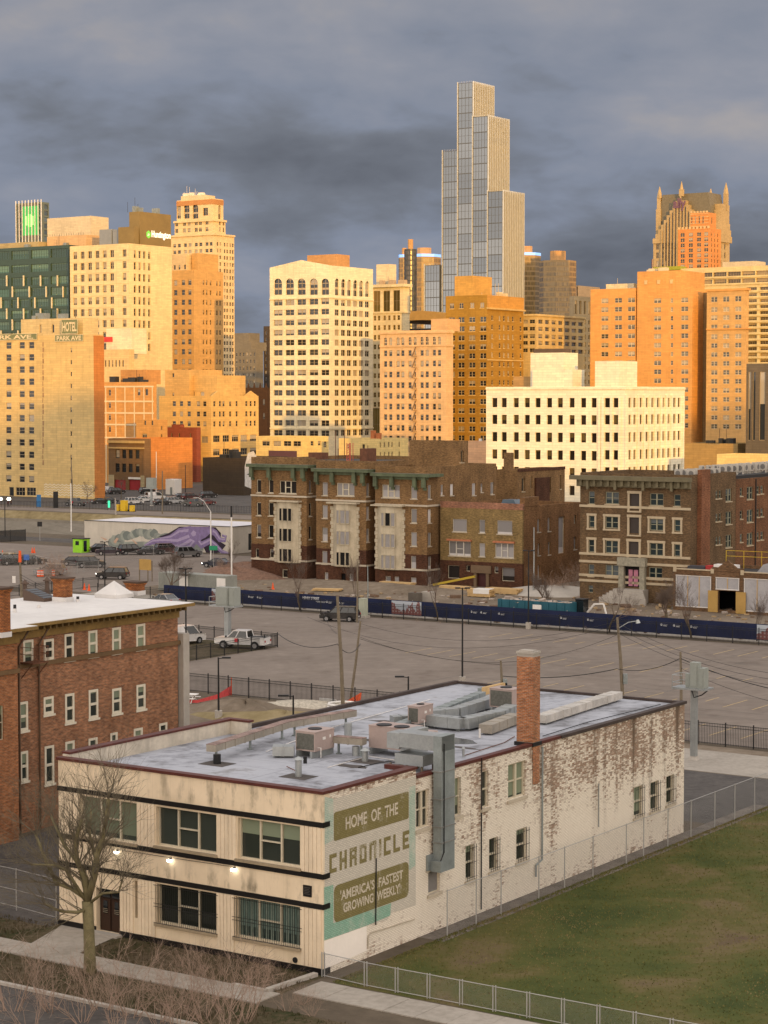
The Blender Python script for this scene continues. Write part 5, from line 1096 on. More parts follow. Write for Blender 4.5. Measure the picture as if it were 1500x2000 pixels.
# X spired granite tower
B = Bld('spired_tower', 'granite office tower with steep dark gables and tall corner spires', 'building', 1392, 600, 1545); XG = fm('granite', (.44, .335, .205), scale=.05); XL, XR = B.pt('L', 1276, 480)[0], B.pt('R', 1425, 480)[0]; SL = mat('slate_slope', (.15, .13, .085), .5, var=.2)
zs = B.z(460); ztop_ = B.z(372); hs = B.grid('L', [1284 + 9.5 * k for k in range(12)], 5, [480, 497, 514], 12, 'pair', xref=1320)
B.block(XL, 0, 0, XR, 0, zs, XG, L=hs, R=B.grid('R', [1400, 1408, 1416], 2.5, [480, 497, 514], 12, 'plain', xref=1405), depth=.5)
i = 7; q = MB(); R0 = [(XL + 1, 1), (-1, 1), (-1, XR - 1), (XL + 1, XR - 1)]; zt3 = B.z(374)
def slope(q):
    xm = XL * .5; a, b = XL + 5, -5
    q.extr([(XL + 1, zs), (-1, zs), (-4.5, zs + 24), (-6, zt3), (XL + 6, zt3), (XL + 4.5, zs + 24)], 3, XR - 3)
B.part('steep_roof', SL, slope)
def gable(q):
    xm = (B.pt('L', 1331, 400)[0]); w = 21.5; nst = 9
    for k in range(nst): z0_, z1_ = zs - 4 + (B.z(378) - zs) * k / nst, zs - 4 + (B.z(378) - zs) * (k + 1) / nst; ww = w * (1 - k / nst) ** .95 + 1.6; q.box(xm - ww, xm + ww, -1.2 - .01 * k, 6, z0_, z1_)
    for k in range(-6, 7): h_ = (B.z(380) - zs) * (1 - abs(k) / 7.2); q.box(xm + k * 2.6 - .45, xm + k * 2.6 + .45, -1.9, -1.28, zs - 40, zs + h_)
    q.box(xm - 1.2, xm + 1.2, -2, 2, B.z(380), B.z(366)); q.tube([(xm, 0, B.z(366)), (xm, 0, B.z(350))], [1.4, .1], 6)
B.part('front_gable', XG, gable)
def rgable(q):
    ym = XR * .55; w = XR * .48; nst = 6
    for k in range(nst): z0_, z1_ = zs - 4 + (B.z(385) - zs) * k / nst, zs - 4 + (B.z(385) - zs) * (k + 1) / nst; ww = w * (1 - k / nst) ** .8 + .8; q.box(-6, 1.2 + .01 * k, ym - ww, ym + ww, z0_, z1_)
B.part('side_gable', XG, rgable)
dkw = mat('strip_window', (.06, .055, .05), .2)
B.bx('strip_window', dkw, *[(B.pt('L', 1331, 400)[0] + k * 2.6 + 1.0, B.pt('L', 1331, 400)[0] + k * 2.6 + 1.6, -1.5, -1.29, zs - 30, zs + (B.z(386) - zs) * (1 - abs(k + .5) / 7.5)) for k in range(-5, 5)])
for (ux, yy, pt_) in ((XL + 3, 4, 362), (-1.5, XR - 4, 356), (-14, XR - 4, 366)):
    zb_ = zs - 5; B.part('spire', XG, lambda q: (q.box(ux - 2, ux + 2, yy - 2, yy + 2, zb_, B.z(pt_ + 40)), q.box(ux - 1.5, ux + 1.5, yy - 1.5, yy + 1.5, B.z(pt_ + 40) + .01, B.z(pt_ + 18)), q.tube([(ux, yy, B.z(pt_ + 18)), (ux, yy, B.z(pt_ + 8)), (ux, yy, B.z(pt_ - 5))], [2.2, 1.5, .2], 6)))
text('ally', 7.0, mat('plum_letter', (.14, .07, .11), .5), B.root, 'L', B.pt('L', 1317, 400)[0], -2.1, B.z(406, 1325), width=B.pt('L', 1342, 400)[0] - B.pt('L', 1317, 400)[0], bold=.04); B.done()
# Z big white building
ZW = fm('white_paint_block', (.82, .775, .69), scale=.08, streak=.2)
B = Bld('white_block', 'white painted six storey block with empty dark window openings and roof huts', 'building', 1220, 985, 482); x0, y1 = ext(B, 949.5, 1337, 800); zt_ = B.z(755); rows = [786.5, 819.7, 854, 888.5, 922, 956.5]
lc = [966, 984.4, 1008, 1029.5, 1050.5, 1073, 1094, 1117, 1139.5, 1160]; VOID = glassmat('empty_opening', (.012, .009, .006), (.10, .075, .03), .4, .7, .1)
hs = B.grid('L', lc, 10.2, rows, 18.5, 'plain', xref=1060) + B.grid('L', [1186, 1203], 10.5, rows, 18.5, 'plain', xref=1195); hr = B.grid('R', [1230.3, 1239.8, 1252.2, 1263.6, 1274.6, 1286, 1296, 1306, 1317.6, 1326.4], 5, rows, 19, 'plain', xref=1225)
B.block(x0, 0, 0, y1, 0, zt_, ZW, L=hs, R=hr, glass=VOID, frame=mat('void_frame', (.06, .04, .02), .8), depth=.5, par=.9)
B.bx('pier', ZW, *[(B.pt('L', x, 800)[0] - .35, B.pt('L', x, 800)[0] + .35, -.22, -.003, 0, zt_ - 2.5) for x in (1171, 1178, 1194.5, 1211)]); B.bx('pier', ZW, *[(.003, .2, B.pt('R', x, 800)[0] - .5, B.pt('R', x, 800)[0] + .5, 0, zt_ - 2) for x in (1222.5, 1246, 1258, 1269, 1280, 1291, 1301, 1311.5, 1334)]); cornice(B, x0, y1, zt_ - .6, .5, .25, ZW)
for nm, a, b, yt, y_, d_ in (('roof_hut', 1036, 1101, 689, 6, 7), ('roof_hut', 1040, 1118, 722, 4, 6), ('roof_hut', 1162, 1210, 705, 3, 9)): B.block(B.pt('L', a, 740, -y_)[0], B.pt('L', b, 740, -y_)[0], y_, y_ + d_, zt_ - 1, B.pt('L', (a + b) / 2, yt, -y_)[1], ZW, name=nm, roofname='hut_roof')
B.bx('roof_tank', mat('tank_dark', (.10, .07, .05), .8), (B.pt('L', 1038, 690, -6)[0], B.pt('L', 1095, 690, -6)[0], 7, 11, B.pt('L', 1070, 689, -6)[1], B.pt('L', 1070, 681, -6)[1])); B.bx('roof_shed', fm('shed_tan', (.42, .26, .12)), (B.pt('L', 970, 745)[0], B.pt('L', 1006, 745)[0], 8, 14, zt_ - 1, B.z(735, 985))); B.done()
# AA low yellow buildings, AC small ones, AB dark stone
YB = fm('yellow_low', (.72, .56, .27))
B = Bld('low_shop_row', 'low cream two storey row with wide windows under the white arched block', 'building', 590, 900, 640); x0, y1 = ext(B, 500, 642, 870); B.block(x0, 0, 0, y1, 0, B.z(853), YB, L=B.grid('L', [519, 541, 561, 580], 15, [866], 10, 'grid', xref=540), R=B.grid('R', [610, 624], 6, [866], 9, 'sash', xref=610) + [B.hole('R', 632, 638, 862, 874, 'arch')]); B.bx('shop_front', mat('shop_front', (.10, .05, .06), .5), (B.pt('L', 525, 885)[0], B.pt('L', 580, 885)[0], -.1, -.003, 0, B.z(881))); B.done()
B = Bld('low_cream_house', 'low cream building with slit windows and red chimneys before the tan block', 'building', 738, 900, 620); x0, y1 = ext(B, 662, 797, 870); B.block(x0, 0, 0, y1, 0, B.z(857), YB, L=B.grid('L', [680, 710], 5, [872], 9, 'plain', xref=700), R=B.grid('R', [743, 751, 759.5, 766, 780], 2.6, [869, 888], 10, 'sash', xref=745)); B.bx('chimney', fm('red_ch', (.50, .17, .07)), (B.pt('L', 720, 850)[0], B.pt('L', 727, 850)[0], 1, 2, B.z(858), B.z(841))); B.bx('chimney', MATS['face_red_ch'], (B.pt('L', 731, 850)[0], B.pt('L', 738, 850)[0], 1, 2, B.z(858), B.z(846))); B.done()
B = Bld('peach_wall_building', 'plain peach walled building beside the white block', 'building', 949, 900, 520); x0, y1 = ext(B, 905, 952, 880); B.block(x0, 0, 0, 10, 0, B.z(862), fm('peach2', (.66, .40, .27))); B.bx('lamp', WHITE, (B.pt('L', 931, 860)[0], B.pt('L', 936, 860)[0], 1, 1.5, B.z(862), B.z(857))); B.done()
B = Bld('cream_annex', 'small cream flat roofed building behind the rooftop condensers', 'building', 1466, 950, 470); x0, y1 = ext(B, 1400, 1480, 900); B.block(x0, 0, 0, 10, 0, B.z(888), YB); B.done()
B = Bld('tan_low_building', 'low tan building at the foot of the orange hotel', 'building', 1440, 950, 560); x0, y1 = ext(B, 1335, 1460, 870); B.block(x0, 0, 0, 14, 0, B.z(866, 1400), fm('tan_low', (.40, .27, .12)), L=[B.hole('L', 1380, 1405, 861, 868, 'plain')]); roofbits(B, 8, x0 + 2, -2, 1, 8, B.z(867, 1400), 31, FRAMED); B.done()
B = Bld('dark_stone_block', 'dark grey stone block with tall black window slots at the picture edge', 'building', 1560, 950, 545); x0, y1 = ext(B, 1457, 1600, 800); B.block(x0, 0, 0, 20, 0, B.z(710, 1480), fm('dark_stone', (.13, .11, .095)), L=[B.hole('L', 1461, 1466, 726, 860, 'plain'), B.hole('L', 1470, 1475, 726, 860, 'plain'), B.hole('L', 1483, 1494, 726, 860, 'plain')]); B.done()
# ---------------------------------------------------------------- red brick apartment house
RBRK = brick('red_brick', (0.32, 0.135, 0.065), (0.20, 0.09, 0.05), (0.27, 0.20, 0.14), .24, .09, .013, .45)
RB = Bld('apartment_house', 'red brick apartment house with a white flat roof and mustard cornice', 'building', 347, 1205, 139.5)
def cr(x, y): return x / 3.75, 1120 + y / 3.75
def ch(a, b, c, d, st='sash_T_s'): (x0, y0), (x1, y1) = cr(a - 2, c), cr(b + 9, d); return RB.hole('R', x0, x1, y0, y1, st)
hr = [ch(*q) for q in ((322, 385, 478, 632), (475, 530, 440, 632), (648, 704, 418, 605), (822, 876, 393, 580), (1000, 1053, 370, 552), (172, 234, 485, 675),
      (140, 195, 937, 1152), (322, 382, 905, 1030), (478, 536, 877, 1092), (652, 709, 848, 1060), (823, 879, 842, 1025), (1002, 1055, 812, 995),
      (330, 386, 1262, 1540), (480, 537, 1230, 1400), (650, 705, 1205, 1340), (810, 852, 1167, 1300), (982, 1035, 1133, 1260), (1167, 1215, 1097, 1220), (150, 196, 1305, 1520))]
zc = RB.pt('R', 347, 1120 + 222 / 3.75)[1]; zf = RB.pt('R', 347, 1120 + 322 / 3.75)[1]; YL = -60
WH = mat('membrane_white', (.60, .585, .57), .7, var=.14, scale=.18); MUST = mat('mustard_wood', (.215, .135, .04), .7, var=.3, scale=.6, streak=.6)
RB.block(-10.5, 0, YL, 0, 0, zc - .15, RBRK, roof=WH, R=hr, depth=.10, par=.05, glass=GLASSN, frame=mat('window_white', (.60, .55, .44), .6), sill=MATS['window_white'])
yj = RB.pt('R', 34, 1300, 1.2)[0]
RB.block(.003, 1.2, YL, yj, 0, zc - .16, brick('orange_brick_wall', (.36, .135, .05), (.28, .10, .04), (.24, .18, .12), .24, .09, .013, .3), roof=WH, R=[RB.hole('R', 0, 7, 1378, 1445, 'sash', 1.2), RB.hole('R', -18, -8, 1290, 1350, 'sash', 1.2)], depth=.2, par=.05, frame=FRAMEW, glass=GLASSN, name='wing_wall', roofname='wing_roof')
RB.bx('frieze', MUST, (.003, .12, yj + .01, .05, zf, zc - .32), (1.204, 1.32, YL, yj + .1, zf, zc - .32)); RB.bx('cornice', MUST, (-.5, .95, yj + .9, .7, zc - .14, zc + .06), (.5, 2.1, YL, yj + .895, zc - .14, zc + .06))
RB.bx('roof_sheet', WH, (-11, .9, yj + .9, .65, zc + .062, zc + .09), (-11, 2.05, YL, yj + .89, zc + .062, zc + .09))
RB.part('cornice_bracket', mat('bracket_wood', (.13, .085, .03), .8), lambda q: [q.box(.121, .7, yj + 1.2 + k * .55, yj + 1.35 + k * .55, zc - .42, zc - .142) for k in range(int(-yj / .55) - 1)])
zb1_ = RB.pt('R', 347, 1120 + 520 / 3.75)[1]; RB.bx('belt_course', mat('belt_brown', (.14, .085, .04), .8, var=.3), (.003, .16, yj + .1, .1, zb1_, zb1_ + .28), (1.204, 1.36, YL, yj + .05, zb1_, zb1_ + .28))
for px_ in (275, 128):
    a = RB.pt('R', px_ / 3.75, 1300)[0]; RB.part('downpipe', mat('brown_pipe', (.10, .06, .035), .6), lambda q: q.tube([(.14, a + .9, zc - .4), (.14, a, zf - .5), (.14, a, 0)], .07, 5))
def fe_(q):
    a, b = RB.pt('R', 39, 1290)[0], RB.pt('R', 70, 1290)[0]; z = zb1_ + .4
    q.box(.02, 1.1, a, b, z - .06, z)
    for k in range(12): y = a + (b - a) * k / 11; q.tube([(1.1, y, z), (1.1, y, z + .95)], .018, 4)
    for h in (.5, .95): q.tube([(.05, a, z + h), (1.1, a, z + h), (1.1, b, z + h), (.05, b, z + h)], .02, 4)
    q.tube([(.1, a, z - 1), (1.0, a, z - .06)], .03, 4); q.tube([(.1, b, z - 1), (1.0, b, z - .06)], .03, 4)
RB.part('fire_escape', RUST, fe_)
RB.bx('stair_wall', CONC, (-1.2, .35, .15, .8, 0, RB.pt('R', 352, 1237)[1]))
def porch(q): q.prism([(-.5, .1), (3.0, .1), (3.0, 4.5), (-.5, 4.5)], 3.0, 3.25, 1); q.box(2.6, 2.8, 4.0, 4.2, 0, 3.0, 0); q.box(2.6, 2.8, .4, .6, 0, 3.0, 0)
RB.part('porch', [mat('porch_brown', (.10, .065, .04), .8), mat('porch_shingle', (.09, .085, .08), .9)], porch)
def rroof(px, py):
    p = gp(px, py, zc + .09) - RB.C; return p.dot(E1), p.dot(E2)
CB2 = brick('chimney_orange', (.42, .16, .05), (.32, .11, .04), (.10, .07, .05), .24, .085, .014, .2)
for px_, py_, w, h, cap in ((127, 1176, 1.1, 1.35, 1), (3, 1246, 1.0, 2.6, 1), (269, 1163, 1.1, .65, 1)):
    u, v = rroof(px_, py_); z = zc + .09
    def f_(q):
        q.box(u - w, u, v, v + .75, z + .3, z + h); q.box(u - w - .05, u + .05, v - .05, v + .8, z, z + .299, 1)
        for k in range(3): q.box(u - w - .05 - .05 * k, u + .05 + .05 * k, v - .05 - .05 * k, v + .8 + .05 * k, z + h + .001 + k * .1, z + h + .1 + k * .1, 2 if k == 2 else 0)
    RB.part('chimney', [CB2, WH, mat('soot_cap', (.08, .05, .035), .9)], f_)
u, v = rroof(218, 1168); z = zc + .09
RB.part('roof_pyramid', WH, lambda q: (q.box(u - 1.3, u + .7, v - .3, v + 1.5, z, z + .25), [q.face(f) for f in ([(u - 1.3, v - .3, z + .251), (u + .7, v - .3, z + .251), (u - .3, v + .6, z + 1.15)], [(u + .7, v - .3, z + .251), (u + .7, v + 1.5, z + .251), (u - .3, v + .6, z + 1.15)], [(u + .7, v + 1.5, z + .251), (u - 1.3, v + 1.5, z + .251), (u - .3, v + .6, z + 1.15)], [(u - 1.3, v + 1.5, z + .251), (u - 1.3, v - .3, z + .251), (u - .3, v + .6, z + 1.15)])]))
u, v = rroof(75, 1175)
def sky_(q):
    q.extr([(u - 1.4, z), (u + .5, z), (u + .5, z + .2), (u - 1.4, z + .75)], v, v + 1.3, 0)
    for k in range(5): a = u - 1.3 + k * .36; q.face([(a, v + .1, z + .77 - (a - u + 1.4) * .29), (a + .28, v + .1, z + .77 - (a + .28 - u + 1.4) * .29), (a + .28, v + 1.2, z + .77 - (a + .28 - u + 1.4) * .29), (a, v + 1.2, z + .77 - (a - u + 1.4) * .29)], 1)
RB.part('skylight', [mat('skylight_frame', (.09, .06, .045), .7), CARGLASS], sky_)
for px_, py_ in ((49, 1166), (92, 1160)):
    u, v = rroof(px_, py_); RB.part('pinnacle', mat('skylight_frame', (0, 0, 0)), lambda q: (q.cyl(u, v, z, z + .9, .17, .14, 6), q.cyl(u, v, z + .9, z + 1.0, .28, .28, 6), q.cyl(u, v, z + 1.0, z + 1.2, .2, .05, 6)))
for px_, py_, m_, h in ((29, 1196, BLACK, .5), (76, 1187, WH, .2), (152, 1175, BLACK, .35)):
    u, v = rroof(px_, py_); RB.part('vent_pipe', [WH, m_], lambda q: (q.cyl(u, v, z, z + h * .5, .13, n=8), q.cyl(u, v, z + h * .5, z + h, .1, n=8, m=1)))
RB.done()

# ---------------------------------------------------------------- apartment blocks beyond the parking lot
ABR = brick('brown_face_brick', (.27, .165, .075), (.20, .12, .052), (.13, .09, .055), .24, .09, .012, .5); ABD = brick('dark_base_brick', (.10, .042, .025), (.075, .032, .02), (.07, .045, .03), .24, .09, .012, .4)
GREENC = mat('verdigris', (.10, .122, .07), .7, var=.35, scale=.8, streak=.5); BAYW = mat('bay_cream', (.47, .41, .30), .8, var=.25, scale=.9, streak=.65); BOARD = mat('grey_board2', (.27, .255, .25), .8, var=.15, scale=1.5); BOARDV = glassmat('board_or_void', (.22, .21, .21), (.30, .285, .28), .8, .7, .1)
DARKV = mat('black_opening', (.006, .005, .005), .9); OPENV = glassmat('open_window', (.01, .008, .007), (.16, .15, .15), .35, .5, .1)
def p2(x, y): return 470 + x / 3.75, 840 + y / 3.75
def apt(label, xc, yb, xl, xr, holes, bay, rholes, opened, top=205, yc0=262, yc1=300, rear=None, base=850):
    B = Bld('brick_apartments', label, 'building', xc, yb, group='derelict brick apartment blocks with green cornices'); x0 = B.pt('L', xl, 1000)[0]; yR = B.pt('R', xr, 1000)[0]
    o_ = (xc - 470) * 3.75
    dy = (o_ - 485) * .075                                      # rows drop toward the near end in the photo
    L = [B.hole('L', *[w for w in (p2(a, 0)[0], p2(b, 0)[0], p2(0, c)[1], p2(0, d)[1])], st) for a, b, c, d, st in holes]
    Rr = [B.hole('R', p2(a, 0)[0], p2(b, 0)[0], p2(0, c)[1], p2(0, d)[1], 'board_s') for a, b, c, d in rholes]
    zt = B.z(p2(0, top + dy)[1]); zb = B.z(p2(0, base + dy)[1]); gl_ = OPENV if opened else BOARDV
    B.block(x0, 0, 0, yR, zb, zt, ABR, L=L, R=Rr, glass=gl_, frame=FRAMEW, sill=STONE, depth=.25, par=.8)
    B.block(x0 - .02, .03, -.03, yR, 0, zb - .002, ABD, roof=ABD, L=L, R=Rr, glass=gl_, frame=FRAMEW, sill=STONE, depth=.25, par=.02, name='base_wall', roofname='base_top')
    c0, c1 = B.z(p2(0, yc1 + dy)[1]), B.z(p2(0, yc0 + dy)[1])
    B.bx('cornice', GREENC, (x0 - .3, .9, -.95, -.002, c1 - .32, c1 + .1), (.003, .9, 0, min(yR, 3), c1 - .32, c1 + .1), (x0, .25, -.35, -.003, c0, c1 - .321))
    B.bx('cornice', mat('cornice_lid', (.14, .15, .11), .8), (x0 - .32, .93, -.98, .1, c1 + .101, c1 + .16))
    for f in (.04, .36, .80, .97): B.bx('bracket', GREENC, (x0 * (1 - f) - .3, x0 * (1 - f) + .3, -.75, -.36, c0 - 1.1, c1 - .33), (x0 * (1 - f) - .22, x0 * (1 - f) + .22, -.4, -.004, c0 - 1.5, c0 - 1.11))
    for y_ in (490, 962): z_ = B.z(p2(0, y_ + dy)[1]); B.bx('stone_band', STONE, (x0 - .05, .12, -.14, -.033, z_ - .13, z_ + .13), (.033, .14, 0, min(yR, 6), z_ - .13, z_ + .13))
    a, b, t_, bt = bay; ua, ub = B.pt('L', p2(a, 0)[0], 1000)[0], B.pt('L', p2(b, 0)[0], 1000)[0]; z1, z0 = B.z(p2(0, t_)[1], p2(a, 0)[0]), B.z(p2(0, bt)[1], p2(a, 0)[0])
    q = MB(); k_ = .75; cut = (ub - ua) * .22
    q.prism([(ua + .35, -.035), (ua + .35 + cut, -k_), (ub - .35 - cut, -k_), (ub - .35, -.035)], z0, z1)
    for s0 in (ua, ub - .38):
        n = int((z1 - z0) / .55)
        for k in range(n): q.box(s0 - (.16 if k % 2 and s0 == ua else 0), s0 + .38 + (.16 if k % 2 and s0 != ua else 0), -.09, -.034, z0 + k * .55 + .02, z0 + k * .55 + .53)
    q.box(ua - .25, ub + .25, -1.05, -.04, z1 + .002, z1 + .22); bo = q.build('bay_window', BAYW, B.root)
    H = (z1 - z0) / 3
    for f in range(3):
        zz = z0 + H * f + .25; hh = H * .60
        for (s, e, yy) in ((.30, .42, 0), (.44, .60, 1), (.64, .76, 1)):
            w0, w1 = ua + (ub - ua) * s, ua + (ub - ua) * e
            if yy == 0: w0, w1 = ua + .35 + cut + .05, ua + .35 + cut + .45
            dark = opened or (f == 0 and xc == 715) or (f == 2 and s == .44 and xc == 834)
            w = MB(); w.box(w0, w1, -k_ - .035, -k_ - .003, zz, zz + hh); w.build('bay_pane', DARKV if dark else BOARD, bo)
            g = MB(); t2 = .07; g.box(w0 - t2, w0, -k_ - .08, -k_ - .002, zz, zz + hh); g.box(w1, w1 + t2, -k_ - .08, -k_ - .002, zz, zz + hh); g.box(w0 - t2, w1 + t2, -k_ - .1, -k_ - .002, zz + hh + .001, zz + hh + .1); g.box(w0 - t2, w1 + t2, -k_ - .12, -k_ - .002, zz - .1, zz - .001); g.build('bay_frame', BAYW, bo)
    return B, x0, yR, zt
B1, x01, yR1, zt1 = apt('brown brick block with unglazed open windows and a broken base at its corner', 599, 1131, 491, 617.5, [(118, 150, 362, 458, 'plain_s'), (205, 240, 365, 460, 'plain_s'), (285, 408, 372, 465, 'tri_s'), (117, 150, 530, 625, 'plain_s'), (203, 240, 530, 628, 'plain_s'), (117, 150, 692, 785, 'plain_s'), (203, 240, 695, 790, 'plain_s'), (110, 135, 868, 932, 'plain_s'), (215, 243, 872, 935, 'plain_s'), (305, 345, 1020, 1085, 'plain')],
    (250, 440, 522, 965), [(500, 520, 370, 462), (500, 520, 535, 630), (500, 520, 705, 800)], True)
B1.done()
B2, x02, yR2, zt2_ = apt('middle brown brick block of the row with boarded windows and a dark base doorway', 715, 1137.5, 618, 732.5, [(598, 637, 382, 478, 'board_s'), (703, 833, 388, 482, 'tri_s'), (598, 637, 550, 645, 'board_s'), (597, 637, 715, 815, 'board_s'), (597, 635, 885, 980, 'board_s'), (615, 642, 1042, 1095, 'board'), (735, 770, 1050, 1105, 'none'), (797, 825, 1052, 1108, 'board')],
    (665, 865, 535, 993), [(922, 944, 388, 485), (922, 944, 560, 655), (922, 944, 722, 820)], False)
B2.bx('doorway', DARKV, (B2.pt('L', 666, 1125)[0], B2.pt('L', 675.5, 1125)[0], .3, .4, 0, B2.z(1120, 670))); B2.done()
B3, x03, yR3, zt3_ = apt('brown brick corner block with a long side wall and a rooftop stair tower', 834, 1144, 733, 969, [(1035, 1165, 400, 495, 'tri_s'), (1247, 1292, 408, 503, 'board_s'), (1247, 1290, 577, 680, 'board_s'), (1247, 1290, 748, 850, 'board_s'), (1247, 1285, 922, 1015, 'board_s'), (1060, 1100, 1070, 1115, 'board'), (1127, 1160, 1073, 1118, 'board'), (1247, 1287, 1080, 1130, 'board')],
    (990, 1200, 553, 1015), [(1372, 1397, 403, 505), (1466, 1486, 400, 478), (1535, 1560, 395, 478), (1695, 1722, 390, 478), (1758, 1775, 392, 455), (1830, 1855, 382, 470), (1372, 1397, 580, 680), (1372, 1397, 750, 850), (1372, 1397, 925, 1018), (1372, 1397, 1075, 1130)], False)
a_, b_ = B3.pt('R', 842, 880, -.02)[0], B3.pt('R', 914, 880, -.02)[0]
B3.block(-9, .02, a_ + 8, b_, zt3_ - 1, B3.pt('R', 905, 861)[1], ABR, name='stair_tower', roofname='stair_roof', R=[B3.hole('R', 898.5, 905.5, 880, 903, 'plain_s')]); B3.done()
for B, x_ in ((B1, x01), (B2, x02)):  # recessed joining walls between the blocks
    pass
J = Bld('rear_range', 'brown brick rear range joining the corner block, with a square chimney', 'building', 1010, 1140, 322, group=None); x0, y1 = ext(J, 965, 1103, 950); zj = J.z(918)
J.block(x0, 0, 0, y1, 0, zj, ABR, roof=mat('zinc_roof', (.30, .30, .32), .6), R=[J.hole('R', 1019, 1025, 933, 960, 'plain_s'), J.hole('R', 1036, 1040, 930, 954, 'plain'), J.hole('R', 1072, 1076, 932, 962, 'plain'), J.hole('R', 1093, 1096, 928, 955, 'board_s')], glass=DARKV)
J.bx('chimney', ABR, (-3.4, -2.2, 1.5, 2.6, zj - 1, zj + 2.6)); J.bx('pier', ABD, (.003, .35, J.pt('R', 1044, 960)[0], J.pt('R', 1070, 960)[0], 0, zj - 1.4)); J.bx('parapet', ABD, (.004, .1, 0, y1, zj - .3, zj + .15)); J.done()
K2 = Bld('rear_brick_block', 'brown brick block joining the backs of the two open fronted apartment blocks', 'building', 733, 1130, 322); x0, y1 = ext(K2, 495, 760, 950)
K2.block(x0, 0, 0, 26, 0, K2.z(901), ABR, roof=mat('tar_roof', (.05, .045, .04), .9)); roofbits(K2, 6, x0 + 3, -3, 2, 12, K2.z(903), 41, RUST)
K2.part('lattice_mast', mat('red_white', (.5, .1, .07), .7), lambda q: [q.bar((-7.5 + s * .7, 3 + w_ * .7, K2.z(903)), (-7.5 + s * .7, 3 + w_ * .7, K2.z(867)), .09) for s in (0, 1) for w_ in (0, 1)] + [q.bar((-7.5, 3, K2.z(903 - k * 5)), (-6.8, 3, K2.z(898 - k * 5)), .07) for k in range(7)]); K2.done()
# small yellow-brown building
YBR = brick('buff_brick', (.29, .21, .09), (.23, .165, .07), (.15, .11, .06), .24, .09, .012, .5); SIDEB = brick('side_brick', (.27, .145, .065), (.20, .11, .05), (.15, .10, .06), .24, .09, .012, .5)
def p3(x, y): return 830 + x / 4.2857, 850 + y / 4.2857
Mb = Bld('small_apartments', 'small buff brick apartment building with a patched parapet and broken white windows', 'building', 1020, 1151); x0, y1 = ext(Mb, 860, 1133, 1050)
h3 = lambda f, a, b, c, d, st: Mb.hole(f, p3(a, 0)[0], p3(b, 0)[0], p3(0, c)[1], p3(0, d)[1], st)
L = [h3('L', 232, 350, 703, 808, 'board_s'), h3('L', 455, 502, 708, 818, 'board_s'), h3('L', 605, 730, 715, 828, 'board_s'), h3('L', 200, 383, 888, 1010, 'tri_s'), h3('L', 455, 502, 905, 1015, 'board_s'), h3('L', 587, 743, 905, 1025, 'tri_s')]
LG_ = [h3('L', 190, 290, 1090, 1198, 'board'), h3('L', 343, 378, 1090, 1140, 'plain'), h3('L', 440, 515, 1155, 1275, 'none'), h3('L', 578, 615, 1100, 1155, 'plain'), h3('L', 643, 750, 1110, 1222, 'board')]
Rr = [h3('R', 940, 966, 702, 810, 'board_s'), h3('R', 1027, 1052, 690, 803, 'board_s'), h3('R', 1118, 1170, 680, 990, 'plain'), h3('R', 943, 965, 905, 1005, 'board_s'), h3('R', 1030, 1052, 895, 1000, 'board_s'), h3('R', 1245, 1268, 850, 955, 'board_s'), h3('R', 1247, 1266, 670, 740, 'plain'), h3('R', 943, 965, 1090, 1200, 'board_s')]
zt = Mb.z(986); zm = Mb.z(p3(0, 1078)[1])
def glz(st): return OPENV
Mb.block(x0, 0, 0, .4, zm, zt, YBR, L=L, glass=BOARDV, frame=mat('peeling_white', (.56, .53, .47), .8, var=.25, scale=3), sill=STONE, par=.02, depth=.22)
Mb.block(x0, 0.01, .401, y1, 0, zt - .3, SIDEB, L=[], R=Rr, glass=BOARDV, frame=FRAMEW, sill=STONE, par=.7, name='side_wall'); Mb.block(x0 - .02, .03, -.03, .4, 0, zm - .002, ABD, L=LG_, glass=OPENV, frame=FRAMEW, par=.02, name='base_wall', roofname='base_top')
Mb.bx('parapet_patch', brick('pink_brick', (.35, .16, .10), (.28, .13, .085), (.22, .16, .12)), (x0 - .02, .05, -.03, .42, zt - .75, zt + .1)); Mb.bx('corner_pier', SIDEB, (-.7, .06, .43, 4.5, zt - .29, zt + 1.0))
a, b, c, d, _ = LG_[2]; Mb.bx('door', mat('maroon_door', (.05, .012, .012), .5), (a, b, .2, .3, 0, d)); Mb.bx('door_surround', mat('portal_brown', (.15, .10, .06), .8), (a - .9, b + .9, -.35, -.034, d + .02, d + 1.1), (a - .5, a - .05, -.25, -.034, 0, d), (b + .05, b + .5, -.25, -.034, 0, d))
for k in (3, 5): a, b, c, d, _ = L[k]; Mb.bx('tiled_hood', mat('terracotta', (.42, .16, .08), .8, var=.3, scale=3), (a - .2, b + .2, -.35, -.003, d + .05, d + .3))
Mb.part('skylight', [GALV, mat('blue_glass', (.09, .13, .17), .2)], lambda q: q.extr([(-5.5, zt - .6), (-2.6, zt - .6), (-3.2, zt + .5), (-5.0, zt + .5)], 3, 5, 1)); Mb.done()
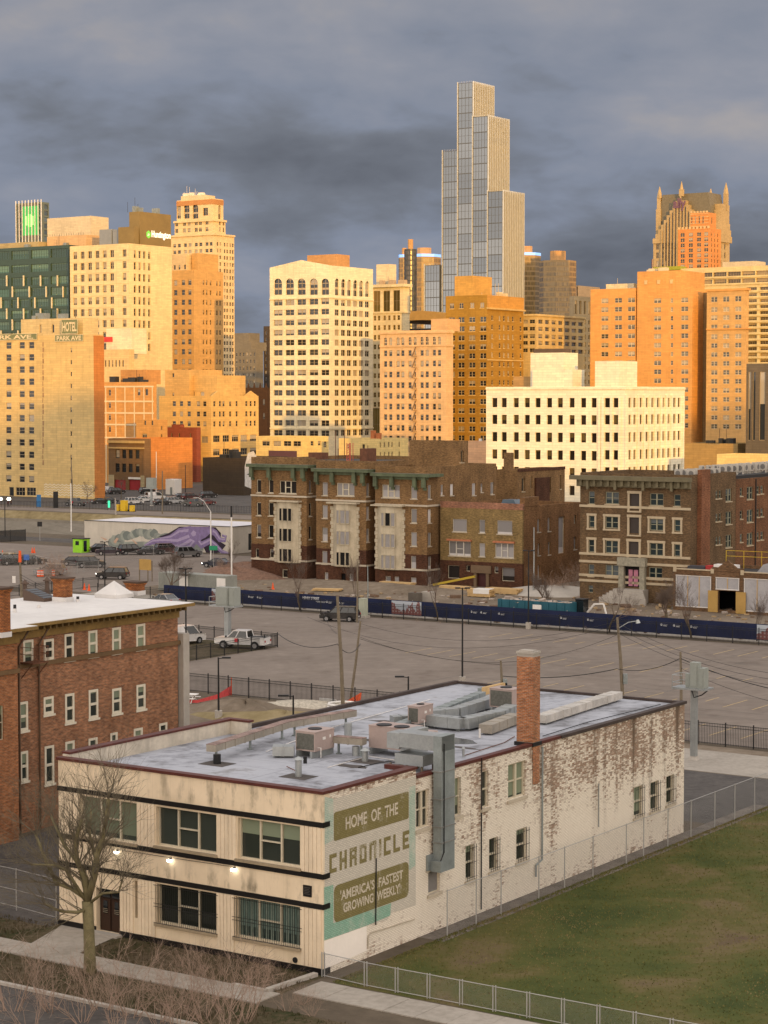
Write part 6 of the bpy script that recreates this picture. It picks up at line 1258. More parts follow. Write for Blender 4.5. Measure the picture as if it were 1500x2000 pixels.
# large dark brown brick apartments with stone trim
DBR = brick('umber_brick', (.17, .115, .062), (.125, .082, .046), (.10, .07, .045), .24, .09, .012, .35); CORN = mat('olive_cornice', (.145, .125, .075), .8, var=.2, streak=.3); TRIM = mat('limestone_trim', (.44, .36, .245), .85, var=.15, streak=.3); FRG = mat('grey_green_sash', (.28, .27, .19), .6)
def p4(x, y): return 1110 + x / 3.846, 870 + y / 3.846
Rb = Bld('trimmed_apartments', 'four storey dark brick apartments with cream stone window surrounds and a portal', 'building', 1347, 1183); x0, y1 = ext(Rb, 1133, 1640, 1000)
h4 = lambda f, a, b, c, d, st: Rb.hole(f, p4(a, 0)[0], p4(b, 0)[0], p4(0, c)[1], p4(0, d)[1], st)
L = [h4('L', *q) for q in ((152, 197, 345, 440, 'sash_s'), (278, 380, 348, 440, 'pair_s'), (462, 535, 362, 480, 'none'), (612, 714, 360, 452, 'pair_s'), (793, 842, 368, 457, 'sash_s'),
     (155, 197, 527, 615, 'sash_S'), (278, 375, 533, 622, 'pair_S'), (460, 533, 540, 660, 'none'), (612, 713, 550, 640, 'pair_S'), (797, 842, 557, 645, 'sash_S'),
     (153, 195, 708, 800, 'sash_S'), (277, 373, 715, 808, 'pair_S'), (455, 530, 722, 835, 'none'), (610, 712, 733, 828, 'pair_S'), (795, 840, 742, 832, 'sash_S'),
     (150, 193, 892, 982, 'sash_s'), (277, 378, 898, 990, 'pair_s'), (605, 705, 915, 1005, 'pair_s'), (150, 185, 1050, 1105, 'sash'))]
Rr = []
for dy in (0, 172, 346):
    for a, b, c, d, st in ((1107, 1126, 340, 400, 'sash_s'), (1131, 1150, 337, 397, 'sash_s'), (1182, 1228, 325, 420, 'pair_s'), (1260, 1280, 322, 384, 'sash_s'), (1288, 1309, 318, 380, 'sash_s'), (1340, 1387, 310, 404, 'pair_s'), (1415, 1434, 305, 366, 'sash_s'), (1443, 1465, 301, 362, 'sash_s'), (1530, 1575, 285, 380, 'pair_s')): Rr.append(h4('R', a, b, c + dy, d + dy, st))
zt = Rb.z(p4(0, 222)[1]); GN2 = glassmat('glass_mid', (.014, .022, .024), (.12, .14, .15), .5, .05)
Rb.block(x0, 0, 0, 14, 0, zt, DBR, roof=mat('black_roof', (.03, .028, .028), .8), L=L, R=[h for h in Rr if h[1] < 13.8], glass=GN2, frame=FRG, sill=TRIM, depth=.25, par=.9)
SB2 = brick('orange_side_brick', (.21, .095, .045), (.15, .07, .035), (.13, .09, .06), .24, .09, .012, .5)
Rb.block(x0, .02, 14.01, y1, 0, zt - 1.0, SB2, roof=mat('grey_roof2', (.24, .24, .25), .7), R=[h for h in Rr if h[0] > 14.2], glass=GN2, frame=FRG, sill=TRIM, depth=.25, par=.25, name='side_wall')
zc_ = Rb.z(p4(0, 275)[1]); Rb.bx('cornice', CORN, (x0 - 1.1, .2, -1.1, -.003, zc_, zc_ + .55), (x0 - .3, .1, -.5, -.004, zc_ - .9, zc_ - .002))
for k in range(16): Rb.bx('bracket', CORN, (x0 + .3 + k * (-x0 - .6) / 15.2, x0 + .3 + k * (-x0 - .6) / 15.2 + .35, -.85, -.501, zc_ - .75 - (.5 if k % 4 == 1 else 0), zc_ - .003))
for yy in (463, 832, 892, 998, 1040): z_ = Rb.z(p4(0, yy + 16)[1]); Rb.bx('stone_band', TRIM, (x0 - .06, .06, -.12, -.004, z_ - .16, z_ + .16))
def dx(a, b, c, d): h = h4('L', a, b, c, d, ''); return h
for q_ in ((462, 535, 362, 480), (460, 533, 540, 660), (455, 530, 722, 835)):
    a, b, c, d, _ = dx(*q_); Rb.bx('balcony_door', mat('dark_panel', (.045, .035, .03), .6), (a, b, .12, .2, c, d)); Rb.bx('door_trim', TRIM, (a - .3, a - .002, -.1, -.003, c - .2, d), (b + .002, b + .3, -.1, -.003, c - .2, d), (a - .35, b + .35, -.14, -.004, d + .002, d + .35), (a - .3, b + .3, -.2, -.004, c - .4, c - .202))
a, b, c, d, _ = dx(430, 548, 905, 1062); Rb.bx('portal', mat('mottled_stone', (.27, .25, .19), .8, var=.4, scale=3), (a - .75, a, -.6, -.004, c - .3, d), (b, b + .75, -.6, -.004, c - .3, d), (a - .9, b + .9, -.75, -.005, d + .002, d + 1.1)); Rb.bx('door', DARKV, (a, b, -.05, -.006, c, d))
for s0, s1 in ((.22, .47), (.55, .82)): Rb.bx('door_panel', mat('pink_foam', (.42, .17, .24), .7, var=.2, scale=3), (a + (b - a) * s0, a + (b - a) * s1, -.12, -.051, c + .1, d - .5))
cy0, cy1 = Rb.pt('R', 1370, 1000, .6)[0], Rb.pt('R', 1387, 1000, .6)[0]; Rb.bx('chimney', brick('stack_brick', (.26, .105, .05), (.2, .08, .04), (.15, .1, .07)), (.004, .6, cy0, cy1, 0, Rb.pt('R', 1378, 917, .6)[1]))
Rb.part('downpipe', BLACK, lambda q: q.tube([(.1, Rb.pt('R', 1475, 980)[0], .3), (.1, Rb.pt('R', 1475, 980)[0], zt - 1.2)], .09, 5)); Rb.bx('roof_kerb', mat('black_roof', (0, 0, 0)), (-6, -.5, 15, y1 - 4, zt - 1.2, zt - .6)); 
def stoop(q):
    for k in range(5): q.box((a + b) / 2 - 2.2 - .3 * k, (a + b) / 2 + 2.2 + .3 * k, -1.2 - .4 * (k + 1), -1.2 - .4 * k - .001 if k else -.01, 0, c - .25 * (k + 1) if c - .25 * (k + 1) > .05 else .06)
Rb.part('stoop', CONC, stoop); Rb.done()
# condensers along its roof: one of each, copied
cond = thing('condenser', 'cream outdoor condenser unit with a round fan in the rows along the dark roof', 'air conditioner', (0, 0, 0), -GA, 'condenser units in rows along the dark apartment roof'); CON = mat('condenser_cream', (.44, .41, .36), .6)
q = MB(); q.box(-.5, .5, -.2, .2, .35, 1.35); q.build('casing', CON, cond); q = MB(); q.tube([(0, -.225, .85), (0, -.201, .85)], .36, 14); q.build('fan_guard', mat('guard_grey', (.16, .15, .14), .6), cond)
for s_ in (-.42, .36): q = MB(); q.box(s_, s_ + .06, -.2, .2, 0, .349); q.build('leg', CON, cond)
r = random.Random(6); first = True
for k in range(40):
    row, j = k % 2, k // 2; u_ = -4.8 + row * 2.2 + r.uniform(-.15, .15); v_ = 6 + j * 1.9 + r.uniform(-.15, .15)
    P = Rb.C + E1 * u_ + E2 * v_ + Vector((0, 0, (zt - .9 if v_ < 13.5 else zt - .6) + .004)); o = cond if first else copy_tree(cond); first = False; o.location = P; o.rotation_euler.z = -GA + (0 if r.random() < .7 else 1.57)
# brick garage
Gb = Bld('brick_garage', 'single storey brick garage with plastic sheeted bays, a gable and open plywood doors', 'building', 1640, 1211.5); x0 = Gb.pt('L', 1315, 1150)[0]; zg = Gb.z(1112, 1325)
gh = [Gb.hole('L', 1319, 1389, 1124, 1186, 'none'), Gb.hole('L', 1397, 1444, 1128, 1152.5, 'none'), Gb.hole('L', 1403, 1437.6, 1154, 1192, 'none'), Gb.hole('L', 1452, 1530, 1131, 1196, 'none'), Gb.hole('L', 1545, 1625, 1136, 1204, 'none')]
GBR = brick('garage_brick', (.17, .10, .055), (.13, .075, .04), (.12, .085, .055), .24, .09, .012, .4)
Gb.block(x0, 0, 0, 11, 0, zg, GBR, roof=mat('black_roof', (0, 0, 0)), L=gh, depth=.3, par=.4)
PLAS = mat('plastic_sheet', (.34, .335, .35), .25, var=.18, scale=.7, spec=.5)
for k in (0, 1, 3, 4):
    a, b, c, d, _ = gh[k]; o = Gb.bx('plastic_sheet', PLAS, (a + .05, b - .05, .1, .16, max(c, .02), d)); n = max(2, int((b - a) / 1.4))
    for j in range(n + 1): f = MB(); x_ = a + .05 + (b - a - .18) * j / n; f.box(x_, x_ + .08, .03, .099, max(c, .02) + .1, d - .1); f.build('batten', LUMBER if 0 < j < n else WHITE, o)
    f = MB(); f.box(a, b, .03, .099, d - .098, d - .01); f.box(a, b, .03, .099, max(c, .02), max(c, .02) + .098); f.build('batten', WHITE, o)
a, b, c, d, _ = gh[2]
for s0, s1 in ((a - 1.35, a - .03), (b + .03, b + 1.35)): Gb.bx('plywood_door', mat('plywood', (.40, .25, .075), .7, var=.15), (s0, s1, -.16, -.08, .05, d - .05))
Gb.bx('room_back', DARKV, (a - 2, b + 2, 5, 5.1, 0, d)); ga, gb_ = Gb.pt('L', 1390, 1105)[0], Gb.pt('L', 1452, 1105)[0]; zp = Gb.z(1094, 1420)
Gb.part('gable', GBR, lambda q: q.extr([(ga, zg + .01), (gb_, zg + .01), (gb_, zg + .5), (gb_ - .9, zg + .5), ((ga + gb_) / 2, zp), (ga + .9, zg + .5), (ga, zg + .5)], -.05, .35)); Gb.bx('coping', TRIM, (x0, ga - .02, -.06, .4, zg + .005, zg + .12), (gb_ + .02, 0, -.06, .4, zg + .005, zg + .12)); Gb.bx('stone_block', TRIM, *[(x_, x_ + .45, -.09, -.052, zg - .3, zg + .3) for x_ in (x0, ga - .1, gb_ - .35)])
Gb.part('tarp_roof', mat('tarp_grey', (.30, .30, .32), .3, var=.2, scale=.6), lambda q: q.extr([(gb_ + 1, zg - .2), (-.3, zg - .2), (-.3, zg + .9), (gb_ + 5, zg + 1.9), (gb_ + 2, zg + 1.0)], 1.5, 10.5))
def rail(q):
    pts = [(x0 + 4.5 + k * 2.4, 6.0 + k * .1) for k in range(9)]
    for x_, y_ in pts: q.tube([(x_, y_, zg - .4), (x_, y_, zg + 2.2 + x_ * 0)], .035, 4)
    for h in (1.5, 2.2): q.tube([(*p, zg + h) for p in pts], .035, 4)
Gb.part('guard_rail', mat('safety_yellow', (.55, .38, .02), .6), rail)
Gb.bx('stored_material', mat('red_wrap', (.35, .03, .03), .6), (x0 + 3.5, x0 + 4.6, 2, 3, zg - .4, zg + .5), (x0 + 6.3, x0 + 7.4, 2.4, 3.6, zg - .4, zg + .6)); Gb.bx('stored_material', WHITE, (x0 + 8, ga - .3, 1.2, 2.5, zg - .4, zg + .75)); Gb.bx('stored_material', mat('dark_wrap', (.05, .05, .06), .6), (x0 + 1, x0 + 3.4, 2, 3.2, zg - .4, zg + .35)); Gb.done()
# low building with a sea creature mural
Mu = Bld('mural_building', 'low white roofed building painted with a purple octopus mural', 'building', 455, 1082); x0, y1 = ext(Mu, 165, 497, 1050); zt = Mu.z(1029.5)
MUW = mat('mural_ground', (.52, .48, .41), .85, var=.12, scale=.5, streak=.3)
Mu.block(x0, 0, 0, 14, 0, zt, MUW, roof=mat('bright_roof', (.55, .54, .57), .7, var=.12), R=[Mu.hole('R', 485, 493, 1042, 1075, 'board')], par=.05); Mu.bx('coping', FRAMED, (x0, .1, -.1, .15, zt + .002, zt + .1), (-.12, .1, .152, 14, zt + .002, zt + .1))
def m2(x, y): return Mu.pt('L', 180 + x / 4.6875, 860 + y / 4.6875)
def fl(q, pts, y, m=0): q.face([(u, y, z) for u, z in [m2(*p) for p in pts]], m)
r = random.Random(2); muro = link('painted_mural', None, Mu.root)
q = MB()
for k in range(26):
    cx, cy = 190 + k * 27, 925 - 75 * math.sin(math.pi * min(1, k / 20)) + r.uniform(-14, 14); rr_ = r.uniform(28, 52); fl(q, [(cx + rr_ * math.cos(a) * r.uniform(.8, 1.1), cy + rr_ * math.sin(a) * r.uniform(.8, 1.1)) for a in [6.283 * j / 11 for j in range(11)][::-1]], -.004 - k * .0004, k % 3)
for k in range(9): fl(q, [(200 + k * 90, 1010), (200 + k * 90, 930), (300 + k * 90, 925), (300 + k * 90, 1010)][::-1], -.003 - k * .0001, k % 2)
q.build('painted_cloud', [mat('mural_grey', (.22, .24, .22), .8, var=.2), mat('mural_sage', (.29, .31, .27), .8), mat('mural_slate', (.16, .185, .17), .8)], Mu.root)
q = MB(); fl(q, [(590, 890), (700, 850), (800, 790), (1130, 796), (1180, 850), (1175, 930), (1225, 960), (1170, 1030), (1050, 1040), (1010, 960), (900, 930), (700, 880)], -.02); q.build('painted_cave', mat('mural_dark', (.03, .02, .035), .8), Mu.root)
def arm(pts, w0, w1, m=0, k=0):
    q = MB(); n = len(pts); P = [m2(*p) for p in pts]; L_ = []; R_ = []
    for i, (u, z) in enumerate(P):
        a, b = P[max(0, i - 1)], P[min(n - 1, i + 1)]; dx_, dz_ = b[0] - a[0], b[1] - a[1]; ll = math.hypot(dx_, dz_) or 1; w = (w0 + (w1 - w0) * i / (n - 1)) / 2; L_.append((u - dz_ / ll * w, z + dx_ / ll * w)); R_.append((u + dz_ / ll * w, z - dx_ / ll * w))
    for i in range(n - 1): q.face([(L_[i][0], -.03 - k * .002, L_[i][1]), (R_[i][0], -.03 - k * .002, R_[i][1]), (R_[i + 1][0], -.03 - k * .002, R_[i + 1][1]), (L_[i + 1][0], -.03 - k * .002, L_[i + 1][1])][::-1])
    q.build('painted_arm', [MU_P, MU_L][m], Mu.root)
MU_P = mat('mural_purple', (.20, .15, .29), .7, var=.3, scale=2); MU_L = mat('mural_lilac', (.34, .28, .43), .7, var=.15, scale=2)
for k, (pts, w0, w1) in enumerate((([(900, 880), (780, 925), (640, 920), (550, 930), (480, 970)], 2.0, .5), ([(910, 830), (800, 840), (720, 890), (620, 905)], 1.8, .5), ([(930, 900), (860, 950), (800, 975), (720, 970)], 2.2, .6), ([(950, 900), (900, 975), (840, 1000)], 1.6, .6), ([(960, 900), (1000, 960), (1080, 920), (1130, 960), (1190, 1020), (1270, 1045)], 1.5, .5), ([(1060, 810), (1130, 850), (1170, 910), (1215, 915), (1225, 880), (1190, 870)], 1.3, .4))):
    arm(pts, w0, w1, 0, k); arm([(x, y - 8) for x, y in pts], w0 * .3, w1 * .3, 1, k + 8)
q = MB(); fl(q, [(890, 790), (1090, 790), (1110, 830), (1040, 890), (960, 930), (900, 900), (880, 850)], -.06); q.build('painted_head', MU_P, Mu.root); q = MB(); fl(q, [(905, 850), (930, 825), (955, 840), (950, 870), (920, 880)], -.065); q.build('painted_eye', MU_L, Mu.root)
Mu.root.children  # keep
bpy.data.objects.remove(muro)
q = MB(); fl(q, [(195, 930), (225, 890), (243, 900), (215, 945)][::-1], -.02); fl(q, [(350, 895), (420, 945), (400, 950)][::-1], -.021); fl(q, [(70, 880), (140, 905), (120, 918)][::-1], -.022); q.build('painted_fish', mat('mural_peach', (.50, .33, .24), .8), Mu.root)
Mu.done()
# ---------------------------------------------------------------- fences
def uvp(px, py): return gp(px, py)
def iron_fence(label, P0, P1, h=1.75, step=2.4, pk=.115, th=.022, group='black iron picket fences'):
    P0, P1 = Vector(P0), Vector(P1); d = P1 - P0; L = d.length; a = math.atan2(d.y, d.x); o = thing('iron_fence', label, 'fence', P0, a, group); n = max(1, int(round(L / step))); s = L / n; nk = int(s / pk)
    q = MB()
    for z in (.15, h - .28, h - .06): q.box(.04, s - .04, -.018, .018, z, z + .04)
    for k in range(1, nk): x = s * k / nk; q.box(x - th / 2, x + th / 2, -th / 2, th / 2, .08, h)
    me = q.data('panel', BLACK); p = MB(); p.box(-.04, .04, -.04, .04, 0, h + .12); pm = p.data('post', BLACK)
    for k in range(n + 1):
        link('post', pm, o, (s * k, 0, 0))
        if k < n: link('panel', me, o, (s * k, 0, 0))
    return o
iron_fence('long black iron picket fence in front of the navy site screen', G(-132, 131.7), G(-8, 131.2), 1.8, 3.1, .15)
iron_fence('black iron picket fence between the dirt yard and the empty parking lot', G(-67, 68.9), G(26, 68.9), 1.75, 2.35, .13)
EC = gp(542, 1264); EA = gp(356, 1294); EB = gp(330, 1242)
iron_fence('iron picket fence running in front of the white pickup', EA, EC, 1.5, 2.4, .15); iron_fence('iron picket fence running behind the white pickup and van', EB, EC, 1.5, 2.4, .15)
sheet('enclosure_grass', [uv_ for uv_ in (rel(348, 1244), rel(542, 1264), rel(356, 1294), rel(335, 1297))], VERGE, .012)
iron_fence('black iron fence along the street behind the white flat roof', gp(5, 1168), gp(192, 1147), 1.5, 3.0, .2)
iron_fence('dark iron fence edging the far hotel parking lot', gp(-30, 990), gp(500, 1003), 1.7, 5.0, .4, .05)
iron_fence('short dark fence beside the street lamp at the freeway edge', gp(-10, 1060), gp(50, 1057), 2.2, 3, .12, .06)
CHAIN = None
def chainmat():
    m, t, p, o = newmat('chain_mesh'); v = objvec(t); x, y, z = t.sep(v)
    s = 16.0
    a = t.math('ABSOLUTE', t.math('SUBTRACT', t.math('FRACT', t.math('MULTIPLY', t.math('ADD', x, z), s)), .5)); b = t.math('ABSOLUTE', t.math('SUBTRACT', t.math('FRACT', t.math('MULTIPLY', t.math('SUBTRACT', x, z), s)), .5))
    w = t.math('MAXIMUM', t.math('LESS_THAN', a, .035), t.math('LESS_THAN', b, .035))
    p.inputs['Base Color'].default_value = (.30, .30, .29, 1); p.inputs['Metallic'].default_value = .4; p.inputs['Roughness'].default_value = .5; t.put(p.inputs['Alpha'], w); MATS['chain_mesh'] = m; return m
CHM = chainmat(); POSTM = mat('grey_post', (.36, .355, .34), .5, .3)
def chain_fence(label, pts, h, posts_r=.028, rail=True, mid=False, dbl=False, cat='fence'):
    P = [Vector(p) for p in pts]; o = thing('chain_link_fence', label, cat, P[0])
    for k, p in enumerate(P):
        for s in ((-.06, .06) if dbl else (0,)): q = MB(); q.tube([(s, 0, 0), (s, 0, h + .05)], posts_r, 6); x = q.build('post', POSTM, o); x.location = p - P[0]
        if k < len(P) - 1:
            d = P[k + 1] - p; L = d.length; a = math.atan2(d.y, d.x); q = MB(); q.face([(0, 0, .05), (L, 0, .05), (L, 0, h), (0, 0, h)]); m_ = q.build('mesh', CHM, o); m_.location = p - P[0]; m_.rotation_euler.z = a
            if rail:
                q = MB()
                for z in [h] + ([.08] if dbl else []) + ([h * .5, h * .1] if mid else []): q.tube([(0, 0, z), (L, 0, z)], .02, 5)
                x = q.build('rail', POSTM, o); x.location = p - P[0]; x.rotation_euler.z = a
    return o
chain_fence('low framed chain link fence along the sidewalk edge of the lawn', [G(.15, -.2), G(2.7, -.42)] + [G(2.7 + 1.72 * k, -.44) for k in range(1, 14)], 1.12, .03, True, False, True)
sp = [(814, 1830), (878, 1797), (935, 1779), (1012, 1750), (1059.5, 1729.5), (1113, 1707), (1178, 1681), (1216, 1668), (1263, 1649), (1306, 1630.6), (1352, 1612), (1396, 1597), (1439, 1582), (1478, 1566)]
sv = [rel(*p)[1] for p in sp]
chain_fence('tall chain link fence on pale posts along the peeling brick side', [G(1.05, v) for v in [9.2] + sv[1:]], 2.3, .032)
chain_fence('chain link fence on white posts beside the rear sidewalk', [G(-2, 63), G(4, 63), G(10, 62.6), G(14, 56), G(3, 50)], 1.9, .03)
chain_fence('chain link fence and gate across the driveway entrance', [G(-29, 1.5), G(-24.5, 1.2), G(-20.5, .9), G(-17.2, .4)], 2.2, .035, True, True)
chain_fence('old wire fence on white posts around the corner car lot', [gp(-5, 1105), gp(72, 1105), gp(151, 1120), gp(164, 1118), gp(192, 1115), gp(300, 1085), gp(415, 1075)], 1.6, .04)
o = thing('site_screen', 'long navy fabric screen with white lettering and pictures along the building site', 'fence', G(-122, 133.6), -GA); NAVY = mat('navy_fabric', (.012, .018, .055), .7, var=.35, scale=.5, spec=.2); WLET = mat('white_print', (.55, .56, .58), .7); HS = 2.05
L_ = 122; n = 34; r = random.Random(9)
for k in range(n):
    x0_, x1_ = L_ * k / n, L_ * (k + 1) / n; q = MB(); m_ = 5
    for j in range(m_):
        a, b = x0_ + (x1_ - x0_) * j / m_, x0_ + (x1_ - x0_) * (j + 1) / m_; ya, yb = .05 * math.sin(a * 2.3), .05 * math.sin(b * 2.3); q.face([(a, ya, .25), (b, yb, .25), (b, yb * .4, HS), (a, ya * .4, HS)])
    q.build('panel', NAVY, o); p = MB(); p.tube([(x0_, .1, 0), (x0_, .1, HS + .1)], .03, 5); p.build('post', POSTM, o)
def su(px, py): p = gp(px, py, 1) - G(-122, 133.6); return p.dot(E1)
def stext(body, px, py, h, w, z): return text(body, h, WLET, o, 'L', su(px, py), -.09, z, width=w, bold=.02, align='CENTER')
stext('HENRY STREET', 645, 1172, .34, 2.6, 1.42)
for k_ in (0, 1): q = MB(); c_ = su(645, 1176); q.box(c_ - .8 + .2 * k_, c_ + .8 - .2 * k_, -.095, -.085, 1.22 - .1 * k_, 1.26 - .1 * k_); q.build('print_mark', WLET, o)
for px_, py_ in ((470, 1166), (500, 1168), (518, 1169), (945, 1196), (965, 1197), (996, 1200), (1118, 1208), (1163, 1213), (1310, 1222), (1333, 1224), (1368, 1226), (634, 1181), (655, 1183)):
    c_ = su(px_, py_); q = MB(); q.tube([(c_ - .35, -.10, 1.25), (c_ - .35, -.085, 1.25)], .13, 10); q.build('print_mark', WLET, o)
    for j in range(2): q = MB(); q.box(c_ - .12, c_ + .45 - .12 * j, -.1, -.085, 1.24 - j * .14, 1.31 - j * .14); q.build('print_mark', WLET, o)
def pic():
    m, t, p, o_ = newmat('site_picture'); v = objvec(t); x, y, z = t.sep(v); k = t.noise(t.comb(t.math('MULTIPLY', x, .9), 0, t.math('MULTIPLY', z, .4)), 1.2, 2); b = t.math('GREATER_THAN', t.math('ADD', k, t.math('MULTIPLY', z, -.18)), .24)
    w = t.math('GREATER_THAN', t.math('FRACT', t.math('MULTIPLY', x, 2.2)), .55); w2 = t.math('GREATER_THAN', t.math('FRACT', t.math('MULTIPLY', z, 2.6)), .5)
    t.put(p.inputs['Base Color'], t.mix(b, (.38, .42, .47), t.mix(t.math('MULTIPLY', t.math('MULTIPLY', w, w2), .7), (.17, .055, .05), (.32, .27, .26)))); p.inputs['Roughness'].default_value = .6; return m
PICM = pic()
for a, b, py_ in ((366, 442, 1170), (752, 836, 1190), (1487, 1560, 1235)): q = MB(); q.box(su(a, py_), su(b, py_), -.085, -.07, .35, HS - .08); q.build('picture', PICM, o)

# ---------------------------------------------------------------- poles and wires
def up(name, label, cat, base, top_py, group=None, **k):
    P = gp(*base); z = dp(base[0], top_py, P.y).z; return thing(name, label, cat, P, k.get('rz', 0.0), group), z
def lightpole(base, top_py, label, arm=.8, two=False, dirx=-1, conc=True):
    o, h = up('lamp_post', label, 'lamp post', base, top_py, 'black parking lot lamp posts')
    q = MB(); q.tube([(0, 0, .6 if conc else 0), (0, 0, h)], [.09, .065], 8); q.build('pole', BLACK, o)
    if conc: q = MB(); q.cyl(0, 0, 0, .75, .32, n=14); q.build('base', CONC, o)
    for s in ((-1, 1) if two else (dirx,)):
        q = MB(); q.tube([(0, 0, h - .1), (s * arm * .4, 0, h - .06)], .04, 5); q.box(min(s * arm * .35, s * arm * 1.15), max(s * arm * .35, s * arm * 1.15), -.18, .18, h - .08, h + .04); q.build('lamp_head', BLACK, o)
lightpole((903, 1337), 1148, 'tall black lamp post in the open middle of the parking lot', .6, True); lightpole((1032, 1228), 1075, 'black lamp post standing against the navy screen by the teal container', .6, True)
lightpole((363.5, 1293), 1110, 'tall black lamp post on a concrete drum by the pickup enclosure', .6, True); lightpole((427, 1405), 1284, 'dark lamp post with a single arm in the dirt yard beside pale kerbs', .9, False, 1)
lightpole((573, 1462), 1358, 'dark lamp post behind the long rusty topped duct', 1.0, False, -1, False); lightpole((797.5, 1392), 1321, 'dark lamp post just behind the roof edge near the picket fence', 1.0, False, -1, False)
lightpole((205, 1165), 1058, 'black lamp post behind the white roof pyramid', .5, True)
def upole(base, top, label, r0=.17, arms=0, topd=0.0, name='utility_pole', lamp=False, m=WOODP, boxes=0, cap=None):
    P = gp(*base); T = dp(top[0], top[1], P.y + topd); o = thing(name, label, 'utility pole', P); d = T - P
    q = MB(); q.tube([(0, 0, 0), tuple(d * .5 + Vector((.05, 0, 0))), tuple(d)], [r0, r0 * .85, r0 * .65], 8); q.build('pole', m, o)
    for k in range(arms): q = MB(); c = d * (1 - .06 * (k + 1)); q.bar(c - E1 * 1.2, c + E1 * 1.2, .12, .14); q.build('crossarm', m, o)
    if lamp: q = MB(); c = d * .86; q.tube([tuple(c), tuple(c + Vector((.9, -.3, .6))), tuple(c + Vector((1.7, -.5, .75)))], .035, 5); q.tube([tuple(c + Vector((1.7, -.5, .85))), tuple(c + Vector((1.75, -.5, .55)))], [.12, .22], 8); q.build('lamp_arm', GALV, o)
    for k in range(boxes): q = MB(); c = d * (.16 + .1 * k); q.box(c.x + .12, c.x + .5, c.y - .25, c.y + .1, c.z, c.z + .9); q.build('meter_box', GALVD, o)
    if cap: q = MB(); q.tube([tuple(d), tuple(d + Vector((0, 0, 1.4)))], [.2, .16], 8); q.build('pole_cap', cap, o)
    return P + d
T1 = upole((671, 1408), (659, 1165), 'leaning bare wooden utility pole rising over the roof ducts', .18)
T2 = upole((684, 1372), (704, 1213), 'thinner wooden pole leaning the other way beside the white ring', .13)
T3 = upole((1216, 1360), (1205.5, 1206), 'wooden utility pole with a curved street lamp arm in the parking lot', .17, lamp=True, boxes=1)
T4 = upole((1330, 1400), (1329, 1273), 'dark wooden pole holding black cables beside the grey cabinet mast', .14)
T5 = upole((980, 1365), (978, 1290), 'short wooden pole with insulators behind the brick chimney', .14, boxes=2)
T6 = upole((43, 1205), (39, 1098), 'wooden utility pole with an orange top behind the white roof', .2, cap=ORANGE)
upole((697, 1216), (698, 1098), 'thin pole with a platform frame against the navy screen', .12); upole((718, 1200), (718, 1105), 'slim grey pole beside the framed platform', .08, m=GALVD)
upole((157, 1040), (139, 945), 'slender white pole at the freeway edge', .14, m=WHITE) if 0 else None
upole((139, 1038), (138, 944), 'slender white pole at the freeway edge near the hotel', .13, m=WHITE)
upole((142, 985), (139, 898), 'brown wooden pole in front of the cream hotel corner', .16); upole((317, 1004), (317, 920), 'brown wooden pole at the edge of the far parking lot', .17); upole((226, 1005), (225, 973), 'short pale pole beside the yellow site machine', .2, m=CONC)
upole((443, 965), (443, 895), 'wooden pole with a lamp beside the dark shed', .16); upole((305, 965), (305, 882), 'white thin flag pole before the orange side wall', .15, m=WHITE); upole((362, 972), (362, 908), 'dark lamp pole by the orange side wall', .12, m=BLACK)
upole((1042, 1162), (1043, 1030), 'tall grey street pole beside the buff apartments', .12, m=GALV); upole((1329, 1110), (1329, 1075), 'thin rod on the garage parapet', .03, m=BLACK) if 0 else None
def street(base, top_py, label, ax=-1.8):
    o, h = up('street_lamp', label, 'street lamp', base, top_py); q = MB(); q.tube([(0, 0, 0), (0, 0, h - 2.2)], [.13, .09], 8); q.build('pole', WHITE, o)
    q = MB(); q.tube([(0, 0, h - 2.2), (ax * .55, 0, h - .5), (ax, 0, h)], .05, 5); q.build('arm', WHITE, o); q = MB(); q.box(ax - .7, ax + .1, -.15, .15, h - .05, h + .08); q.build('lamp_head', GALV, o)
street((412, 1108), 972, 'white street lamp with an angled arm before the mural', -2.0)
o, h = up('signal_pole', 'tall white pole with a dark top by the derelict blocks', 'pole', (452.5, 1148), 988); q = MB(); q.tube([(0, 0, 0), (0, 0, h - 1.6)], .11, 8); q.build('pole', WHITE, o); q = MB(); q.tube([(0, 0, h - 1.6), (0, 0, h)], .14, 8); q.build('top', BLACK, o)
o, h = up('street_lamp', 'old style street lamp with two bright globes near the freeway', 'street lamp', (10, 1048), 976); q = MB(); q.tube([(0, 0, 0), (0, 0, h)], .1, 6); q.bar((-.9, 0, h - .2), (.9, 0, h - .2), .08); q.build('pole', BLACK, o)
for s in (-.8, .8): q = MB(); q.cyl(s, 0, h - .1, h + .15, .28, .4, 10); q.cyl(s, 0, h + .15, h + .45, .4, .2, 10); q.build('globe', emis('globe_light', (1, .93, .75), 5), o)
SIGN = mat('sign_back', (.10, .10, .10), .5)
def sign(base, top_py, label, cat, col, w=.6, h_=.6, lit=False):
    o, h = up('street_sign', label, cat, base, top_py); q = MB(); q.tube([(0, 0, 0), (0, 0, h)], .05, 5); q.build('post', POSTM, o); q = MB(); q.box(-w / 2, w / 2, -.1, -.06, h - h_, h); q.build('board', col, o)
sign((78, 1056), 1019, 'small dark sign on a white post beside the ramp road', 'sign', BLACK, .9, .9); sign((52, 1104), 1083, 'small blue parking sign among the parked cars', 'sign', mat('sign_blue', (.02, .12, .45), .5), .9, .9); sign((417, 1110), 1066, 'green street name sign on the street lamp corner', 'sign', mat('sign_green2', (.02, .28, .14), .5), 1.3, .7)
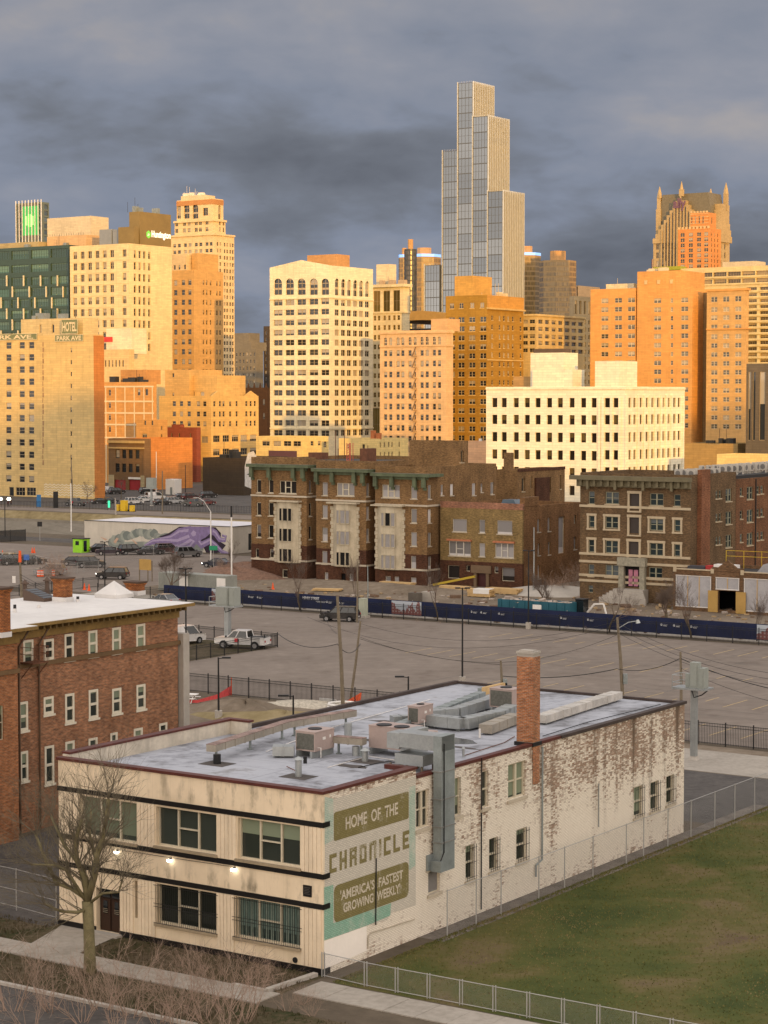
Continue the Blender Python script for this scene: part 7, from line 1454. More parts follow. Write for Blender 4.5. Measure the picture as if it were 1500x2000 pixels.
sign((27.5, 1139), 1125, 'small white notice beside the roadside kerb', 'sign', WHITE, .5, 1.0); sign((76, 990), 966, 'blue information pylon at the hotel lot entrance', 'sign', mat('sign_blue2', (.03, .15, .35), .5), 1.1, 3.2); sign((109, 992), 960, 'black payment pylon with a glowing screen', 'sign', BLACK, 1.2, 4.2)
sign((213, 998), 978, 'traffic signal showing green at the far lot', 'traffic light', emis('signal_green', (.03, .55, .25), 1.6), .5, 1.6)
CAB = mat('cabinet_grey', (.27, .29, .265), .6, var=.12)
def mast(base, top_py, label, boxes, plat, pole_w, rail=True):
    o, h = up('cabinet_mast', label, 'equipment mast', base, top_py, None, rz=-GA); hp = plat
    q = MB(); q.box(-pole_w / 2, pole_w / 2, -pole_w / 2, pole_w / 2, .3, hp); q.build('pole', GALV, o); q = MB(); q.tube([(0, 0, 0), (0, 0, .32)], [.55, .25], 4); q.build('foot', CONC, o)
    q = MB(); x0_, x1_ = min(b[0] for b in boxes) - .9, max(b[1] for b in boxes) + .2; q.box(x0_, x1_, -.8, .8, hp + .002, hp + .14); q.build('platform', GALV, o)
    for b in boxes:
        q = MB(); q.box(b[0], b[1], b[2], b[3], hp + .15, hp + .15 + b[4]); q.box(b[0] + .08, b[1] - .08, b[2] - .03, b[2] - .001, hp + .3, hp + b[4] - .1); q.build('cabinet', CAB, o)
    if rail:
        q = MB()
        for z in (.5, 1.05): q.tube([(x0_ + .85, -.75, hp + z), (x0_ + .05, -.75, hp + z), (x0_ + .05, .75, hp + z), (x0_ + .85, .75, hp + z)], .03, 5)
        for y in (-.75, .75): q.tube([(x0_ + .05, y, hp + .14), (x0_ + .05, y, hp + 1.05)], .03, 5)
        q.build('guard_rail', GALV, o)
    q = MB(); q.tube([(.2, -.85, hp), (.4, -.9, hp - .5), (.9, -.6, hp - .3), (1.2, -.3, hp)], .05, 5); q.build('cable', BLACK, o)
mast((445, 1262), 1146, 'grey equipment cabinets on a railed steel mast beside the white pickup', [(-1.1, .5, -.7, .2, 2.0), (.52, 1.3, -.5, .6, 2.0)], 4.3, .55)
mast((1355, 1484), 1296, 'grey twin cabinets on a steel mast behind the far roof corner', [(-.15, .5, -.5, .1, 1.9), (.52, 1.0, -.5, .3, 1.5), (-.6, -.17, -.3, .2, 1.0)], 5.3, .42)
def mast2(base, top_py): mast(base, top_py, 'small grey cabinet mast in the far parking lot', [(-1.2, 1.2, -.6, .6, 2.6)], 4.2, .4, False)
mast2((296, 988), 930)
def wire(label, pts, sag=.8, r=.02, group='overhead cables'):
    o = thing('overhead_cable', label, 'cable', pts[0], 0, group); q = MB(); P = []
    for a, b in zip(pts, pts[1:]):
        a, b = Vector(a), Vector(b)
        for k in range(13):
            f = k / 12; p = a.lerp(b, f); p.z -= sag * 4 * f * (1 - f) * min(1, (b - a).length / 30); P.append(p - Vector(pts[0]))
    q.tube(P, r, 4); q.build('cable', BLACK, o); return o
zz = lambda P, f: Vector((P.x, P.y, P.z * f))
wire('cable looping from the leaning pole to its neighbour', [zz(T1, .62), zz(T2, .72)], 2.2, .03); wire('cable falling from the thinner pole past the lamp post to the short pole', [zz(T2, .78), zz(T5, .9)], 1.0, .022); wire('cable from the leaning pole back to the pickup enclosure', [zz(T1, .62), EC + Vector((0, 0, 1.5))], .8, .035)
wire('cable from the leaning pole up to the far dark van', [zz(T1, .7), gp(630, 1190, 3)], .5, .018)
wire('thick cable running from the dark pole toward the lot pole foot', [zz(T4, .9), zz(T3, .35), zz(T5, .6)], 1.2, .035); wire('thick cable leaving the frame from the dark pole', [zz(T4, .9), dp(1540, 1352, T4.y - 8)], .8, .04); wire('thinner cable below it leaving the frame from the dark pole', [zz(T4, .75), dp(1540, 1378, T4.y - 8)], .8, .02)
wire('thin cable from lot pole to the thinner leaning pole', [zz(T3, .78), zz(T5, .95), zz(T2, .8)], 1.4, .018); wire('upper thin cable from lot pole across the parking lot', [zz(T3, .95), dp(640, 1195, 240)], 2.5, .018); wire('middle thin cable from lot pole across the parking lot', [zz(T3, .9), dp(600, 1205, 240)], 2.8, .018)
for k in range(3): wire('slack cables leaving the frame from the street lamp pole, %s of three' % ('upper', 'middle', 'lower')[k], [zz(T3, .93 - k * .06), dp(1530, 1318 + k * 12, T3.y - 25)], .8, .018)
for k in range(3): wire('cables strung behind the white roof from the orange topped pole, %s one' % ('upper', 'middle', 'lower')[k], [zz(T6, .78 - .05 * k), gp(330, 1215, 3.0 - .4 * k)], 1.0, .025)

# ---------------------------------------------------------------- vehicles
def wheel_me(r=.34, w=.24):
    a = MB(); a.tube([(0, -w / 2, 0), (0, w / 2, 0)], r, 18); b = MB(); b.tube([(0, -w / 2 - .012, 0), (0, w / 2 + .012, 0)], r * .62, 12); return a.data('wheel', TYRE), b.data('rim', RIM)
WH_ME = {}
KINDS = {  # length, width, low profile (x,z), cabin profile: belt front/back, roof front/back
    'suv': (4.7, 1.9, [(-2.35, .35), (2.3, .35), (2.35, .7), (2.28, .98), (1.15, 1.08), (-2.3, 1.12), (-2.36, .7)], (1.15, -2.22, .45, -1.95, 1.08, 1.74), (-1.42, 1.45)),
    'sedan': (4.7, 1.82, [(-2.35, .3), (2.3, .3), (2.35, .6), (2.2, .78), (.95, .92), (-1.5, .97), (-2.3, .92), (-2.36, .6)], (1.0, -1.75, .2, -1.0, .94, 1.44), (-1.42, 1.42)),
    'pickup': (5.8, 2.0, [(-2.9, .5), (2.85, .5), (2.9, .85), (2.82, 1.15), (1.45, 1.25), (-2.88, 1.25), (-2.9, .8)], (1.45, -.9, .75, -.75, 1.22, 1.92), (-1.75, 1.85)),
    'van': (5.2, 1.98, [(-2.6, .35), (2.55, .35), (2.6, .8), (2.45, 1.05), (1.75, 1.15), (-2.6, 1.2), (-2.6, .7)], (1.75, -2.58, 1.0, -2.5, 1.12, 2.0), (-1.65, 1.65))}
def make_car(kind):
    L, w, prof, (bf, bb, rf, rb, zb, zr_), (wr, wf) = KINDS[kind]; o = link({'suv': 'parked_suv', 'sedan': 'parked_car', 'pickup': 'pickup_truck', 'van': 'parked_van'}[kind], None); hw = w / 2; wrad = .40 if kind == 'pickup' else .34
    q = MB()  # body: profile rings pulled in at the sill and shoulder
    low = [(x, z) for x, z in prof]; n = len(low); zmid = .62
    rings = []
    for s, ins in ((-1, .10), (-1, 0), (1, 0), (1, .10)):
        rings.append([(x * (1 - ins * .35), s * (hw - ins), z - (ins * .25 if z > zmid else -ins * .2)) for x, z in low])
    q.face(rings[0]); q.face(rings[3][::-1])
    for a, b in zip(rings, rings[1:]):
        for k in range(n): q.face([a[k], a[(k + 1) % n], b[(k + 1) % n], b[k]][::-1])
    if kind == 'pickup':
        q.box(-2.75, -.95, hw - .16, hw - .1, 1.2, 1.3); q.box(-2.75, -.95, -hw + .1, -hw + .16, 1.2, 1.3)
    body = q.build('body', CARP, o, smooth=False, weld=True)
    ti = .16; g = MB(); b4 = [(bf, -hw + .06), (bf, hw - .06), (bb, hw - .06), (bb, -hw + .06)]; t4 = [(rf, -hw + .06 + ti), (rf, hw - .06 - ti), (rb, hw - .06 - ti), (rb, -hw + .06 + ti)]
    def fc(i, j, nm):
        m_ = MB(); m_.face([(*b4[i], zb), (*b4[j], zb), (*t4[j], zr_), (*t4[i], zr_)]); m_.build(nm, CARGLASS, o)
    fc(0, 1, 'windshield'); fc(1, 2, 'side_window'); fc(2, 3, 'rear_window'); fc(3, 0, 'side_window')
    q = MB(); q.prism([(t4[0][0] + .05, t4[0][1] - .02), (t4[1][0] + .05, t4[1][1] + .02), (t4[2][0] - .05, t4[2][1] + .02), (t4[3][0] - .05, t4[3][1] - .02)], zr_ - .02, zr_ + .05)
    for i in range(4): q.bar((*b4[i], zb - .02), (*t4[i], zr_), .09)
    for s in (1, -1):
        for f in ((.42,) if kind in ('sedan', 'pickup') else (.38, .70)): q.bar((bf + (bb - bf) * f, s * (hw - .05), zb), (rf + (rb - rf) * f, s * (hw - .05 - ti), zr_), .09)
    if kind == 'van':
        for s in (1, -1): q.face([(bf + (bb - bf) * .42, s * (hw - .05), zb), (bb + .1, s * (hw - .05), zb), (rb + .05, s * (hw - .04 - ti), zr_), (rf + (rb - rf) * .42, s * (hw - .04 - ti), zr_)])
    q.build('roof', CARP, o)
    if kind == 'pickup': q = MB(); q.box(-2.8, -.95, -hw + .17, hw - .17, 1.252, 1.262); q.build('load_bed', BLACK, o)
    key = wrad
    if key not in WH_ME: WH_ME[key] = wheel_me(wrad)
    for x in (wr, wf):
        for s in (-1, 1):
            wo = link('wheel', WH_ME[key][0], o, (x, s * (hw - .1), wrad)); link('rim', WH_ME[key][1], wo)
            a = MB(); a.tube([(x, s * (hw - .02), wrad + .02), (x, s * (hw + .006), wrad + .02)], wrad * 1.16, 16); a.build('wheel_arch', TYRE, o)
    xf = prof[2][0]
    for s in (-1, 1):
        q = MB(); q.box(xf - .12, xf + .015, s * hw * .72 - .2, s * hw * .72 + .2, prof[3][1] - .24, prof[3][1] - .06); q.build('headlight', HEADL, o); q = MB(); q.box(-L / 2 - .02, -L / 2 + .06, s * hw * .8 - .14, s * hw * .8 + .14, .78, 1.0 if kind != 'sedan' else .9); q.build('taillight', TAILL, o)
        q = MB(); q.box(rf + .35 + (bf - rf) * .5, rf + .5 + (bf - rf) * .5, s * (hw + .02) - .09, s * (hw + .02) + .09, zb + .02, zb + .2); q.build('side_mirror', BLACK, o)
    q = MB(); q.box(xf - .05, xf + .02, -hw * .5, hw * .5, .45, .72); q.build('grille', BLACK, o); q = MB(); q.box(-L / 2 - .03, -L / 2 + .02, -.26, .26, .55, .68); q.build('number_plate', WHITE, o)
    return o
PROTO = {}; 
def car(kind, label, px, py, col, head, cat='car', group=None, lit=False):
    """head: degrees from the E1 street axis (0 faces along E1 toward the camera's right, 180 away)"""
    o = make_car(kind) if kind not in PROTO else copy_tree(PROTO[kind])
    if kind not in PROTO: PROTO[kind] = o
    o.location = gp(px, py, .0) + Vector((0, 0, .014)); o.rotation_euler.z = -GA + rad(head); tag(o, label, cat, group)
    for c in o.children:
        if c.name.split('.')[0] in ('body', 'roof'): c.color = (*col, 1)
        if lit and c.name.startswith('headlight'): c.data = c.data.copy(); c.data.materials[0] = emis('headlamp', (1, .95, .85), 6)
    return o
BLK, DGR, WHT, SIL, NVY, MAR = (.008, .008, .010), (.035, .036, .04), (.62, .61, .60), (.24, .25, .26), (.012, .02, .045), (.06, .012, .015)
car('suv', 'black large SUV parked in the open lot near the navy screen', 664, 1213, BLK, 200); car('pickup', 'white pickup truck with a red door emblem inside the picket enclosure', 474, 1266, WHT, 196, 'pickup truck')
pk = [o for o in bpy.data.objects if o.name.startswith('pickup_truck') and o.parent is None][0]; 
for s_ in (1, -1): q = MB(); q.box(.1, .55, s_ * 1.0 - .012, s_ * 1.0 + .012, .72, 1.12); q.build('door_emblem', mat('emblem_red', (.45, .03, .04), .5), pk)
car('van', 'white van seen from behind beside the pickup enclosure', 356, 1258, WHT, 80, 'van'); car('sedan', 'silver car whose roof shows past the brick house cornice', 320, 1182, SIL, 170)
gA = 'cars in the corner lot behind the wire fence'; gB = 'cars parked nose in under the mural'; gC = 'cars in the far hotel lot'
for kind, label, px, py, col, hd, g in (
    ('suv', 'blue grey SUV at the very end of the corner lot', 4, 1101, (.05, .08, .11), 215, gA), ('suv', 'black SUV with pale wheels in the corner lot', 27, 1103, BLK, 60, gA), ('sedan', 'dark blue sedan behind the orange topped pole', 44, 1101, NVY, 200, gA), ('sedan', 'black sedan with a rear plate in the corner lot', 63, 1102, BLK, 60, gA),
    ('suv', 'silver SUV behind orange barrels and a bare bush', 98, 1124, SIL, 205, gA), ('sedan', 'dark grey car mostly hidden behind another at the corner lot', 148, 1104, DGR, 40, gA), ('suv', 'dark grey SUV by the wire fence posts', 178, 1108, (.03, .035, .036), 40, gA),
    ('sedan', 'dark purple hatchback under the mural beside the open hood car', 214, 1084, (.02, .013, .03), 40, gB), ('suv', 'black SUV with red tail light under the mural', 258, 1083, BLK, 60, gB), ('sedan', 'dark slate sedan under the octopus arm', 294, 1083, DGR, 55, gB), ('suv', 'dark maroon SUV under the octopus head', 328, 1081, MAR, 60, gB), ('suv', 'silver SUV at the near end of the row under the mural', 367, 1088, (.16, .165, .17), 62, gB),
    ('sedan', 'black car with its hood raised beside the lime hut', 200, 1078, BLK, 60, gB),
    ('suv', 'white SUV closest to the fence in the far lot', 262, 985, WHT, 70, gC), ('sedan', 'white sedan beside the white SUV in the far lot', 282, 980, WHT, 70, gC), ('van', 'white van in the second row of the far lot', 303, 976, WHT, 70, gC), ('sedan', 'dark car at the hotel end of the far lot', 196, 984, BLK, 70, gC), ('sedan', 'second dark car at the hotel end of the far lot', 214, 983, DGR, 70, gC), ('suv', 'pale silver SUV beside dark cars in the far lot', 339, 984, (.4, .41, .42), 70, gC), ('sedan', 'dark sedan behind the cabinet mast in the far lot', 318, 986, BLK, 70, gC),
    ('pickup', 'grey pickup truck in the far lot', 378, 989, (.10, .10, .095), 190, gC), ('sedan', 'dark red sedan behind the grey pickup', 404, 986, (.14, .012, .012), 70, gC), ('suv', 'black SUV in the back row of the far lot', 408, 972, BLK, 70, gC), ('suv', 'dark SUV before the red doors of the hall', 288, 964, BLK, 70, gC), ('van', 'white van beside the hotel corner', 212, 964, WHT, 70, gC), ('suv', 'black car beside the white van at the hotel corner', 228, 965, BLK, 70, gC), ('pickup', 'grey trailer towing pickup near the payment pylon', 148, 988, (.12, .12, .12), 190, gC), ('sedan', 'dark car in the back row of the far lot', 355, 974, DGR, 70, gC), ('suv', 'maroon SUV in the middle of the far lot', 372, 976, MAR, 70, gC)):
    car(kind, label, px, py, col, hd, 'pickup truck' if kind == 'pickup' else 'van' if kind == 'van' else 'car', g)
car('suv', 'black SUV with lit headlights driving along the side street', 220, 1131, BLK, 205, 'car', None, True); car('sedan', 'dark blue sedan driving on the street below the mural', 424, 1108, NVY, 190, 'car', None, True)
# open hood of the black car
# ---------------------------------------------------------------- street and site objects
def obj1(name, label, cat, px, py, rz=-GA, group=None, z=0.0): return thing(name, label, cat, gp(px, py, z) + Vector((0, 0, .008)), rz, group)
def boxes(o, part, m, *bs):
    q = MB()
    for b in bs: q.box(*b)
    return q.build(part, m, o)
o = obj1('ticket_hut', 'lime green parking hut with dark windows by the mural', 'hut', 161, 1080); boxes(o, 'wall', mat('lime', (.28, .62, .03), .6), (-2.2, .0, 0, 1.9, 0, 2.35)); boxes(o, 'roof', BLACK, (-2.3, .1, -.1, 2.0, 2.352, 2.48)); boxes(o, 'window', CARGLASS, (-1.6, -.8, -.03, -.002, 1.3, 2.0)); boxes(o, 'door', CARGLASS, (.002, .03, .3, 1.1, .2, 2.1))
o = obj1('shipping_container', 'grey ribbed shipping container with white notices behind the navy screen', 'container', 442, 1163); 
def cont(q, L, W, H):
    q.box(-L, 0, 0, W, .1, H); 
    for k in range(int(L / .3)): q.box(-L + .05 + k * .3, -L + .2 + k * .3, -.05, -.001, .2, H - .1)
q = MB(); cont(q, 12, 2.4, 2.6); q.build('body', mat('container_grey', (.25, .26, .235), .7, var=.2), o)
for x_ in (-8.2, -1.6): boxes(o, 'notice', WHITE, (x_, x_ + 1.5, -.09, -.052, .9, 2.3))
o = obj1('skip', 'teal open topped debris skip with rubble behind the navy screen', 'skip', 1112, 1216); q = MB()
for b in ((-10, 0, 0, .12, 0, 2.3), (-10, 0, 2.2, 2.32, 0, 2.3), (-10, -9.88, .121, 2.199, 0, 2.3), (-.12, 0, .121, 2.199, 0, 2.3)): q.box(*b)
for k in range(9): q.box(-9.6 + k * 1.1, -9.45 + k * 1.1, -.08, -.001, 0, 2.3)
q.build('body', mat('teal_steel', (.015, .085, .12), .6, var=.25), o); boxes(o, 'notice', WHITE, (-5, -3.8, -.12, -.082, 1.0, 1.9)); r = random.Random(12); q = MB()
for k in range(60): x_, y_, s_ = r.uniform(-9.6, -.4), r.uniform(.3, 2), r.uniform(.1, .45); q.box(x_ - s_, x_ + s_, y_ - s_ * .6, y_ + s_ * .6, 1.7, 2.1 + s_ * r.random(), 0, Matrix.Translation((x_, y_, 2)) @ Matrix.Rotation(r.uniform(-.5, .5), 4, 'X') @ Matrix.Rotation(r.uniform(0, 3), 4, 'Z') @ Matrix.Translation((-x_, -y_, -2)))
tag(q.build('rubble', mat('rubble_pale', (.33, .28, .24), .9, var=.4, scale=3), o), kind='stuff')
o = obj1('excavator', 'small white excavator with a dark cab and bent arm by the skip', 'excavator', 1128, 1212); boxes(o, 'track', TYRE, (-1.2, 1.2, -1.0, -.6, 0, .55)); boxes(o, 'track', TYRE, (-1.2, 1.2, .6, 1.0, 0, .55)); boxes(o, 'body', WHITE, (-1.5, .1, -.8, .8, .56, 1.4)); boxes(o, 'cab', CARGLASS, (.102, 1.2, -.75, .5, .56, 2.6)); boxes(o, 'cab_roof', BLACK, (.05, 1.25, -.8, .55, 2.602, 2.7)); q = MB(); q.bar((1.2, .2, 1.0), (2.2, .2, 2.1), .22); q.bar((2.2, .2, 2.1), (3.4, .2, 2.2), .18); q.bar((3.4, .2, 2.2), (3.8, .2, 1.0), .16); q.build('arm', WHITE, o); q = MB(); q.extr([(3.6, 1.0), (4.1, 1.0), (3.9, .4), (3.5, .5)], -.1, .5); q.build('bucket', GALVD, o)
def lumber(label, px, py, L, W, H, rz=0, name='lumber_stack', m=LUMBER, wrap=False):
    o = obj1(name, label, 'lumber', px, py, -GA + rz, 'lumber stacks on the building site'); q = MB(); r = random.Random(px); lay = max(1, int(H / .12)); row = max(1, int(W / .3))
    for a in range(lay):
        for b in range(row): e = r.uniform(-.15, .15); q.box(-L / 2 + e, L / 2 + e, -W / 2 + b * W / row + .01, -W / 2 + (b + 1) * W / row - .01, .1 + a * H / lay, .1 + (a + 1) * H / lay - .01)
    q.build('plank', m, o)
    for x_ in (-L * .3, L * .3): boxes(o, 'bearer', WOODP, (x_ - .05, x_ + .05, -W / 2, W / 2, 0, .099))
    if wrap: boxes(o, 'wrap', WHITE, (-L * .25, L * .45, -W / 2 - .03, W / 2 + .03, H * .5, H + .14))
lumber('long neat stack of fresh planks below the corner block', 776, 1149, 5.4, 1.3, .8); lumber('loose fresh planks fanned on the ground before the middle block', 640, 1155, 4, 1.2, .3, .3); lumber('low pile of boards near the lattice platform', 665, 1141, 4.6, 1.0, .25, -.05); lumber('wrapped pallet of plywood before the buff apartments', 940, 1166, 3.4, 1.6, 1.0, .1, wrap=True); lumber('open stack of beams beside the wrapped pallet', 985, 1160, 5, 1.6, .7); lumber('tan timber pile under the yellow beam', 888, 1157, 4.2, 1.7, .8, .05)
o = obj1('steel_beam', 'yellow boom resting over the timber pile', 'beam', 870, 1152); q = MB(); q.bar((-2, 0, .6), (4.8, 0, 2.1), .35, .3); q.build('boom', mat('boom_yellow', (.42, .30, .03), .6), o); q = MB(); q.bar((.5, 0, 0), (.5, 0, 1.1), .12); q.build('prop', BLACK, o)
for px_, py_, lab in ((817, 1178, 'dark concrete block beside the site screen'), (843, 1176, 'paler concrete block beside the dark one')): o = obj1('concrete_block', lab, 'block', px_, py_); boxes(o, 'body', CONC if 'paler' in lab else mat('dark_concrete', (.11, .095, .08), .9, var=.25), (-1.6, 0, 0, 1.0, 0, 1.3)); boxes(o, 'lifting_eye', RUST, (-.9, -.7, .4, .6, 1.301, 1.42))
r = random.Random(21); q = MB()
for k in range(650):
    u_ = r.uniform(-128, -30); v_ = r.uniform(134.5, 171) if r.random() < .8 else r.uniform(150, 170); p = G(u_, v_); s_ = r.uniform(.06, .4) * (1 if r.random() < .85 else 1.8); q.box(-s_, s_, -s_ * .6, s_ * .6, 0, s_ * .6, r.randrange(3), Matrix.Translation(p) @ Matrix.Rotation(r.uniform(0, 3), 4, 'Z') @ Matrix.Rotation(r.uniform(-.3, .3), 4, 'X'))
tag(q.build('rubble', [mat('rubble_pale', (0, 0, 0)), mat('rubble_brown', (.14, .09, .06), .9, var=.4), mat('rubble_tan', (.32, .23, .13), .9, var=.3)]), 'scattered bricks boards and debris over the building site', None, None, 'stuff')
def mound(label, px, py, a, b, h, m, seed, name='earth_mound', kind=None):
    r = random.Random(seed); n, k_ = 22, 7; P = gp(px, py); q = MB(); ring = []
    ph = [r.uniform(0, 6) for _ in range(4)]
    for j in range(k_ + 1):
        f = j / k_; row = []
        for i in range(n):
            t_ = 6.2832 * i / n; rr_ = (1 - f) * (1 + .18 * math.sin(3 * t_ + ph[0]) + .1 * math.sin(5 * t_ + ph[1])); p = P + E1 * (a * rr_ * math.cos(t_)) + E2 * (b * rr_ * math.sin(t_)) + Vector((0, 0, h * (1 - (1 - f) ** 2) * (1 + .2 * math.sin(4 * t_ + ph[2])) + r.uniform(-.05, .05) * f * h)); row.append(p)
        ring.append(row)
    for x, y in zip(ring, ring[1:]):
        for i in range(n): q.face([x[i], x[(i + 1) % n], y[(i + 1) % n], y[i]])
    return tag(q.build(name, m, None, True, True), label, None, None, 'structure')
mound('', 700, 1150, 22, 5, .9, DIRT, 1, 'terrain'); mound('', 500, 1120, 9, 6, 1.6, mat('brick_rubble', (.17, .10, .07), .95, var=.5, scale=2.5, bump=.6), 2, 'terrain'); mound('', 455, 1128, 8, 4, 1.4, MATS['brick_rubble'], 8, 'terrain'); mound('', 1100, 1160, 12, 5, 1.0, CONC, 3, 'terrain'); mound('', 600, 1445, 9, 6, .9, GRAVEL, 4, 'terrain'); mound('', 560, 1410, 8, 4, .8, BANK, 5, 'terrain'); mound('', 480, 1395, 5, 3, 1.1, DIRT, 6, 'terrain'); mound('', 640, 1382, 7, 1.6, .45, mat('pale_rubble', (.42, .38, .31), .95, var=.5, scale=4, bump=.7), 7, 'terrain')
sheet('concrete_pad', [rel(630, 1388), rel(690, 1379), rel(745, 1392), rel(668, 1408)], mat('pale_concrete', (.50, .48, .44), .9), .06)
for pts in (((350, 1432), (428, 1402), (520, 1412), (440, 1410), (352, 1452)),):
    q = MB(); P = [gp(*p) for p in ((350, 1445), (440, 1408), (520, 1404), (480, 1396), (415, 1398))]
    for a, b in zip(P, P[1:]): q.bar(a + Vector((0, 0, .1)), b + Vector((0, 0, .1)), .5, .28)
    tag(q.build('kerb', mat('pale_concrete', (0, 0, 0))), kind='structure')
o = obj1('pipe_ring', 'white coiled ring lying on the concrete pad by the poles', 'pipe coil', 670, 1388)
for k in range(3): q = MB(); q.tube([(1.25 * math.cos(a), 1.25 * math.sin(a), .14 + k * .22) for a in [6.2832 * j / 24 for j in range(25)]], .11, 6, cap=False); q.build('coil', WHITE, o)
o = obj1('plastic_sheet', 'orange plastic sheet draped by the white ring', 'sheet', 682, 1381); q = MB(); q.face([(-1.0, 0, .1), (1.0, .2, .1), (.9, .6, 1.3)]); q.face([(-1.0, 0, .1), (.9, .6, 1.3), (.2, .9, .3)]); q.build('fold', ORANGE, o)
o = obj1('safety_netting', 'red plastic netting slung low beside the brick house', 'netting', 360, 1376); q = MB(); P = [gp(*p) for p in ((348, 1374), (385, 1374), (425, 1366), (452, 1358))]; P = [p - gp(360, 1376) for p in P]; Mi = Matrix.Rotation(GA, 4, 'Z'); hts = (.35, .3, .45, .9)
for k in range(3): a, b = Mi @ P[k], Mi @ P[k + 1]; q.face([a + Vector((0, 0, .05)), b + Vector((0, 0, .05)), b + Vector((0, 0, hts[k + 1])), a + Vector((0, 0, hts[k]))])
q.build('net', mat('net_red', (.55, .07, .07), .7, var=.3, scale=4), o); q = MB(); a = Mi @ P[3]; q.tube([a, a + Vector((0, 0, 1.6))], .04, 5); q.build('stake', ORANGE, o)
o = obj1('picnic_table', 'white picnic table with benches beside the brick house', 'table', 366, 1372, -GA + .3); boxes(o, 'tabletop', WHITE, (-.95, .95, -.38, .38, .72, .78)); 
for s_ in (-.7, .7): boxes(o, 'bench', WHITE, (-.95, .95, s_ - .13, s_ + .13, .42, .47))
for s_ in (-.6, .6): q = MB(); q.bar((s_, -.7, 0), (s_, 0, .72), .07); q.bar((s_, .7, 0), (s_, 0, .72), .07); q.build('leg', WHITE, o)
def barrel(label, px, py, cone=False):
    o = obj1('traffic_cone' if cone else 'traffic_drum', label, 'traffic cone' if cone else 'traffic drum', px, py, 0, 'orange traffic drums and cones'); q = MB()
    if cone: q.cyl(0, 0, .05, .95, .2, .04, 10); q.build('cone', ORANGE, o); boxes(o, 'foot', ORANGE, (-.25, .25, -.25, .25, 0, .049)); q = MB(); q.cyl(0, 0, .5, .68, .115, .085, 10); q.build('stripe', WHITE, o)
    else:
        q.cyl(0, 0, .08, 1.0, .3, .26, 12); q.build('drum', ORANGE, o); q = MB(); q.cyl(0, 0, 0, .079, .4, n=12); q.build('foot', TYRE, o)
        for z_ in (.35, .7): q = MB(); q.cyl(0, 0, z_, z_ + .14, .305 - z_ * .03, n=12); q.build('stripe', WHITE, o)
barrel('first orange drum in front of the silver SUV', 76, 1127); barrel('second orange drum in front of the silver SUV', 82, 1127); barrel('orange drum beside the bare bush', 104, 1126); barrel('orange cone at the entry to the corner lot', 63, 1080, True); barrel('orange cone next to the other by the corner lot entry', 67, 1080, True); barrel('orange cone on the street behind the white roof pyramid', 165, 1152, True); barrel('orange cone farther along the street behind the roof', 174, 1154, True); barrel('orange cone on rubble before the open block', 533, 1151, True); barrel('lone orange cone under the cream hotel blank wall', 5, 1086, True)
o = obj1('site_machine', 'yellow safety machine by the far lot fence', 'machine', 239, 999); boxes(o, 'body', mat('machine_yellow', (.62, .40, .02), .6), (-2.2, -1.2, 0, .8, .1, 1.6), (-.6, .9, 0, 1.0, .1, 2.6), (2.2, 3.2, 0, .8, .1, 1.5)); boxes(o, 'frame', BLACK, (-2.4, 3.3, .81, .9, 0, .4))
o = obj1('utility_box', 'white utility shed by the orange side wall', 'shed', 341, 966); boxes(o, 'wall', WHITE, (-3.2, 0, 0, 3, 0, 4.2)); boxes(o, 'door', GALVD, (-1.6, -.8, -.03, -.002, 0, 2))
o = obj1('utility_box', 'pale green cabinet beside the dark SUV', 'cabinet', 711, 1207); boxes(o, 'cabinet', mat('pale_green', (.36, .38, .30), .6), (-.6, .3, -.3, .4, .3, 2.4)); boxes(o, 'foot', CONC, (-.8, .5, -.5, .6, 0, .299))
o = obj1('notice_frame', 'plywood notice board on posts near the side street', 'sign', 285, 1135); boxes(o, 'board', mat('plywood', (0, 0, 0)), (-1.2, 1.0, -.05, .05, 1.6, 3.2)); 
for x_ in (-1.3, .3, 1.1): q = MB(); q.bar((x_, .1, 0), (x_, .1, 3.0), .12); q.build('post', WOODP, o)
o = obj1('barrier', 'low orange and white barrier behind the dirt yard lamp', 'barrier', 640, 1378); boxes(o, 'board', WHITE, (-.9, .9, -.05, .05, .3, .6)); boxes(o, 'leg', RUST, (-.8, -.7, -.2, .2, 0, .299)); boxes(o, 'leg', RUST, (.7, .8, -.2, .2, 0, .299))
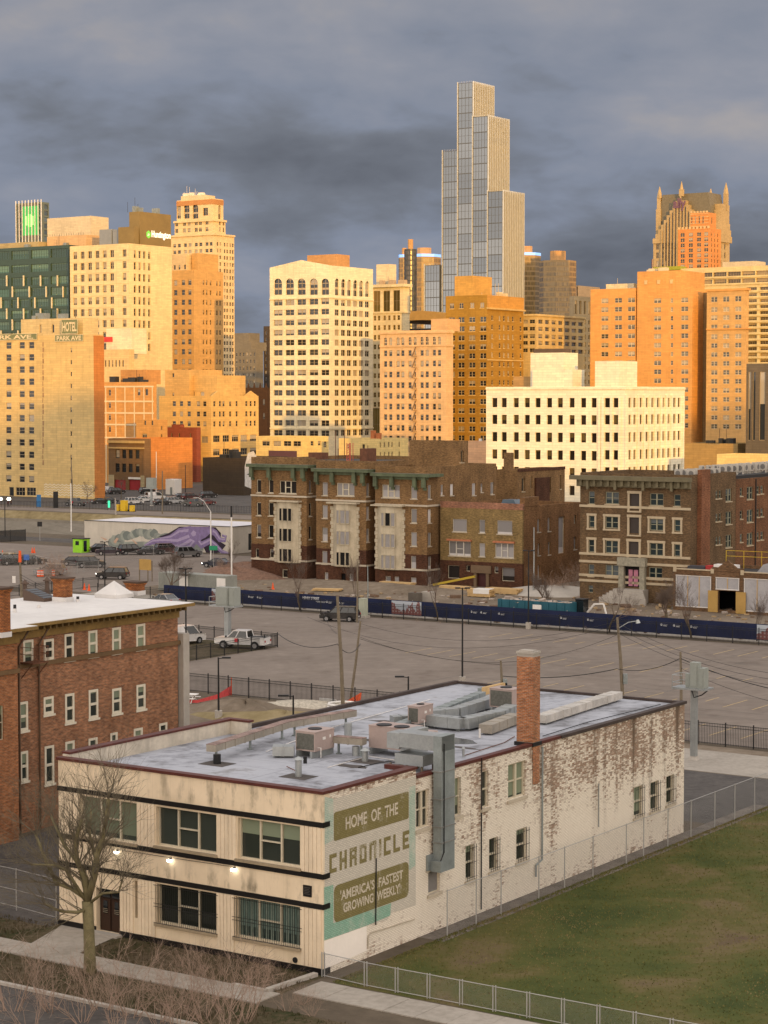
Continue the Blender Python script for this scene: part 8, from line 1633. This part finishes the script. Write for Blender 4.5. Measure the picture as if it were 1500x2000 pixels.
# two people walking by the hotel fence
def person(label, px, py, coat, pants, rz, ph):
    o = obj1('person', label, 'person', px, py, rz); P = {}
    J = [(0, 0, .95), (0, .0, 1.15), (0, .0, 1.42), (0, 0, 1.54), (0, .02, 1.66), (0, .01, 1.78), (.09, 0, .90), (.10, .22 * ph, .5), (.10, .12 * ph, .09), (.10, .26 * ph, .05), (-.09, 0, .90), (-.10, -.12 * ph, .5), (-.10, -.34 * ph, .12), (-.10, -.22 * ph, .05), (.19, 0, 1.40), (.25, -.08 * ph, 1.12), (.25, .08 * ph, .88), (-.19, 0, 1.40), (-.25, .08 * ph, 1.12), (-.25, .2 * ph, .90), (.255, .12 * ph, .80), (-.255, .25 * ph, .82)]
    E = [(0, 1), (1, 2), (2, 3), (3, 4), (4, 5), (0, 6), (6, 7), (7, 8), (8, 9), (0, 10), (10, 11), (11, 12), (12, 13), (2, 14), (14, 15), (15, 16), (2, 17), (17, 18), (18, 19), (16, 20), (19, 21)]
    Rr_ = [.14, .14, .15, .06, .10, .085, .095, .07, .045, .04, .095, .07, .045, .04, .075, .05, .04, .075, .05, .04, .035, .035]
    me = bpy.data.meshes.new('body'); me.from_pydata(J, E, []); ob = link('body', me, o); m = ob.modifiers.new('skin', 'SKIN'); s_ = ob.modifiers.new('sub', 'SUBSURF'); s_.levels = 1; s_.render_levels = 1
    for v, r_ in zip(me.skin_vertices[0].data, Rr_): v.radius = (r_, r_)
    me.skin_vertices[0].data[0].use_root = True
    mt, t, p, oo = newmat('clothes_' + label.split()[1]); z = t.sep(objvec(t))[2]; t.put(p.inputs['Base Color'], t.mix(t.math('GREATER_THAN', z, .92), pants, t.mix(t.math('GREATER_THAN', z, 1.5), coat, (.30, .17, .11)))); p.inputs['Roughness'].default_value = .85; me.materials.append(mt)
    q = MB(); q.tube([(0, -.01, 1.70), (0, -.01, 1.80), (0, 0, 1.85)], [.115, .11, .05], 10); q.build('hair', mat('dark_hair', (.02, .014, .01), .8), o)
person('person in maroon jacket walking by the hotel fence', 16, 991, (.09, .015, .015), (.02, .02, .025), 1.2, 1); person('person in brown coat walking a step behind along the hotel fence', 21.5, 990, (.10, .05, .03), (.03, .03, .04), 1.2, -1)

# ---------------------------------------------------------------- bare trees and brush
def grow(rng, T, C, p, d, L, r, lvl, mx, spread, up, nseg=4, lim=(9, 3)):
    pts, rs = [p.copy()], [r]; dd = d.copy()
    for k in range(nseg):
        dd = (dd + Vector((rng.gauss(0, .13), rng.gauss(0, .13), rng.gauss(0, .10) + up * .06))).normalized(); p = p + dd * (L / nseg); pts.append(p.copy()); rs.append(r * (1 - .45 * (k + 1) / nseg))
    (T if lvl <= T.maxl else C).tube(pts, rs, 7 if lvl == 0 else 5 if lvl < 3 else 3, cap=lvl < 2)
    if lvl >= mx: return
    nb = rng.randint(*(getattr(C, 'nb', None) or ((3, 4) if lvl < 2 else (3, 5))))
    for k in range(nb):
        f = rng.uniform(.35, 1.0) if k else 1.0; i = min(nseg, max(1, int(round(f * nseg)))); ax = dd.orthogonal().normalized(); ax.rotate(Matrix.Rotation(rng.uniform(0, 6.283), 3, dd)); a = rng.uniform(.35, 1.0) * spread * (1 if k else .45); nd = dd.copy(); nd.rotate(Matrix.Rotation(a, 3, ax)); nd = (nd + Vector((0, 0, up * .25))).normalized()
        grow(rng, T, C, pts[i], nd, L * rng.uniform(.58, .82), max(rs[i] * rng.uniform(.5, .72), .006), lvl + 1, mx, spread, up, max(2, nseg - 1 if lvl else nseg))
def tree(label, px, py, h, seed, mx=5, spread=.8, up=.5, r0=None, trunk=.30, name='bare_tree', group=None, bark=None, twig=None):
    P = gp(px, py); o = thing(name, label, 'tree', P, 0, group); rng = random.Random(seed); T, C = MB(), MB(); T.maxl = 0; r0 = r0 or h * .022
    grow(rng, T, C, Vector((0, 0, -.05)), Vector((rng.uniform(-.04, .04), rng.uniform(-.04, .04), 1)), h * trunk, r0, 0, mx, spread, up, 4)
    T.build('trunk', bark or BARK, o, True); C.build('crown', twig or TWIG, o, True); return o
MOSS = mat('mossy_bark', (.165, .142, .075), .95, var=.45, scale=2.0)
def bigtree():
    P = gp(176, 1903); o = thing('bare_tree', 'large bare mossy tree with many spreading limbs before the cream office front', 'tree', P); rng = random.Random(11); T, C = MB(), MB(); Q = C; T.maxl = 0
    S = lambda px, py, dz=0.0: dp(px, py, P.y + dz) - P
    fork = S(171, 1760); T.tube([(0, 0, -.05), tuple(S(175, 1860)), tuple(S(173, 1800)), tuple(fork)], [.32, .265, .255, .27], 10)
    limbs = [([(171, 1760), (166, 1715), (150, 1680), (148, 1640), (160, 1600)], .17, 0), ([(171, 1760), (185, 1710), (190, 1665), (200, 1640), (207, 1600), (212, 1560)], .17, -1), ([(170, 1755), (140, 1735), (110, 1725), (85, 1670), (70, 1630)], .14, 1), ([(172, 1775), (150, 1782), (120, 1780), (85, 1765)], .10, -1.5), ([(170, 1750), (155, 1690), (125, 1650), (100, 1595)], .12, 2),
             ([(174, 1765), (200, 1745), (232, 1742), (240, 1715)], .08, -2), ([(171, 1755), (190, 1690), (175, 1630), (178, 1580)], .11, 1.5), ([(171, 1765), (130, 1700), (108, 1690), (60, 1688)], .09, -1)]
    for pts, r_, dz in limbs:
        n = len(pts); PP = [S(x, y, dz * k / (n - 1)) for k, (x, y) in enumerate(pts)]; rs = [r_ * (1 - .55 * k / (n - 1)) for k in range(n)]; T.tube([tuple(p) for p in PP], rs, 7)
        for k in range(1, n):
            for j in range(5 if k < n - 1 else 7):
                a = PP[k] - (PP[k] - PP[k - 1]) * rng.uniform(0, .6) if k < n - 1 or j > 2 else PP[k]; d = (PP[k] - PP[k - 1]).normalized(); d = (d + Vector((rng.gauss(0, .5), rng.gauss(0, .5), rng.gauss(.25, .3)))).normalized(); grow(rng, T, Q, a, d, rng.uniform(.8, 2.0), max(.018, rs[k] * .38), 3, 5, .8, .3, 4)
    T.build('trunk', MOSS, o, True); Q.build('crown', mat('grey_twig', (.15, .125, .085), .95, var=.3, scale=2), o, True)
bigtree()
tg = 'small bare trees along the site screen'
tree('small bare upright tree before the open fronted block', 586, 1192, 7.5, 31, 5, .6, .9, .10, .35, group=tg); tree('slim bare tree between the lattice pole and cabinet', 698, 1198, 7, 32, 5, .5, 1.0, .09, .35, group=tg); tree('bare tree in front of the buff brick corner', 854, 1213, 8.5, 33, 5, .6, .9, .11, .3, group=tg)
tree('wide bare tree with a forked trunk before the alley by the buff building', 1058, 1195, 10.5, 34, 6, .75, .6, .30, .18); tree('bare tree beside the stoop of the trimmed apartments', 1190, 1235, 8, 35, 5, .65, .8, .12, .35, group=tg); tree('thick stemmed dark bushy tree by the portal steps', 1300, 1212, 7.5, 36, 6, .8, .3, .22, .2); tree('bare tree in front of the plastic sheeted bay', 1350, 1246, 8.5, 37, 5, .7, .7, .13, .3, group=tg); tree('thin bare tree at the end of the site screen', 1478, 1252, 7, 38, 5, .7, .7, .08, .3, group=tg); tree('bare tree on the plot before the container', 334, 1162, 8.5, 39, 6, .75, .6, .15, .28)
tree('bare tree before the blank hotel wall', 169, 984, 8.5, 40, 5, .75, .6, .18, .25); tree('second small bare tree by the red doors', 236, 975, 6.5, 41, 5, .7, .6, .12, .3); tree('thin bare tree beside the mural building corner', 452, 1120, 6, 42, 5, .6, .7, .07, .3)
# brush at the bottom and around
def brush(label, px, py, h, seed, n=16, spread=.9, group=None, src=None):
    P = gp(px, py)
    if src: o = copy_tree(src); o.location = P; o.rotation_euler.z = seed * 1.7; s_ = h; o.scale = (s_, s_, s_); tag(o, label, 'shrub', group); return o
    o = thing('bare_shrub', label, 'shrub', P, 0, group); rng = random.Random(seed); T, C = MB(), MB(); T.maxl = 1; C.nb = (2, 3) if n < 12 else None
    for k in range(n):
        a = rng.uniform(0, 6.283); d = Vector((math.cos(a) * rng.uniform(.1, spread), math.sin(a) * rng.uniform(.1, spread), 1)).normalized(); grow(rng, T, C, Vector((math.cos(a) * rng.uniform(0, .5), math.sin(a) * rng.uniform(0, .5), 0)), d, h * rng.uniform(.22, .42), .02, 1, 4, .85, .25, 3)
    T.build('stem', SHRB, o); C.build('twigs', SHRB, o); return o
SHRB = mat('pinkish_twig', (.30, .215, .165), .95, var=.25, scale=1.2)
gS = 'leafless roadside shrubs'
s0 = brush('leafless pinkish shrub at the kerb under the big tree', 100, 1975, 3.6, 51, 11, 1.1, gS); s1 = brush('tall thin leafless shrub before the street door', 255, 1985, 4.2, 52, 9, .8, gS)
sh = [(20, 1975), (160, 1998), (200, 1972), (310, 2000), (350, 1985), (400, 1995), (440, 1975), (480, 1995), (60, 2020), (240, 2030), (345, 2030), (440, 2030)]
for k, (x, y) in enumerate(sh): brush('leafless pinkish brush crowding the kerb and verge', x, y, .8 + .35 * random.Random(k).random(), k + 2, group='brush crowding the kerb', src=s0 if k % 2 else s1)
low = [(305, 1875), (350, 1888), (395, 1896), (440, 1905), (480, 1912), (520, 1920), (545, 1930), (590, 1962), (560, 1975), (610, 1985)]
for k, (x, y) in enumerate(low): brush('low dry weedy shrub along the office base and walk', x, y, .33 + .14 * random.Random(k + 50).random(), k + 5, group='dry weeds by the office base', src=s0 if k % 2 else s1)
brush('dense round bare bush behind orange drums', 112, 1138, 5.2, 61, 30, .8); brush('tangled bare bush against the brick house wall', 25, 1600, 6.0, 62, 24, .8); brush('second tangled bare bush at the alley mouth', 55, 1570, 5.0, 63, 22, .7); brush('leafless bush on the rubble before the open block', 440, 1118, 3, 64, 14, .7)
for k, (px_, py_) in enumerate(((1120, 1108), (1085, 1120), (1240, 1180))): brush(('reddish bare bush by the alley wall', 'thin bare bush below the alley wall', 'low bare bush beside the stoop')[k], px_, py_ + 40, 4.5 - k, 70 + k, 16, .8)
r = random.Random(77)
for k in range(9): brush('dry clump of ornamental grass along the iron fence', 880 + k * 38 if k > 3 else 770 + k * 45, 1223 + (k - 4) * 3 if k > 3 else 1212 + k * 3, .16 + .05 * r.random(), k, group='dry grass clumps along the fence', src=s0)
